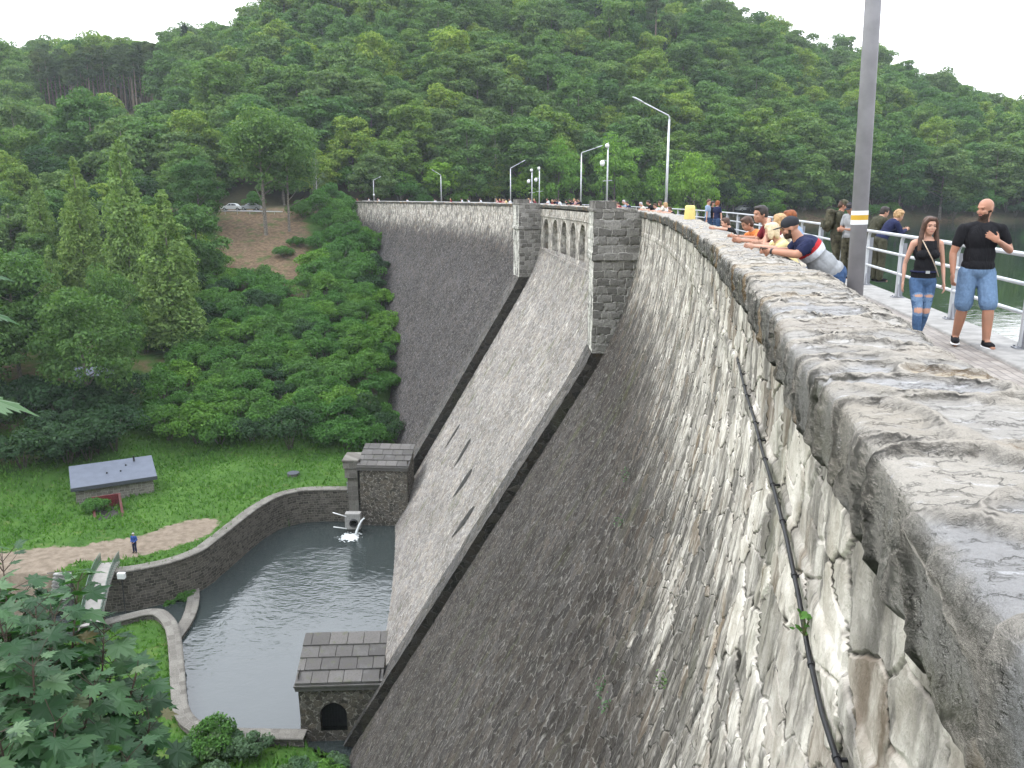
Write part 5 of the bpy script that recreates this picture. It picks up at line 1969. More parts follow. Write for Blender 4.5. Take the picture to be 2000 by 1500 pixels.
# --- gatehouses at the feet of the ribs
def gatehouse(name, label, base, rot, deep=False, RH=1.2):
    """local x along the front, y back, z up; front face at y = 0, left corner at x = 0"""
    W, Dp, H = 4.7, 3.5, 2.75
    root = thing(name, label, "gatehouse", base, rot)
    def put(nm, mb, mats, parent=root, smooth=False):
        me = mb.mesh(nm, smooth)
        for m in (mats if isinstance(mats, list) else [mats]): me.materials.append(m)
        o = bpy.data.objects.new(nm, me); COL.objects.link(o); o.parent = parent
        return o
    zb = -4.5 if deep else -1.6
    wl = MB()
    def panel(fn, u0, u1, v0, v1, du=.3):
        nu = max(1, int(abs(u1 - u0) / du)); nv = max(1, int(abs(v1 - v0) / du))
        for i in range(nu):
            for j in range(nv):
                a0 = u0 + (u1 - u0) * i / nu; a1 = u0 + (u1 - u0) * (i + 1) / nu
                b0 = v0 + (v1 - v0) * j / nv; b1 = v0 + (v1 - v0) * (j + 1) / nv
                wl.add([fn(a0, b0), fn(a1, b0), fn(a1, b1), fn(a0, b1)], [(0, 1, 2, 3)], [(a0, b0), (a1, b0), (a1, b1), (a0, b1)])
    F = lambda a, b: (a, 0, b)
    if not deep:
        dx0, dx1, dh, R = 1.15, 2.75, 1.05, .8
        panel(F, 0, dx0, zb, H); panel(F, dx1, W, zb, H); panel(F, dx0, dx1, zb, 0)
        N = 12; cxm = (dx0 + dx1) / 2
        arc = [(cxm - R * math.cos(PI * k / N), dh + R * math.sin(PI * k / N)) for k in range(N + 1)]
        for k in range(N):
            (x0, z0), (x1, z1) = arc[k], arc[k + 1]
            t0, t1 = dx0 + (dx1 - dx0) * k / N, dx0 + (dx1 - dx0) * (k + 1) / N
            for q in range(3):
                L = lambda x, z, t, f: (x * (1 - f) + t * f, 0, z * (1 - f) + H * f)
                pts = [L(x0, z0, t0, q / 3), L(x1, z1, t1, q / 3), L(x1, z1, t1, (q + 1) / 3), L(x0, z0, t0, (q + 1) / 3)]
                wl.add(pts, [(0, 1, 2, 3)], [(p[0], p[2]) for p in pts])
        out = [(dx0, 0)] + arc + [(dx1, 0)]
        for k in range(len(out) - 1):
            (x0, z0), (x1, z1) = out[k], out[k + 1]
            wl.add([(x0, 0, z0), (x1, 0, z1), (x1, .45, z1), (x0, .45, z0)], [(3, 2, 1, 0)], [(0, z0), (0, z1), (.45, z1), (.45, z0)])
    else:
        panel(F, 0, W, zb, H)
    panel(lambda a, b: (0, Dp - a, b), 0, Dp, zb, H + .9)
    panel(lambda a, b: (W, a, b), 0, Dp, zb, H + .9)
    panel(lambda a, b: (W - a, Dp, b), 0, W, zb, H + 1.6)
    put("wall", wl, M_HOUSE)
    if not deep:
        d = MB(); pts = [(x, .4, z) for x, z in out]
        d.add(pts, [tuple(range(len(pts)))])
        dm = put("door", d, M_DOOR)
        g = MB()
        for k in range(9):
            x = dx0 + .1 + 1.4 * k / 8
            zt = dh + math.sqrt(max(0, R * R - (x - cxm) ** 2)) - .02
            g.tube([(x, .36, .02), (x, .36, zt)], .014, 5)
        g.box((cxm, .36, .5), (1.55, .03, .05)); g.box((cxm, .36, 1.05), (1.55, .03, .05))
        put("grille", g, M_DOOR, dm)
    # cornice and stone slab roof stepping up to the back
    c = MB(); c.box((W / 2 - .02, .06, H + .16), (W + .34, .5, .30)); c.box((W / 2 - .02, .02, H + .36), (W + .46, .62, .10))
    c.box((-.12, Dp / 2, H + .16), (.28, Dp, .30))
    put("cornice", c, M_SLAB)
    r = MB(); rr = random.Random(4)
    rows = 4
    for k in range(rows):
        y0 = -.18 + (Dp + .1) * k / rows; y1 = -.18 + (Dp + .1) * (k + 1) / rows + .12
        z0 = H + .44 + RH * k / rows; z1 = H + .44 + RH * (k + 1) / rows
        x = -.2 - (.5 if k % 2 else .0)
        while x < W + .2:
            wd = 1.0 + rr.uniform(-.12, .12)
            xa, xb = max(-.2, x), min(W + .25, x + wd)
            x += wd + .0
            if xb - xa < .1: continue
            g = .018; t = .13
            dz = rr.uniform(-.015, .015)
            P = [(xa + g, y0, z0 + dz), (xb - g, y0, z0 + dz), (xb - g, y1, z1 + dz - .05), (xa + g, y1, z1 + dz - .05)]
            Q = [(a, b, cc + t) for a, b, cc in P]
            r.add(P + Q, [(0, 3, 2, 1), (4, 5, 6, 7), (0, 1, 5, 4), (1, 2, 6, 5), (2, 3, 7, 6), (3, 0, 4, 7)])
    put("roof", r, M_SLAB)
    u = MB(); u.add([(-.1, -.1, H + .42), (W + .1, -.1, H + .42), (W + .1, Dp, H + .42 + RH), (-.1, Dp, H + .42 + RH)], [(0, 1, 2, 3)])
    put("roof_bed", u, M_SLAB)
    return root


_b1 = G(589, 1428, -29.3)
gatehouse("gatehouse", "stone gatehouse with arched black door by the near end of the pool", _b1, math.radians(3))
_b2 = AY(706, 1012, 76.5)
gatehouse("gatehouse", "stone gatehouse with slab roof rising from the water at the second rib", Vector((_b2.x, _b2.y, -27.0)), math.radians(-4), deep=True, RH=1.15)
# old buttress left of the second gatehouse
def buttress():
    b = Vector((_b2.x - 1.55, _b2.y + .5, -27.2))
    root = thing("buttress", "small stepped stone buttress left of the second gatehouse", "buttress", b)
    m = MB()
    m.box((.7, 1.2, .5), (1.0, 2.0, 5.6)); m.box((.62, 1.1, 2.4), (1.25, 2.3, .9)); m.box((.6, 1.1, 3.3), (1.45, 2.5, .7)); m.box((.6, 1.1, 3.75), (1.6, 2.7, .16))
    uvs = MB()
    for f in range(len(m.f)):
        q = [m.v[i] for i in m.f[f]]
        uvs.add(q, [(0, 1, 2, 3)], [(p[0] + p[1], p[2]) for p in q])
    me = uvs.mesh("masonry"); me.materials.append(M_CAPW)
    o = bpy.data.objects.new("masonry", me); COL.objects.link(o); o.parent = root


buttress()


# --- outlet: concrete head, pipe, channel walls, jet and foam
def outlet():
    p = AY(690, 1000, 74.6)
    p.z = ZW + 1.0
    root = thing("outlet_pipe", "dark round outlet pipe in a pale concrete head beside the second gatehouse", "outlet", p)
    root.scale = (.78, .78, .78)
    m = MB()
    n = 20
    ring = [(.52 * math.cos(2 * PI * k / n), -.02, .52 * math.sin(2 * PI * k / n)) for k in range(n)]
    sq = []
    for k in range(n):
        a = 2 * PI * k / n; c, s = math.cos(a), math.sin(a); q = max(abs(c), abs(s))
        sq.append((.78 * c / q - .25 * (c < 0), -.02, .85 * s / q))
    m.add(ring + sq, [(k, (k + 1) % n, n + (k + 1) % n, n + k) for k in range(n)])
    m.box((-.14, .5, 1.0), (1.9, 1.0, .3)); m.box((-1.0, .5, 0), (.2, 1.0, 1.7)); m.box((.72, .5, 0), (.2, 1.0, 1.7))
    o = m.mesh("concrete_head"); o.materials.append(M_CONC); q = bpy.data.objects.new("concrete_head", o); COL.objects.link(q); q.parent = root
    m = MB()
    vs = [(.5 * math.cos(2 * PI * k / n), y, .5 * math.sin(2 * PI * k / n)) for y in (-.35, 1.4) for k in range(n)]
    vs += [(.44 * math.cos(2 * PI * k / n), y, .44 * math.sin(2 * PI * k / n)) for y in (-.35, 1.4) for k in range(n)]
    f = [(k, (k + 1) % n, n + (k + 1) % n, n + k) for k in range(n)] + [(2 * n + k, 3 * n + k, 3 * n + (k + 1) % n, 2 * n + (k + 1) % n) for k in range(n)]
    f += [(k, 2 * n + k, 2 * n + (k + 1) % n, (k + 1) % n) for k in range(n)] + [tuple(3 * n + k for k in range(n))]
    m.add(vs, f)
    o = m.mesh("pipe", True); o.materials.append(M_BLACK); q = bpy.data.objects.new("pipe", o); COL.objects.link(q); q.parent = root
    m = MB()
    for z in (.85, -.75):
        m.tube([(-.9, -.05, z), (-2.6, .15, z + .3 * (z > 0) + .15)], .06, 6)
    o = m.mesh("channel_rail", True); o.materials.append(M_WHITE); q = bpy.data.objects.new("channel_rail", o); COL.objects.link(q); q.parent = root
    # jet
    a = AY(712, 1012, 74.2); b = G(694, 1047, ZW)
    jet = thing("water_jet", "white jet of water falling from the gatehouse foot into the pool", "water jet", b)
    m = MB(); pts = []
    for k in range(13):
        t = k / 12
        q = a.lerp(b, t); q.z = a.z + (b.z - a.z) * t ** 1.7
        pts.append(q)
    m.tube(pts, [.07 + .06 * (k / 12) + .02 * math.sin(k * 2.1) for k in range(13)], 9)
    m.build("stream", M_FOAM, jet, smooth=True)
    R = random.Random(8)
    m = MB()
    for k in range(230):
        e = Vector((R.gauss(-.45, .42), R.gauss(-.3, .5), 0))
        r = R.uniform(.05, .16) * (1.25 - min(1.1, (e - Vector((-.3, -.2, 0))).length * .75))
        m.ell(b + Vector((e.x, e.y, .01 + R.uniform(0, .07) * (1.3 - min(1.2, e.length)))), (r * 1.9, r * 1.5, max(.008, r * .2)), nu=8, nv=5)
    m.build("foam", M_FOAM, jet, smooth=True)


outlet()


# --- hut with sheet roof
def hut():
    A = G(148, 968, ZFAR + .9); B = G(300, 945, ZFAR + .9)
    ax = (B - A); ax.z = 0; W = ax.length; rot = math.atan2(ax.y, ax.x)
    base = Vector((A.x, A.y, ZFAR))
    root = thing("hut", "low stone hut with sloping blue-grey sheet roof on the meadow", "hut", base, rot)
    def put(nm, mb, mats, parent=root):
        me = mb.mesh(nm); [me.materials.append(k) for k in (mats if isinstance(mats, list) else [mats])]
        o = bpy.data.objects.new(nm, me); COL.objects.link(o); o.parent = parent; return o
    Dp = 3.6; H0, H1 = 1.55, 2.35
    m = MB()
    def pan(P, nu, nv):
        P = [Vector(p) for p in P]
        for i in range(nu):
            for j in range(nv):
                f = lambda a, b: P[0].lerp(P[1], a).lerp(P[3].lerp(P[2], a), b)
                q = [f(i / nu, j / nv), f((i + 1) / nu, j / nv), f((i + 1) / nu, (j + 1) / nv), f(i / nu, (j + 1) / nv)]
                m.add(q, [(0, 1, 2, 3)], [(p.x + p.y, p.z) for p in q])
    pan([(0, 0, -1), (W, 0, -1), (W, 0, H0), (0, 0, H0)], 24, 6)
    pan([(W, 0, -1), (W, Dp, -1), (W, Dp, H1), (W, 0, H0)], 18, 6)
    pan([(0, Dp, -1), (0, 0, -1), (0, 0, H0), (0, Dp, H1)], 18, 6)
    put("wall", m, M_HUTW)
    m = MB()
    m.add([(-.35, -.45, H0 - .02), (W + .35, -.45, H0 - .02), (W + .35, Dp + .3, H1 + .14), (-.35, Dp + .3, H1 + .14),
           (-.35, -.45, H0 + .22), (W + .35, -.45, H0 + .22), (W + .35, Dp + .3, H1 + .38), (-.35, Dp + .3, H1 + .38)],
          [(0, 3, 2, 1), (4, 5, 6, 7), (0, 1, 5, 4), (1, 2, 6, 5), (2, 3, 7, 6), (3, 0, 4, 7)])
    rf = put("roof", m, M_ROOFM)
    m = MB(); m.box((W / 2, -.46, H0 + .08), (W + .74, .06, .36)); put("fascia", m, M_POSTD, rf)
    for fx, fy in ((.42, .42), (.60, .42), (.68, .70)):
        m = MB(); z = H0 + .22 + (H1 - H0 + .16) * (fy * Dp + .45) / (Dp + .75)
        m.tube([(W * fx, Dp * fy, z), (W * fx, Dp * fy, z + .12)], .08, 8); put("vent", m, M_BLACK, rf)
    m = MB(); z = H0 + .22 + (H1 - H0 + .16) * (.88 * Dp + .45) / (Dp + .75)
    m.tube([(W * .80, Dp * .88, z), (W * .80, Dp * .88, z + .55)], .09, 8); put("chimney", m, M_BLACK, rf)
    # sunken red entrance in front
    e = G(205, 1000, ZFAR)
    ent = thing("sunken_entrance", "red-brown sunken entrance with sloping side walls in the grass before the hut", "entrance", Vector((e.x, e.y, ZFAR - .2)), rot)
    m = MB()
    for x, s in ((-1.0, 1), (1.3, 1)):
        P = [(x, 1.8, -.6), (x, -1.7, -.6), (x, -1.7, .12), (x, 1.8, 1.25)]
        Q = [(a + .22, b, c) for a, b, c in P]
        m.add(P + Q, [(0, 1, 2, 3), (7, 6, 5, 4), (3, 2, 6, 7), (2, 1, 5, 6), (0, 3, 7, 4)])
    me = m.mesh("side_wall"); me.materials.append(M_RED); o = bpy.data.objects.new("side_wall", me); COL.objects.link(o); o.parent = ent
    m = MB(); m.box((.25, 1.7, .4), (2.3, .1, 1.7)); me = m.mesh("door"); me.materials.append(M_REDD); o = bpy.data.objects.new("door", me); COL.objects.link(o); o.parent = ent
    m = MB(); m.box((.2, -.2, .12), (1.95, 3.2, .05)); me = m.mesh("sunken_floor"); me.materials.append(M_DARK); o = bpy.data.objects.new("sunken_floor", me); COL.objects.link(o); o.parent = ent
    plant(SHR, 1, "ivy_bush", "dark bush overgrowing the left wall of the sunken entrance", "bush", None, Vector((e.x - .95, e.y + .2, ZFAR - .1)), .62, parts=("stems", "foliage"))


M_HUTW = course_mat("hut_stone", (.17, .157, .135), (.29, .272, .235), (.32, .305, .275), .5, .28, .03)
M_POSTD = plain("dark_fascia", (.05, .055, .065), .6)
M_REDD = plain("dark_red_door", (.11, .018, .02), .6, var=.3)
hut()


# --- footbridge, steps, gauge post, manhole
def bridge():
    A = G(216, 1098, ZFAR + .2); B = G(176, 1222, -28.3)
    org = A.lerp(B, .5)
    root = thing("footbridge", "small arched footbridge with green railings over the channel", "footbridge", org)
    d = (B - A); d.z = 0; L = d.length; d.normalize(); s = Vector((-d.y, d.x, 0))
    N = 20
    line = []
    for k in range(N + 1):
        t = k / N
        p = A.lerp(B, t); p.z = A.z + (B.z - A.z) * t ** 1.6 + .35 * math.sin(PI * min(1, t * 1.15)) * (1 if t < .87 else 0)
        if t >= .87: p.z = A.z + (B.z - A.z) * t ** 1.6
        line.append(p)
    hw = .68
    m = MB()
    vs = []
    for p in line: vs += [p + s * hw, p - s * hw, p - s * hw - Vector((0, 0, .22)), p + s * hw - Vector((0, 0, .22))]
    fs = []
    for k in range(N):
        a, b = 4 * k, 4 * k + 4
        fs += [(a, a + 1, b + 1, b), (a + 1, a + 2, b + 2, b + 1), (a + 2, a + 3, b + 3, b + 2), (a + 3, a, b, b + 3)]
    m.add(vs, fs); m.build("deck", M_DECK, root)
    for sd in (-1, 1):
        m = MB()
        for z, r in ((.85, .03), (.12, .025)):
            m.tube([p + s * hw * sd + Vector((0, 0, z)) for p in line], r, 6)
        for k in range(0, N, 1):
            p, q = line[k] + s * hw * sd, line[k + 1] + s * hw * sd
            m.tube([p, p + Vector((0, 0, .85))], .022, 5)
            m.tube([p + Vector((0, 0, .12)), q + Vector((0, 0, .85))], .014, 4)
            m.tube([p + Vector((0, 0, .85)), q + Vector((0, 0, .12))], .014, 4)
        m.build("handrail", M_GREEN, root)
    # steps down the bank at the left
    c0 = G(122, 1122, ZFAR + .05); c1 = G(112, 1192, -29.6)
    st = thing("stone_steps", "flight of narrow stone steps down the cobbled bank left of the footbridge", "steps", c0)
    m = MB()
    for k in range(11):
        p = c0.lerp(c1, k / 10)
        m.box(p, (1.3, .34, .16))
    m.build("tread", M_CONC, st, org=c0)
    # cobbled bank
    pb = [G(136, 1118, ZFAR), G(205, 1112, ZFAR), G(190, 1190, -30.1), G(95, 1205, -30.1), G(92, 1120, ZFAR)]
    m = MB()
    n = 14
    a, b, c, e = pb[4], pb[1], pb[2], pb[3]
    bank = thing("cobbled_bank", "grey cobbled bank sloping down to the channel beside the footbridge", "bank", a, kind="thing")
    for i in range(n):
        for j in range(n):
            f = lambda u, v: a.lerp(b, u).lerp(e.lerp(c, u), v) + Vector((0, 0, .06))
            q = [f(i / n, j / n), f((i + 1) / n, j / n), f((i + 1) / n, (j + 1) / n), f(i / n, (j + 1) / n)]
            m.add(q, [(3, 2, 1, 0)], [(p.x * 1.2, p.y * 1.2) for p in q])
    m.build("cobbles", M_COB, bank)
    # gauge post on the wall
    g0 = G(238, 1125, ZFAR + .1)
    g = thing("gauge_box", "small white box on a thin pipe against the retaining wall", "gauge", g0)
    m = MB(); m.box(g0 + Vector((.1, -.25, .15)), (.55, .3, .45)); m.build("box", M_WHITE, g, org=g0)
    m = MB(); m.tube([g0 + Vector((.1, -.25, 0)), g0 + Vector((.1, -.3, -3.4))], .04, 6); m.build("pipe", M_BLACK, g, org=g0)
    mh = G(573, 927, ZFAR + .1); mh.z = gz(mh.x, mh.y)
    q = thing("manhole", "round dark manhole ring standing in the grass", "manhole", mh)
    m = MB(); m.tube([(0, 0, -.2), (0, 0, .28)], [.62, .6], 18); m.local("ring", M_SLAB, q)
    m = MB(); m.tube([(0, 0, .285), (0, 0, .34)], [.66, .62], 18); m.local("lid", M_POSTD, q)
    mp = AY(678, 944, 77.5)
    q = thing("marker_post", "short pale post beside the buttress at the wall's end", "post", Vector((mp.x, mp.y, ZFAR)))
    m = MB(); m.tube([(0, 0, -.2), (0, 0, .9)], .05, 8); m.ell((0, 0, .92), (.06, .06, .05), nu=8, nv=5); m.local("shaft", M_GALV, q)


M_COB = course_mat("cobbles", (.11, .107, .107), (.22, .213, .21), (.14, .135, .125), .3, .26, .04)
bridge()


# --- parked cars, guard rail, shed
def car(label, loc, rot, col, name="parked_car"):
    root = thing(name, label, "car", loc, rot, "cars parked above the bank")
    def put(nm, mb, mat, parent=root, smooth=False):
        me = mb.mesh(nm, smooth); me.materials.append(mat)
        o = bpy.data.objects.new(nm, me); COL.objects.link(o); o.parent = parent; return o
    side = [(-2.1, .35), (-2.15, .75), (-1.95, .95), (-1.5, 1.0), (-1.15, 1.38), (-.6, 1.5), (.35, 1.48), (1.0, 1.02), (1.75, .92), (2.1, .72), (2.12, .35)]
    m = MB()
    n = len(side)
    for sgn in (-1, 1): pass
    vs = []
    for x, z in side:
        w = .86 if z < 1.05 else .86 - (z - 1.05) * .45
        vs += [(x, -w, z), (x, w, z)]
    fs = [(2 * k, 2 * k + 1, 2 * k + 3, 2 * k + 2) for k in range(n - 1)]
    fs += [tuple(2 * k for k in range(n)), tuple(2 * k + 1 for k in reversed(range(n))), (0, 2 * n - 2, 2 * n - 1, 1)]
    m.add(vs, fs); put("body", m, plain("car_paint", col, .3, .1, var=.02, spec=.5))
    m = MB()
    for s in (-1, 1):
        P = [(-1.05, 1.06), (-.95, 1.33), (-.1, 1.42), (-.1, 1.06)]; Q = [(-.02, 1.06), (-.02, 1.42), (.32, 1.40), (.82, 1.06)]
        for W in (P, Q):
            m.add([(x, s * (.862 - (z - 1.05) * .45 + .012), z) for x, z in W], [tuple(range(4)) if s < 0 else (3, 2, 1, 0)])
    m.add([(1.02, -.7, 1.05), (1.02, .7, 1.05), (.42, .62, 1.46), (.42, -.62, 1.46)], [(0, 1, 2, 3)])
    put("window", m, M_GLASS)
    for x in (-1.3, 1.3):
        for s in (-1, 1):
            m = MB(); m.tube([(x, s * .7, .32), (x, s * .9, .32)], .32, 16); wv = put("wheel", m, M_BLACK)
            m = MB(); m.tube([(x, s * .89, .32), (x, s * .915, .32)], .19, 12); put("rim", m, M_GALV, wv)
    return root


M_GLASS = plain("dark_car_glass", (.02, .025, .03), .1, 0, var=.1, spec=.8)
for u, y, col, lab, r in [(453, 172.5, (.75, .76, .77), "white car parked beneath the trees above the brown bank", .1), (412, 172.5, (.20, .05, .045), "dark red car parked left of the white car", .05), (490, 173, (.40, .42, .45), "silver car parked right of the white car in the shade", .1)]:
    x, yy, z = at_u(u, y)
    car(lab, (x, yy, z + .05), PI + r, col)
for u, y, col, lab in [(1452, 222, (.6, .62, .64), "pale car parked far off under the lakeside trees"), (1468, 222.5, (.08, .09, .11), "dark car parked far off beside the pale car")]:
    x, yy, z = at_u(u, y)
    car(lab, (x, yy, z + .1), .5, col)


def guard_rail():
    x, y, z = at_u(445, 169.5)
    root = thing("guard_rail", "low grey guard rail along the road above the brown bank", "guard rail", (x, y, z))
    m = MB(); ps = []
    for u in range(392, 560, 8):
        a, b, c = at_u(u, 169.5); ps.append(Vector((a, b, c + .55)))
    m.tube(ps, .11, 6); m.build("beam", M_GALV, root)
    for p in ps[::3]:
        m = MB(); m.tube([p - Vector((0, 0, .8)), p], .05, 6); m.build("post", M_GALV, root)


guard_rail()


def shed():
    x, y, z = at_u(188, 99)
    root = thing("shed", "pale blue-grey shed glimpsed between trees on the left valley side", "shed", (x, y, z), .3)
    m = MB(); m.box((0, 0, 1.0), (4.4, 3.2, 2.6)); o = m.mesh("wall"); o.materials.append(M_SHED); q = bpy.data.objects.new("wall", o); COL.objects.link(q); q.parent = root
    m = MB(); m.add([(-2.5, -1.9, 2.2), (2.5, -1.9, 2.2), (2.5, 0, 3.3), (-2.5, 0, 3.3), (2.5, 1.9, 2.2), (-2.5, 1.9, 2.2)], [(0, 1, 2, 3), (3, 2, 4, 5), (1, 4, 2), (0, 3, 5)])
    o = m.mesh("roof"); o.materials.append(M_SHEDR); q = bpy.data.objects.new("roof", o); COL.objects.link(q); q.parent = root
    m = MB(); m.box((1.3, -1.63, .9), (.9, .06, 1.9)); o = m.mesh("door"); o.materials.append(M_SHEDD); q = bpy.data.objects.new("door", o); COL.objects.link(q); q.parent = root


M_SHED = plain("pale_blue_boards", (.2, .22, .26), .8)
M_SHEDR = plain("pale_slate", (.18, .195, .235), .7)
M_SHEDD = plain("tan_door", (.26, .21, .13), .8)
shed()

# ------------------------------------------------------------------ summer haze in the valley air
def haze():
    m = MB()
    m.box((190, 520, 45), (1440, 1180, 182))
    t = NT("haze_air")
    v = t.n("VolumePrincipled", {"Color": (.86, .93, 1.0), "Density": HAZE_D, "Anisotropy": .2})
    t.t.links.new(v, t.out.inputs[1])
    o = m.build("haze", t.m)
    tag(o, kind="stuff")


HAZE_D = .00016
haze()
# ------------------------------------------------------------------ people
def cloth(name, col, var=.12, sc=14, bump=.85, rough=.9):
    t = NT(name)
    o = t.obj()
    a = t.noise(o, sc, 5, .6); f = t.noise(t.scale(o, (6.5, 6.5, 3.0)), 1.0, 4, .5, dist=1.6)
    c = t.mix(t.sm(a, .3, .7), tuple(x * (1 - var) for x in col), tuple(min(1, x * (1 + var)) for x in col))
    return t.finish(c, rough, t.bump(f, bump, .05), 0, .15)


def skin(name, col):
    t = NT(name)
    o = t.obj()
    a = t.noise(o, 9, 4, .55)
    c = t.mix(t.sm(a, .35, .65), tuple(x * .92 for x in col), (min(1, col[0] * 1.06), col[1] * .98, col[2] * .95))
    return t.finish(c, .55, None, 0, .35)


SK_FAIR = skin("fair_skin", (.44, .255, .182))
SK_TAN = skin("tanned_skin", (.35, .182, .118))
M_BEARD = plain("dark_beard", (.045, .028, .020), .9, var=.3, sc=60)
M_STUB = plain("stubble", (.22, .135, .10), .8, var=.15, sc=60)
M_EYE = plain("dark_eye", (.05, .035, .03), .3)
M_LIP = plain("lips", (.30, .115, .095), .5)
M_BROW = plain("brow_hair", (.085, .052, .036), .9)


def voxel(mb, size, name, smooth=4):
    """joins overlapping pieces into one continuous skin"""
    me = mb.mesh(name + "_raw")
    o = bpy.data.objects.new(name + "_raw", me)
    COL.objects.link(o)
    rm = o.modifiers.new("r", 'REMESH'); rm.mode = 'VOXEL'; rm.voxel_size = size; rm.use_smooth_shade = True
    if smooth:
        sm = o.modifiers.new("s", 'SMOOTH'); sm.factor = .5; sm.iterations = smooth
    dg = bpy.context.evaluated_depsgraph_get()
    me2 = bpy.data.meshes.new_from_object(o.evaluated_get(dg))
    me2.name = name
    bpy.data.objects.remove(o); bpy.data.meshes.remove(me)
    me2.materials.clear()
    me2.polygons.foreach_set("use_smooth", [True] * len(me2.polygons))
    return me2


def frame(z, x):
    z = z.normalized(); x = (x - z * x.dot(z)).normalized(); y = z.cross(x)
    return Matrix((x, y, z)).transposed()


def V(*a): return Vector(a)


def limb(m, pts, rad, n=12, flat=1.0):
    m.tube(pts, rad, n, flat=flat)
    for p, r in zip(pts, rad): m.ell(p, (r, r, r), nu=10, nv=7)


STAND = dict(pel=V(0, 0, .95), che=V(0, .0, 1.26), nek=V(0, -.01, 1.47), hed=V(0, .02, 1.63), look=V(0, 1, 0),
             shl=V(-.19, -.01, 1.42), shr=V(.19, -.01, 1.42), ell=V(-.25, -.03, 1.13), elr=V(.25, -.03, 1.13), wrl=V(-.27, .05, .88), wrr=V(.27, .05, .88),
             hil=V(-.095, 0, .91), hir=V(.095, 0, .91), knl=V(-.10, .02, .50), knr=V(.10, .02, .50), anl=V(-.10, -.01, .09), anr=V(.10, -.01, .09),
             tol=V(-.12, .16, .03), tor=V(.12, .16, .03))


def hand(m, wr, el, palm_n, spread=.12, curl=.35, size=1.0, thumb_side=1, finger_dir=None):
    """palm, four unequal fingers bent at the knuckles and a thumb from the side of the palm"""
    d = (finger_dir or (wr - el)).normalized()
    n = (palm_n - d * palm_n.dot(d)).normalized()
    s = d.cross(n) * thumb_side
    k = size
    m.ell(wr + d * .048 * k, (.040 * k, .017 * k, .054 * k), frame(d, s), nu=10, nv=8)
    for i, (off, L) in enumerate(((.030, .070), (.011, .080), (-.009, .074), (-.027, .058))):
        b = wr + d * .088 * k + s * off * k
        f = (d + s * off * 6 * spread).normalized()
        p1 = b + f * L * .42 * k
        f2 = (f * math.cos(curl) + n * math.sin(curl)); p2 = p1 + f2 * L * .34 * k
        f3 = (f * math.cos(curl * 1.8) + n * math.sin(curl * 1.8)); p3 = p2 + f3 * L * .26 * k
        limb(m, [b, p1, p2, p3], [.0092 * k, .0088 * k, .008 * k, .007 * k], 8)
    b = wr + d * .03 * k + s * .032 * k
    p1 = b + (d * .55 + s * .75 + n * .2).normalized() * .036 * k
    p2 = p1 + (d * .85 + s * .4 + n * .35).normalized() * .028 * k
    limb(m, [wr + d * .02 * k + s * .015 * k, b, p1, p2], [.014 * k, .013 * k, .010 * k, .008 * k], 8)


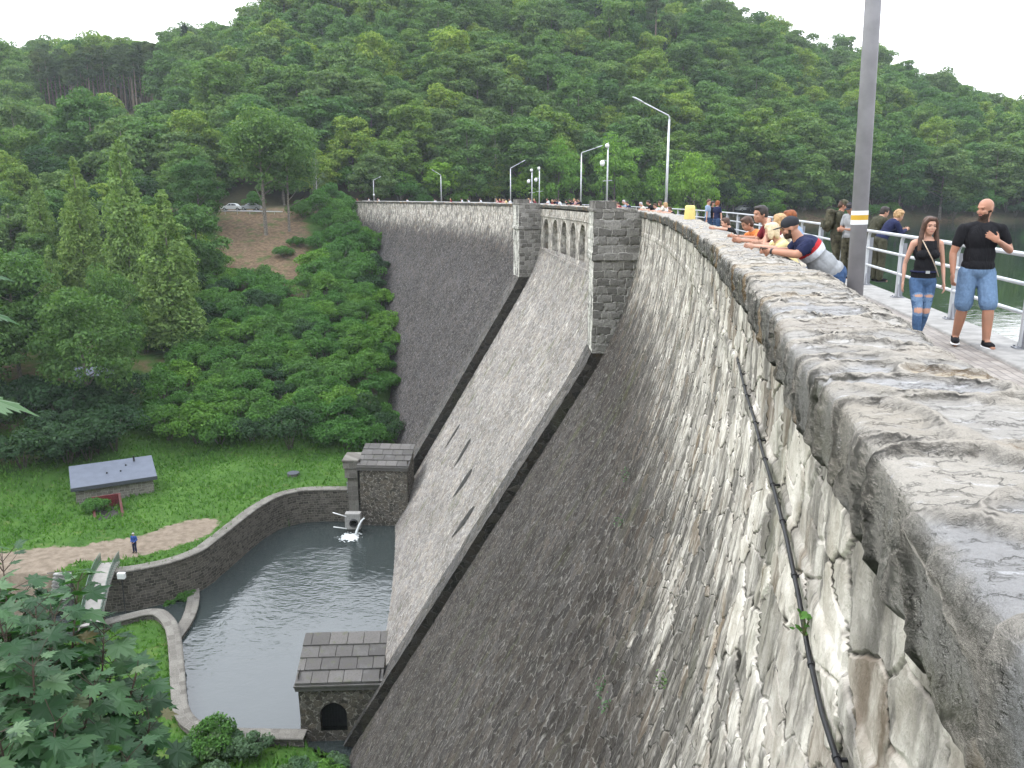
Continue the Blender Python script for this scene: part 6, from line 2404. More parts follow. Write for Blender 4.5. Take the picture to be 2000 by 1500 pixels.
def person(name_label, loc, rot, J, top, legs, shoes, hair, sk=SK_FAIR, H=1.78, vox=.014, girth=1.0, female=False, sleeve='short', bottoms='long',
           hands=True, beard=None, group=None, extras=None, sub=True, belly=0.0, top_len=.0, hand_pose=None, hairstyle='short', strap_top=False, cat="person"):
    P = dict(STAND); P.update(J)
    k = H / 1.78
    P = {a: (v * k if a != 'look' else v.normalized()) for a, v in P.items()}
    root = thing("person", name_label, cat, loc, rot, group)
    org = Vector(loc)

    def put(nm, me, mats, parent=root):
        for mt in (mats if isinstance(mats, (list, tuple)) else [mats]): me.materials.append(mt)
        o = bpy.data.objects.new(nm, me); COL.objects.link(o); o.parent = parent
        return o
    sx = (P['shr'] - P['shl']).normalized()
    hx = (P['hir'] - P['hil']).normalized()
    g = girth
    spine = (P['nek'] - P['pel'])
    mid = P['pel'].lerp(P['che'], .5)
    fch = frame(P['nek'] - P['che'], sx); fmid = frame(P['che'] - P['pel'], (sx + hx)); fpe = frame(P['che'] - P['pel'], hx)
    wch = (P['shr'] - P['shl']).length * .5
    # --- head
    look = P['look']
    up = (P['hed'] - P['nek']).normalized()
    up = (up * .35 + V(0, 0, 1) * .65 + look * -.0).normalized()
    fh = frame(up - look * up.dot(look) * 1.0, look.cross(up) * 1.0)
    rgt = fh.col[0]; fwd = fh.col[1]; upv = fh.col[2]
    if fwd.dot(look) < 0: rgt = -rgt; fwd = -fwd; fh = Matrix((rgt, fwd, upv)).transposed()
    fwd = look - upv * look.dot(upv); fwd.normalize()
    pitch_v = look
    # tilt the head frame to the gaze
    fwd = look.normalized(); rgt = fwd.cross(V(0, 0, 1)).normalized(); upv = rgt.cross(fwd).normalized()
    fh = Matrix((rgt, fwd, upv)).transposed()
    hd = P['hed']; q = k if H > 1.5 else k * (1 + (1.5 - H) * .55)

    def hp(x, y, z): return hd + (rgt * x + fwd * y + upv * z) * q

    b = MB()
    b.ell(hp(0, -.012, .035), (.076 * q, .095 * q, .088 * q), fh, nu=20, nv=13)
    b.ell(hp(0, .022, -.035), (.062 * q, .066 * q, .078 * q), fh, nu=18, nv=11)
    b.ell(hp(0, .050, -.082), (.034 * q, .034 * q, .030 * q), fh, nu=12, nv=8)
    b.tube([hp(0, .080, .022), hp(0, .088, -.006), hp(0, .093, -.020), hp(0, .082, -.030)], [.008 * q, .011 * q, .0135 * q, .010 * q], 8)
    b.ell(hp(0, .074, .032), (.052 * q, .018 * q, .011 * q), fh, nu=12, nv=6)
    b.ell(hp(0, .082, -.056), (.024 * q, .012 * q, .010 * q), fh, nu=10, nv=6)
    for s in (-1, 1):
        b.ell(hp(s * .076, -.012, -.006), (.010 * q, .020 * q, .032 * q), fh, nu=10, nv=7)
        b.ell(hp(s * .040, .062, -.022), (.022 * q, .020 * q, .020 * q), fh, nu=10, nv=7)
    nr = (.056 if not female else .046) * g ** .4 * k
    limb(b, [P['nek'] - V(0, 0, .03) * k, P['nek'].lerp(hd, .45), hd + (-fwd * .02 - upv * .04) * q], [nr * 1.18, nr, nr * .95], 14)
    # --- torso
    b.ell(P['che'] + (P['nek'] - P['che']) * .25, (wch * .90, .112 * g * k, .20 * k), fch, nu=20, nv=12)
    b.ell(mid, (.142 * g * k * (.88 if female else 1), .105 * g * k, .19 * k), fmid, nu=20, nv=12)
    if belly: b.ell(mid + fmid.col[1] * belly * .55, (.15 * g * k, (.09 + belly * .6) * k, .17 * k), fmid, nu=20, nv=12)
    b.ell(P['pel'], (.158 * g ** .7 * k, .118 * g ** .8 * k, .135 * k), fpe, nu=20, nv=12)
    if female:
        for s in (-1, 1): b.ell(P['che'] + fch.col[0] * s * .075 * k + fch.col[1] * .085 * k - fch.col[2] * .0, (.068 * k, .055 * k, .062 * k), fch)
    tr = .062 * g ** .6 * k
    limb(b, [P['shl'] + sx * .02, P['nek'] - V(0, 0, .025) * k, P['shr'] - sx * .02], [tr * .85, tr * 1.0, tr * .85], 12)
    # --- arms and legs
    ra = (.047 if not female else .037) * g ** .8 * k
    for s in 'lr':
        sh, el, wr = P['sh' + s], P['el' + s], P['wr' + s]
        limb(b, [sh, sh.lerp(el, .35), el], [ra * 1.15, ra * 1.08, ra * .80], 14)
        limb(b, [el, el.lerp(wr, .3), wr], [ra * .80, ra * .82, ra * .52], 14)
        if hands:
            hpz = (hand_pose or {}).get(s, {})
            pn = hpz.get('n', (V(1, 0, 0) if s == 'l' else V(-1, 0, 0)))
            hand(b, wr, el, pn, hpz.get('spread', .12), hpz.get('curl', .4), k * (.95 if female else 1.06) * (1 if H > 1.5 else 1.05), hpz.get('t', 1), hpz.get('dir'))
        hi, kn, an, to = P['hi' + s], P['kn' + s], P['an' + s], P['to' + s]
        rl = .082 * g ** .7 * k
        limb(b, [hi, hi.lerp(kn, .4), kn], [rl * 1.05, rl, rl * .70], 14)
        limb(b, [kn, kn.lerp(an, .32), an], [rl * .70, rl * .72, rl * .46], 14)
        limb(b, [an, an.lerp(to, .6), to], [.038 * k, .036 * k, .028 * k], 10)
    me = voxel(b, vox, "body", 3)
    # features painted by place on the head
    mats = [sk, M_EYE, M_LIP, M_BROW, beard or M_STUB]
    mi = []
    for pl in me.polygons:
        c = pl.center - hd
        x, y, z = c.dot(rgt) / q, c.dot(fwd) / q, c.dot(upv) / q
        i = 0
        if abs(x) < .1 and -.15 < z < .14 and y > -.05:
            if y > .05 and abs(abs(x) - .031) < .011 and abs(z - .006) < .0048: i = 1
            elif y > .05 and .016 < abs(x) < .048 and .025 < z < .032: i = 3
            elif y > .06 and abs(x) < .023 and -.062 < z < -.051: i = 2
            elif beard and z < -.044 - .35 * max(0, .05 - abs(x)) * (1 if z > -.06 else 0) and y > .0: i = 4
            elif beard and y > .08 and abs(x) < .028 and -.048 < z < -.038: i = 4
            elif beard and abs(x) > .058 and z < -.012 and -.004 < y < .03: i = 4
        mi.append(i)
    me.polygons.foreach_set("material_index", mi)
    body = put("body", me, mats)
    # --- clothes
    infl = .011 * k
    t = MB()
    t.ell(P['che'] + (P['nek'] - P['che']) * .25, (wch * .90 + infl, .112 * g * k + infl, .20 * k - (.0 if not strap_top else .02)), fch, nu=22, nv=14)
    t.ell(mid, (.146 * g * k * (.9 if female else 1) + infl, .105 * g * k + infl, .20 * k), fmid, nu=22, nv=14)
    if belly: t.ell(mid + fmid.col[1] * belly * .55, (.15 * g * k + infl, (.09 + belly * .6) * k + infl, .18 * k), fmid, nu=22, nv=14)
    t.ell(P['pel'] + (P['che'] - P['pel']) * .12, (.158 * g ** .7 * k + infl * 1.2, .12 * g ** .8 * k + infl * 1.2, .115 * k + top_len), fpe, nu=22, nv=14)
    if female:
        for s in (-1, 1): t.ell(P['che'] + fch.col[0] * s * .075 * k + fch.col[1] * .085 * k, (.072 * k + infl * .5, .058 * k + infl * .6, .062 * k), fch)
    if strap_top:
        for s in (-1, 1):
            c0 = P['che'] + fch.col[0] * s * .085 * k + fch.col[1] * .11 * k + fch.col[2] * .08 * k
            c1 = P['shl' if s < 0 else 'shr'].lerp(P['nek'], .42) + V(0, 0, .055) * k
            c2 = P['che'] + fch.col[0] * s * .085 * k - fch.col[1] * .105 * k + fch.col[2] * .08 * k
            t.tube([c0, c0.lerp(c1, .6) + fch.col[1] * .025, c1, c1.lerp(c2, .5) - fch.col[1] * .03, c2], .011 * k, 6)
    else:
        limb(t, [P['shl'] + sx * .02, P['nek'] - V(0, 0, .032) * k, P['shr'] - sx * .02], [tr * .85 + infl, tr * .98 + infl, tr * .85 + infl], 12)
        f = {'short': .58, 'long': 1.0, 'none': 0.0}[sleeve]
        if f:
            for s in 'lr':
                sh, el, wr = P['sh' + s], P['el' + s], P['wr' + s]
                e = sh.lerp(el, f)
                limb(t, [sh, sh.lerp(e, .5), e], [ra * 1.12 + infl * .9, ra * 1.10 + infl * 1.0, ra * 1.0 + infl * 1.1], 14)
                if sleeve == 'long': limb(t, [el, el.lerp(wr, .5), el.lerp(wr, .93)], [ra * .84 + infl * 1.5, ra * .74 + infl * 1.4, ra * .55 + infl * 1.3], 14)
    tme = voxel(t, max(.009, vox * .9), "shirt", 2)
    shirt = put("shirt", tme, top if isinstance(top, list) else [top])
    if isinstance(top, list) and extras and 'bands' in extras:
        extras['bands'](tme, P, k)
    t = MB()
    t.ell(P['pel'] - (P['che'] - P['pel']).normalized() * .01 * k, (.158 * g ** .7 * k + infl * .8, .12 * g ** .8 * k + infl * .8, .125 * k), fpe, nu=22, nv=14)
    for s in 'lr':
        hi, kn, an = P['hi' + s], P['kn' + s], P['an' + s]
        rl = .082 * g ** .7 * k
        if bottoms == 'shorts':
            e = hi.lerp(kn, .93)
            limb(t, [hi, hi.lerp(e, .5), e], [rl * 1.08 + infl, rl * 1.06 + infl, rl * .98 + infl * 1.4], 16)
        else:
            w_ = infl * (.55 if bottoms == 'skinny' else 1.5)
            limb(t, [hi, hi.lerp(kn, .4), kn], [rl * 1.05 + w_, rl * 1.0 + w_, rl * .72 + w_], 16)
            limb(t, [kn, kn.lerp(an, .32), kn.lerp(an, .97)], [rl * .72 + w_, rl * .72 + w_ * (1 if bottoms == 'skinny' else 1.6), rl * .48 + w_ * (1 if bottoms == 'skinny' else 2)], 16)
    pme = voxel(t, max(.009, vox * .9), "trousers" if bottoms != 'shorts' else "shorts", 2)
    put("trousers" if bottoms != 'shorts' else "shorts", pme, legs if isinstance(legs, list) else [legs])
    if isinstance(legs, list) and extras and 'rips' in extras: extras['rips'](pme, P, k)
    for s in 'lr':
        an, to = P['an' + s], P['to' + s]
        d = (to - an); d.z = 0; d.normalize()
        t = MB()
        c = an + d * .055 * k; c.z = an.z - .045 * k
        fr = frame(V(0, 0, 1), d.cross(V(0, 0, 1)))
        t.ell(c + V(0, 0, .012) * k, (.050 * k, .140 * k, .042 * k), fr, nu=16, nv=10)
        t.ell(an + V(0, 0, -.01) * k, (.047 * k, .055 * k, .055 * k), fr, nu=14, nv=9)
        o = put("shoe", voxel(t, .009, "shoe", 1), [shoes])
        t = MB(); t.ell(c + V(0, 0, -.022) * k, (.052 * k, .146 * k, .018 * k), fr, nu=18, nv=8)
        put("sole", t.mesh("sole", True), [M_WHITE if (extras or {}).get('white_sole', False) else M_BLACK], o)
    # --- hair
    if hair is not None:
        t = MB()
        if hairstyle in ('short', 'long', 'bob', 'curly'):
            t.ell(hp(0, -.024, .048), (.084 * q, .098 * q, .090 * q), fh, nu=18, nv=12)
            t.ell(hp(0, -.055, -.005), (.074 * q, .062 * q, .085 * q), fh, nu=14, nv=10)
            t.ell(hp(0, .030, .098), (.064 * q, .055 * q, .034 * q), fh, nu=14, nv=8)
            for s in (-1, 1): t.ell(hp(s * .07, -.005, .03), (.014 * q, .036 * q, .048 * q), fh, nu=10, nv=8)
        if hairstyle == 'curly':
            R = random.Random(6)
            for i in range(46):
                d = V(R.gauss(0, 1), R.gauss(-.3, 1), R.gauss(.5, 1)).normalized()
                if d.y > .55 and d.z < .45: continue
                t.ell(hp(d.x * .082, -.02 + d.y * .10, .035 + d.z * .095), (.03 * q,) * 3, nu=8, nv=6)
        if hairstyle == 'bob':
            for s in (-1, 1): t.ell(hp(s * .074, .006, -.025), (.022 * q, .045 * q, .085 * q), fh, nu=12, nv=9)
            t.ell(hp(0, -.07, -.05), (.075 * q, .04 * q, .075 * q), fh, nu=12, nv=9)
            t.ell(hp(0, .07, .075), (.058 * q, .022 * q, .022 * q), fh, nu=12, nv=7)
        if hairstyle == 'long':
            for s in (-1, 1):
                t.tube([hp(s * .03, .055, .115), hp(s * .078, .03, .05), hp(s * .088, .012, -.05), hp(s * .105, .02, -.17), hp(s * .115, .05, -.31), hp(s * .10, .07, -.37)],
                       [.022 * q, .026 * q, .030 * q, .036 * q, .026 * q, .008 * q], 10)
            t.tube([hp(0, -.09, .03), hp(0, -.10, -.12), hp(0, -.10, -.28), hp(0, -.09, -.36)], [.06 * q, .075 * q, .07 * q, .03 * q], 12)
        put("hair", voxel(t, max(.008, vox * .8), "hair", 2), [hair])
    for fn in (extras or {}).get('add', []): fn(root, put, P, k, hp, fh, q)
    return root


def cap_on(col_mat, back=False):
    def fn(root, put, P, k, hp, fh, q):
        t = MB()
        t.ell(hp(0, -.014, .060), (.088 * q, .106 * q, .082 * q), fh, nu=20, nv=12)
        c = voxel(t, .010, "cap", 2)
        o = put("cap", c, [col_mat])
        t = MB(); t.ell(hp(0, .125, .040), (.066 * q, .062 * q, .008 * q), fh, nu=18, nv=7)
        put("peak", t.mesh("peak", True), [col_mat], o)
    return fn


def strap(col_mat):
    def fn(root, put, P, k, hp, fh, q):
        a = P['shr'].lerp(P['nek'], .4) + V(0, .03, .06) * k
        c = P['che']; h = P['hil'] + V(-.09, .05, .06) * k
        pts = [a, a + V(-.02, .075, -.06) * k, V(c.x + .045 * k, c.y + .175 * k, c.z + .07 * k), V(c.x - .03 * k, c.y + .165 * k, c.z - .05 * k), V(c.x - .10 * k, c.y + .125 * k, c.z - .16 * k), h]
        t = MB(); t.tube(pts, .0075 * k, 6)
        put("bag_strap", t.mesh("bag_strap", True), [col_mat])
    return fn


def belt(col_mat, buckle=None):
    def fn(root, put, P, k, hp, fh, q):
        t = MB()
        c = P['pel'] + V(0, 0, .085) * k
        n = 28
        pts = [c + V(.163 * math.cos(2 * PI * i / n), .125 * math.sin(2 * PI * i / n), 0) * k for i in range(n + 1)]
        t.tube(pts, .014 * k, 6, caps=False)
        o = put("belt", t.mesh("belt", True), [col_mat])
        if buckle:
            t = MB(); t.box(c + V(0, .14, 0) * k, (.05 * k, .012, .036 * k)); put("buckle", t.mesh("buckle"), [buckle], o)
    return fn


def watch(side, mat):
    def fn(root, put, P, k, hp, fh, q):
        w, e = P['wr' + side], P['el' + side]
        d = (e - w).normalized()
        t = MB(); t.tube([w + d * .010, w + d * .034], [.036 * k, .037 * k], 14)
        t.box(w + d * .022 + V(0, -.03, .012), (.035, .014, .035))
        put("watch", t.mesh("watch", True), [mat])
    return fn


def backpack(mat, mat2):
    def fn(root, put, P, k, hp, fh, q):
        sx = (P['shr'] - P['shl']).normalized(); f = frame(P['nek'] - P['pel'], sx)
        c = P['che'] - f.col[1] * .21 * k
        t = MB()
        t.ell(c, (.165 * k, .115 * k, .26 * k), f, nu=18, nv=12); t.ell(c - f.col[2] * .10 * k - f.col[1] * .06 * k, (.14 * k, .08 * k, .13 * k), f, nu=16, nv=10)
        t.ell(c + f.col[2] * .19 * k, (.14 * k, .11 * k, .08 * k), f, nu=16, nv=9)
        b = put("backpack", voxel(t, .012, "backpack", 1), [mat])
        t = MB()
        for s in (-1, 1):
            a0 = c + f.col[0] * s * .09 * k + f.col[2] * .2 * k + f.col[1] * .05 * k
            sh = P['shl' if s < 0 else 'shr'].lerp(P['nek'], .35) + V(0, 0, .06) * k
            a2 = P['che'] + f.col[0] * s * .115 * k + f.col[1] * .13 * k
            a3 = mid = P['pel'].lerp(P['che'], .4) + f.col[0] * s * .15 * k
            t.tube([a0, sh, a2, a3], .018 * k, 6)
        put("strap", t.mesh("strap", True), [mat2], b)
        t = MB(); t.box(c - f.col[1] * .125 * k - f.col[2] * .08 * k, (.2 * k, .05 * k, .16 * k), f); put("pocket", t.mesh("pocket"), [mat2], b)
    return fn


C_BLACK = cloth("black_cotton", (.012, .012, .014))
C_NAVY = cloth("navy_cotton", (.018, .022, .055))
C_RED = cloth("red_cotton", (.40, .028, .032))
C_WHITE = cloth("white_cotton", (.52, .54, .58))
C_GREY = cloth("grey_cotton", (.25, .257, .262), bump=.6)
C_DENIM = cloth("mid_denim", (.055, .10, .185), var=.16, sc=34)
C_LDENIM = cloth("light_denim", (.125, .195, .30), var=.10, sc=40)
C_DDENIM = cloth("dark_denim", (.035, .065, .13), var=.3, sc=20)
C_ORANGE = cloth("orange_cotton", (.60, .185, .055))
C_YELLOW = cloth("pale_yellow_cotton", (.60, .49, .24))
C_CREAM = cloth("cream_cotton", (.52, .475, .40))
C_OLIVE = cloth("olive_cotton", (.055, .054, .036), var=.25)
C_CAMO = cloth("camouflage_cloth", (.062, .058, .038), var=.6, sc=9)
C_MAROON = cloth("maroon_cotton", (.16, .022, .03))
C_PINK = cloth("pink_cotton", (.44, .25, .235))
C_LBLUE = cloth("light_blue_cotton", (.23, .30, .40))
H_BROWN = plain("brown_hair", (.060, .030, .018), .6, var=.35, sc=30, spec=.4, bump=.4)
H_DARK = plain("dark_hair", (.022, .016, .013), .6, var=.3, sc=30, spec=.4, bump=.4)
H_BLOND = plain("blond_hair", (.33, .205, .095), .6, var=.3, sc=30, spec=.4, bump=.4)
H_PALE = plain("pale_blond_hair", (.52, .42, .27), .6, var=.2, sc=30, bump=.4)
H_GINGER = plain("ginger_hair", (.20, .06, .018), .6, var=.3, sc=30, bump=.4)
H_GREYH = plain("grey_hair", (.40, .39, .38), .7, var=.2, sc=30, bump=.4)
C_CAP = cloth("charcoal_cap", (.028, .029, .034), bump=.1)


def ground_pt(u, v):
    return G(u, v, 0.0)


# --- the walking couple
pm = ground_pt(1890, 677)
person("bald bearded man in black t-shirt and denim shorts walking with one hand on his chest", pm, PI - .22,
       dict(hed=V(.0, .02, 1.645), look=V(.80, .55, -.14), shl=V(-.205, 0, 1.415), shr=V(.205, 0, 1.415), che=V(0, .01, 1.26), nek=V(.0, -.01, 1.485),
            elr=V(.285, -.01, 1.13), wrr=V(.285, .07, .90), ell=V(-.33, -.02, 1.17), wrl=V(-.125, .215, 1.285),
            hil=V(-.10, 0, .91), hir=V(.10, 0, .91), knl=V(-.125, .15, .52), anl=V(-.14, .17, .10), tol=V(-.17, .34, .045),
            knr=V(.115, .03, .50), anr=V(.125, -.10, .10), tor=V(.155, .05, .03)),
       C_BLACK, C_LDENIM, C_BLACK, None, sk=SK_TAN, H=1.80, vox=.0085, girth=1.13, beard=M_BEARD, bottoms='shorts', top_len=.01,
       hand_pose={'l': dict(n=V(.1, -1, 0), spread=.55, curl=.10, t=-1, dir=V(.75, .08, .45)), 'r': dict(n=V(-1, -.2, 0), curl=.75, t=-1)},
       extras={'white_sole': True, 'add': []})


def rips(me, P, k):
    # worn pale patches and torn holes on the thighs and knees
    mi = []
    for pl in me.polygons:
        c = pl.center
        i = 0
        for s in 'lr':
            hi, kn = P['hi' + s], P['kn' + s]
            for f, dx, w_, h_ in ((.48, .0, .050, .018), (.60, .02, .055, .012), (.74, -.02, .05, .014), (.97, 0, .058, .034)):
                q = hi.lerp(kn, f) + V(dx, 0, 0)
                if (abs(c.x - q.x) / w_) ** 2 + (abs(c.z - q.z) / h_) ** 2 < 1 + .3 * math.sin(c.x * 300) and c.y > q.y + .02:
                    i = 1 if f in (.48, .97) else 2
                elif (abs(c.x - q.x) / (w_ * 1.25)) ** 2 + (abs(c.z - q.z) / (h_ * 2.1)) ** 2 < 1 and c.y > q.y and i == 0: i = 2
        mi.append(i)
    me.polygons.foreach_set("material_index", mi)


pw = ground_pt(1788, 678)
person("young woman with long brown hair in black top and ripped jeans walking", pw, PI - .12,
       dict(look=V(-.10, 1, -.06), hed=V(.0, .03, 1.63), shl=V(-.172, 0, 1.41), shr=V(.172, 0, 1.41), elr=V(.235, -.05, 1.14), wrr=V(.25, -.01, .90), ell=V(-.235, -.01, 1.14), wrl=V(-.235, .09, .90),
            knl=V(-.055, .04, .50), anl=V(-.05, -.14, .13), tol=V(-.05, .0, .035), knr=V(.075, .14, .52), anr=V(.055, .14, .10), tor=V(.06, .31, .035), hil=V(-.088, 0, .91), hir=V(.088, 0, .91)),
       C_BLACK, [C_DENIM, SK_FAIR, C_LDENIM], C_WHITE, H_BROWN, sk=SK_FAIR, H=1.60, vox=.0085, girth=.93, female=True, sleeve='none', strap_top=True, bottoms='skinny', hairstyle='long', top_len=.015,
       hand_pose={'l': dict(n=V(1, 0, 0), curl=.45, t=1), 'r': dict(n=V(-1, 0, 0), curl=.45, t=-1)},
       extras={'rips': rips, 'white_sole': True, 'add': [strap(plain("tan_strap", (.45, .36, .27), .6)), belt(C_NAVY, M_GALV)]})


# --- leaning men and children at the parapet
def lean_pose(bend=.8, reach=.45, tilt=0.0, w=.19, head_up=.1, elbow=.2, look=None):
    """bends forward (+y) with the forearms on the wall; pelvis height kept"""
    pel = V(0, 0, .93)
    d = V(0, math.sin(bend), math.cos(bend))
    che = pel + d * .34; nek = pel + d * .56
    hed = nek + V(0, .09 + .05 * bend, .125)
    sh = pel + d * .50
    ey = sh.y + .12; ez = TOPZ + .055
    return dict(pel=pel, che=che, nek=nek, hed=hed, look=look or V(0, 1, -.35), shl=sh + V(-w, 0, 0), shr=sh + V(w, 0, 0),
                ell=V(-w - .04, ey, ez), elr=V(w + .04, ey, ez), wrl=V(-.05, ey + .26, ez + .02), wrr=V(.06, ey + .27, ez + .02),
                hil=V(-.1, .0, .90), hir=V(.1, .0, .90), knl=V(-.11, .04, .49), knr=V(.12, -.02, .49), anl=V(-.11, -.02, .09), anr=V(.14, -.12, .09), tol=V(-.12, .15, .03), tor=V(.16, .05, .03))


def bands(me, P, k):
    n = len(me.polygons); mi = []
    ax = (P['nek'] - P['pel']); L = ax.length; ax.normalize()
    sx = (P['shr'] - P['shl']).normalized()
    for pl in me.polygons:
        c = pl.center
        t = (c - P['pel']).dot(ax) / L
        arm = False
        for s in 'lr':
            sh, el = P['sh' + s], P['el' + s]
            dd = (el - sh); f = (c - sh).dot(dd) / dd.dot(dd)
            if 0.12 < f < 1.0 and (c - (sh + dd * f)).length < .105 * k: arm = True
        if arm: mi.append(0)
        elif t > .80: mi.append(0)
        elif t > .70: mi.append(1)
        elif t > .56: mi.append(2)
        else: mi.append(3)
    me.polygons.foreach_set("material_index", mi)


_y = 9.75
_lp = cpt(_y, -1.18, 0)
LM = lean_pose(.78, w=.225)
LM.update(look=V(.15, 1, -.32))
person("bearded man in dark cap and navy, red, white and grey shirt leaning on the parapet", _lp, PI / 2 - .12, LM,
       [C_NAVY, C_RED, C_WHITE, C_GREY], C_DDENIM, C_BLACK, None, sk=SK_TAN, H=1.78, vox=.0085, girth=1.30, beard=M_BEARD, belly=.06,
       hand_pose={'l': dict(n=V(1, .2, .2), curl=.9, t=1), 'r': dict(n=V(-1, .2, .2), curl=.9, t=-1)},
       extras={'bands': bands, 'add': [cap_on(C_CAP), watch('l', M_BLACK)]})


def leaner(y, off, lab, top, hair, style='short', H=1.65, bend=.7, rot=0.0, sk=SK_FAIR, sleeve='short', legs=C_DDENIM, look=None, w=.18, group=None, vox=.012, arms=None, female=False, extras=None, girth=1.0, beard=None):
    k = H / 1.78
    J = lean_pose(bend, w=w, look=look)
    # the wall top in the scaled figure's own units
    ez = (TOPZ + .055) / k
    for a in ('ell', 'elr', 'wrl', 'wrr'):
        J[a] = V(J[a].x, J[a].y, ez + (.02 if a[0] == 'w' else 0))
    if arms: J.update(arms)
    return person(lab, cpt(y, off, 0), PI / 2 + chead(y) + rot, J, top, legs, C_BLACK, hair, sk=sk, H=H, vox=vox, sleeve=sleeve, hairstyle=style, group=group, female=female, extras=extras, girth=girth, beard=beard)


# woman with fringe raising a drink behind the capped man, and a pale-haired child before her
leaner(11.1, -1.06, "blond woman with a fringe raising her hand to her mouth behind the capped man", C_CREAM, H_BLOND, 'bob', 1.68, .45, -.35, look=V(.75, 1, -.12), sleeve='short', female=True,
       arms=dict(wrl=V(-.06, .50, 1.50), ell=V(-.20, .50, 1.22)))
leaner(10.8, -.93, "pale blond child in yellow leaning over the parapet beside the capped man", C_YELLOW, H_PALE, 'bob', 1.58, .5, .12, look=V(.45, 1, -.25), sleeve='short', w=.15)
leaner(12.2, -1.0, "dark-haired man in maroon and navy shirt leaning on the parapet left of the blond woman", C_MAROON, H_DARK, 'short', 1.80, .52, .1, look=V(-.35, 1, -.1), sk=SK_TAN)
leaner(13.7, -1.02, "woman in orange top with dark hair tied back bending over the parapet", C_ORANGE, H_BROWN, 'short', 1.66, .70, .3, look=V(.1, 1, -.55), sk=SK_TAN, female=True)
leaner(12.4, -1.22, "ginger-haired woman half hidden behind the capped man", C_LBLUE, H_GINGER, 'bob', 1.66, .15, -.2, look=V(.2, 1, -.1), female=True, arms=dict(ell=V(-.24, .05, 1.15), elr=V(.24, .05, 1.15), wrl=V(-.12, .25, 1.1), wrr=V(.12, .25, 1.1)))
leaner(17.2, -.85, "child with short brown hair peering over the parapet right of the yellow drum", C_BLACK, H_BROWN, 'short', 1.46, .4, 0, look=V(0, 1, -.2), w=.15)

# --- the group by the railing
def stand_at(u, v, lab, rot, J, top, legs, shoes, hair, **kw):
    return person(lab, ground_pt(u, v), rot, J, top, legs, shoes, hair, **kw)


stand_at(1626, 541, "soldier in olive t-shirt with a bulky backpack looking down at his phone", -PI / 2 - .12,
         dict(look=V(.05, 1, -.45), hed=V(0, .10, 1.60), nek=V(0, .05, 1.46), che=V(0, .03, 1.25), ell=V(-.22, .08, 1.13), elr=V(.22, .08, 1.13), wrl=V(-.07, .32, 1.18), wrr=V(.08, .32, 1.17),
              knl=V(-.1, .06, .5), anl=V(-.12, .06, .09), tol=V(-.13, .24, .03), anr=V(.12, -.10, .09), tor=V(.13, .07, .03)),
         C_OLIVE, C_CAMO, C_BLACK, H_BROWN, sk=SK_TAN, H=1.80, vox=.012, beard=None,
         extras={'add': [cap_on(C_CAMO), backpack(C_CAMO, C_OLIVE)]})
stand_at(1653, 546, "young man in grey shirt and dark cap beside the soldier, mostly behind the pole", PI / 2 + .5,
         dict(look=V(-.2, 1, -.4), hed=V(0, .08, 1.60), wrl=V(-.08, .3, 1.15), wrr=V(.08, .3, 1.12), ell=V(-.23, .06, 1.12), elr=V(.23, .06, 1.12)),
         C_GREY, C_CAMO, C_BLACK, H_DARK, sk=SK_TAN, H=1.74, vox=.012, extras={'add': [cap_on(C_CAP)]})
stand_at(1712, 551, "curly blond person in dark jacket leaning on the lake railing", -PI / 2 + .1,
         dict(look=V(.1, 1, -.35), hed=V(0, .38, 1.46), nek=V(0, .27, 1.36), che=V(0, .15, 1.2), shl=V(-.17, .24, 1.31), shr=V(.17, .24, 1.31), ell=V(-.22, .34, 1.10), elr=V(.22, .34, 1.10), wrl=V(-.08, .52, 1.16), wrr=V(.08, .52, 1.16)),
         C_NAVY, C_OLIVE, C_BLACK, H_BLOND, H=1.72, vox=.012, hairstyle='curly', sleeve='long')
stand_at(1690, 543, "dark-haired person in grey jacket leaning on the railing behind the pole", -PI / 2 + .2,
         dict(look=V(.1, 1, -.3), hed=V(0, .34, 1.49), nek=V(0, .24, 1.38), che=V(0, .14, 1.2), shl=V(-.18, .22, 1.33), shr=V(.18, .22, 1.33), ell=V(-.22, .34, 1.10), elr=V(.22, .34, 1.10), wrl=V(-.08, .52, 1.16), wrr=V(.08, .52, 1.16)),
         C_OLIVE, C_OLIVE, C_BLACK, H_DARK, H=1.76, vox=.012, sleeve='long', extras={'add': []})


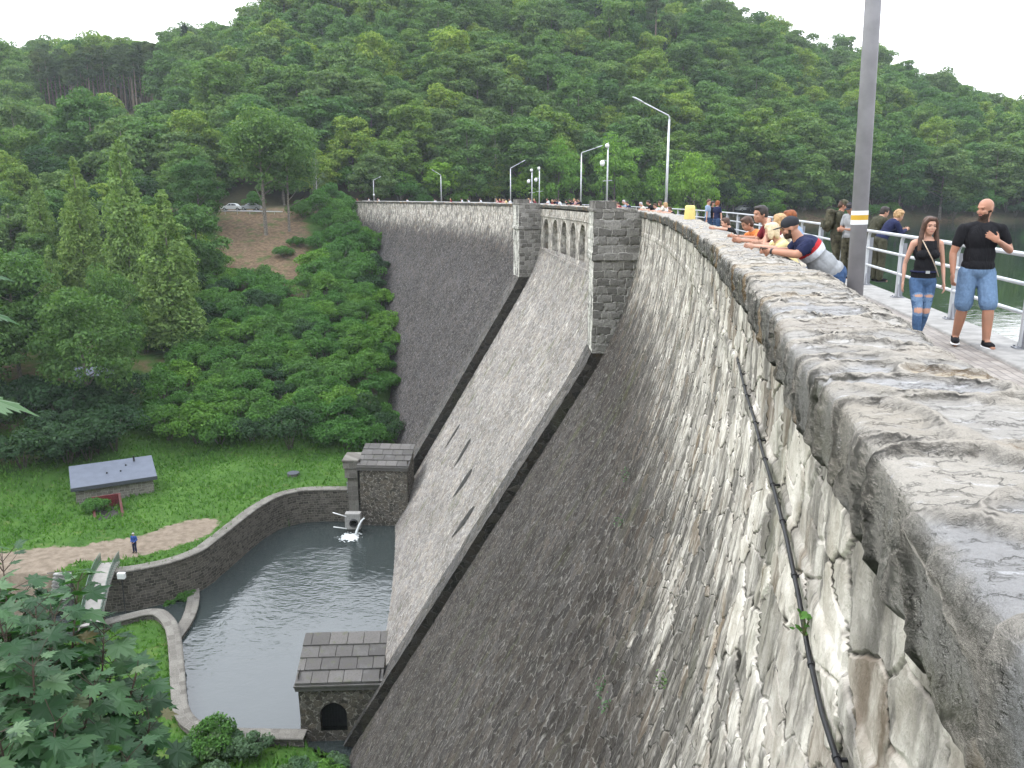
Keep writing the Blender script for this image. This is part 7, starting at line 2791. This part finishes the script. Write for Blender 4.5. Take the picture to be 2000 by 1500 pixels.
# --- visitors farther along the crest
def crowd():
    # (column u, offset inside the wall, height, shirt, hair, style, label, pose)
    far = [
        (1206, -1.0, 1.30, C_ORANGE, H_BROWN, 'short', "child in orange at the parapet just right of the near pier"),
        (1213, -1.1, 1.70, C_PINK, H_BLOND, 'short', "person in pink behind the child in orange near the pier"),
        (1221, -1.0, 1.62, C_MAROON, H_BROWN, 'short', "person in red leaning at the wall right of the near pier"),
        (1234, -1.1, 1.76, C_LBLUE, H_GREYH, 'short', "person in light blue beside the one in red near the pier"),
        (1240, -1.0, 1.68, C_NAVY, H_DARK, 'short', "person in navy right of the light blue shirt near the pier"),
        (1269, -1.0, 1.66, C_CREAM, H_GREYH, 'short', "white-haired person leaning on the wall left of the bent lamp"),
        (1285, -1.1, 1.78, C_BLACK, H_DARK, 'short', "man in black left of the bent street lamp"),
        (1299, -1.0, 1.62, C_WHITE, H_BROWN, 'short', "person in white bowed over the wall under the bent lamp"),
        (1310, -1.1, 1.74, C_CREAM, H_BROWN, 'bob', "brown-haired person in cream right of the bent lamp"),
        (1322, -1.0, 1.70, C_WHITE, H_BLOND, 'bob', "blond person in white leaning beside the yellow drum"),
        (1330, -1.0, 1.50, C_BLACK, H_BROWN, 'short', "brown-haired person in black stooping low left of the yellow drum"),
        (1186, -1.0, 1.40, C_NAVY, H_DARK, 'short', "child in navy half hidden at the near pier's top"),
        (1384, -2.4, 1.76, C_LBLUE, H_BROWN, 'short', "person in light blue at the lake railing right of the yellow drum"),
        (1392, -2.6, 1.68, C_BLACK, H_DARK, 'bob', "dark-haired person in black at the railing right of the yellow drum"),
        (1402, -2.7, 1.70, C_NAVY, H_GINGER, 'bob', "red-haired person in navy at the railing right of the yellow drum"),
    ]
    for u, off, H, top, hair, style, lab in far:
        # distance where the inner walkway line meets this column
        ys = np.linspace(12, 64, 800)
        X, Y = crest(ys, np.full(800, off))
        uu = 1000 + 1641 * X / Y
        i = int(np.argmin(np.abs(uu - u) + (0 if True else 0)))
        y = float(ys[i])
        bow = off > -2
        J = lean_pose(.5 if bow else .1) if bow else dict(ell=V(-.24, .05, 1.13), elr=V(.24, .05, 1.13))
        k = H / 1.78
        if bow:
            for a in ('ell', 'elr', 'wrl', 'wrr'): J[a] = V(J[a].x, J[a].y, (TOPZ + .055) / k)
        J['look'] = V(random.uniform(-.6, .6), 1, -.2)
        person(lab, cpt(y, off + (.12 if bow else 0), 0), (PI / 2 if bow else random.uniform(0, 6)) + chead(y), J, top, C_DDENIM, C_BLACK, hair, H=H, vox=.02, hands=True, hairstyle=style)
    # far ones share one figure each: heads and shoulders over the wall
    protos = []
    for i, (top, hair, st) in enumerate([(C_WHITE, H_BROWN, 'short'), (C_BLACK, H_DARK, 'short'), (C_MAROON, H_BLOND, 'bob'), (C_NAVY, H_BROWN, 'bob'), (C_YELLOW, H_DARK, 'short'), (C_PINK, H_BLOND, 'short')]):
        protos.append((top, hair, st))
    spots = [(740, 1), (742, 0), (798, 0), (852, 0), (884, 2), (905, 0), (918, 0), (942, 0), (974, 5), (980, 2), (986, 5), (992, 4), (1000, 0), (1015, 0), (1037, 5), (1042, 0), (1049, 2), (1075, 0), (1084, 2), (1087, 1), (1092, 3), (1098, 0), (1113, 1), (1120, 1), (1124, 3), (1129, 5), (1134, 3), (1138, 1), (722, 0), (700, 2)]
    names = ["in white", "in black", "in red", "in navy", "in yellow", "in pink"]
    first = {}
    for n, (u, k) in enumerate(spots):
        ys = np.linspace(60, 178, 900)
        X, Y = crest(ys, np.full(900, -1.05))
        uu = 1000 + 1641 * X / Y
        y = float(ys[int(np.argmin(np.abs(uu - u)))])
        where = "far end of the dam" if u < 830 else ("crest left of the second pier" if u < 1005 else ("wall behind the second pier" if u < 1060 else "wall above the spillway arches"))
        lab = f"distant visitor {names[k]} looking over the {where}"
        grp = f"visitors {names[k]} at the {where}"
        loc = cpt(y, -.98, 0)
        if k not in first:
            J = lean_pose(.3); J['look'] = V(.2, 1, -.15)
            first[k] = person(lab, loc, PI / 2 + chead(y), J, protos[k][0], C_DDENIM, C_BLACK, protos[k][1], H=1.74, vox=.03, hands=False, hairstyle=protos[k][2], group=grp)
        else:
            c = copy_tree(first[k]); c.location = loc; c.rotation_euler = (0, 0, PI / 2 + chead(y) + random.uniform(-.6, .6))
            c.scale = (1, 1, random.uniform(.92, 1.04))
            tag(c, lab, "person", grp)


crowd()
# man on the dirt track by the pool
_f = G(264, 1079, ZFAR); _f.z = gz(_f.x, _f.y)
person("man in blue jacket standing alone on the dirt track beside the pool", _f, PI - .1, dict(wrl=V(-.12, .25, 1.0), wrr=V(.12, .25, 1.02), look=V(.3, 1, -.3)),
       cloth("blue_jacket", (.03, .07, .24)), C_NAVY, C_BLACK, H_GREYH, H=1.76, vox=.02, sleeve='long')
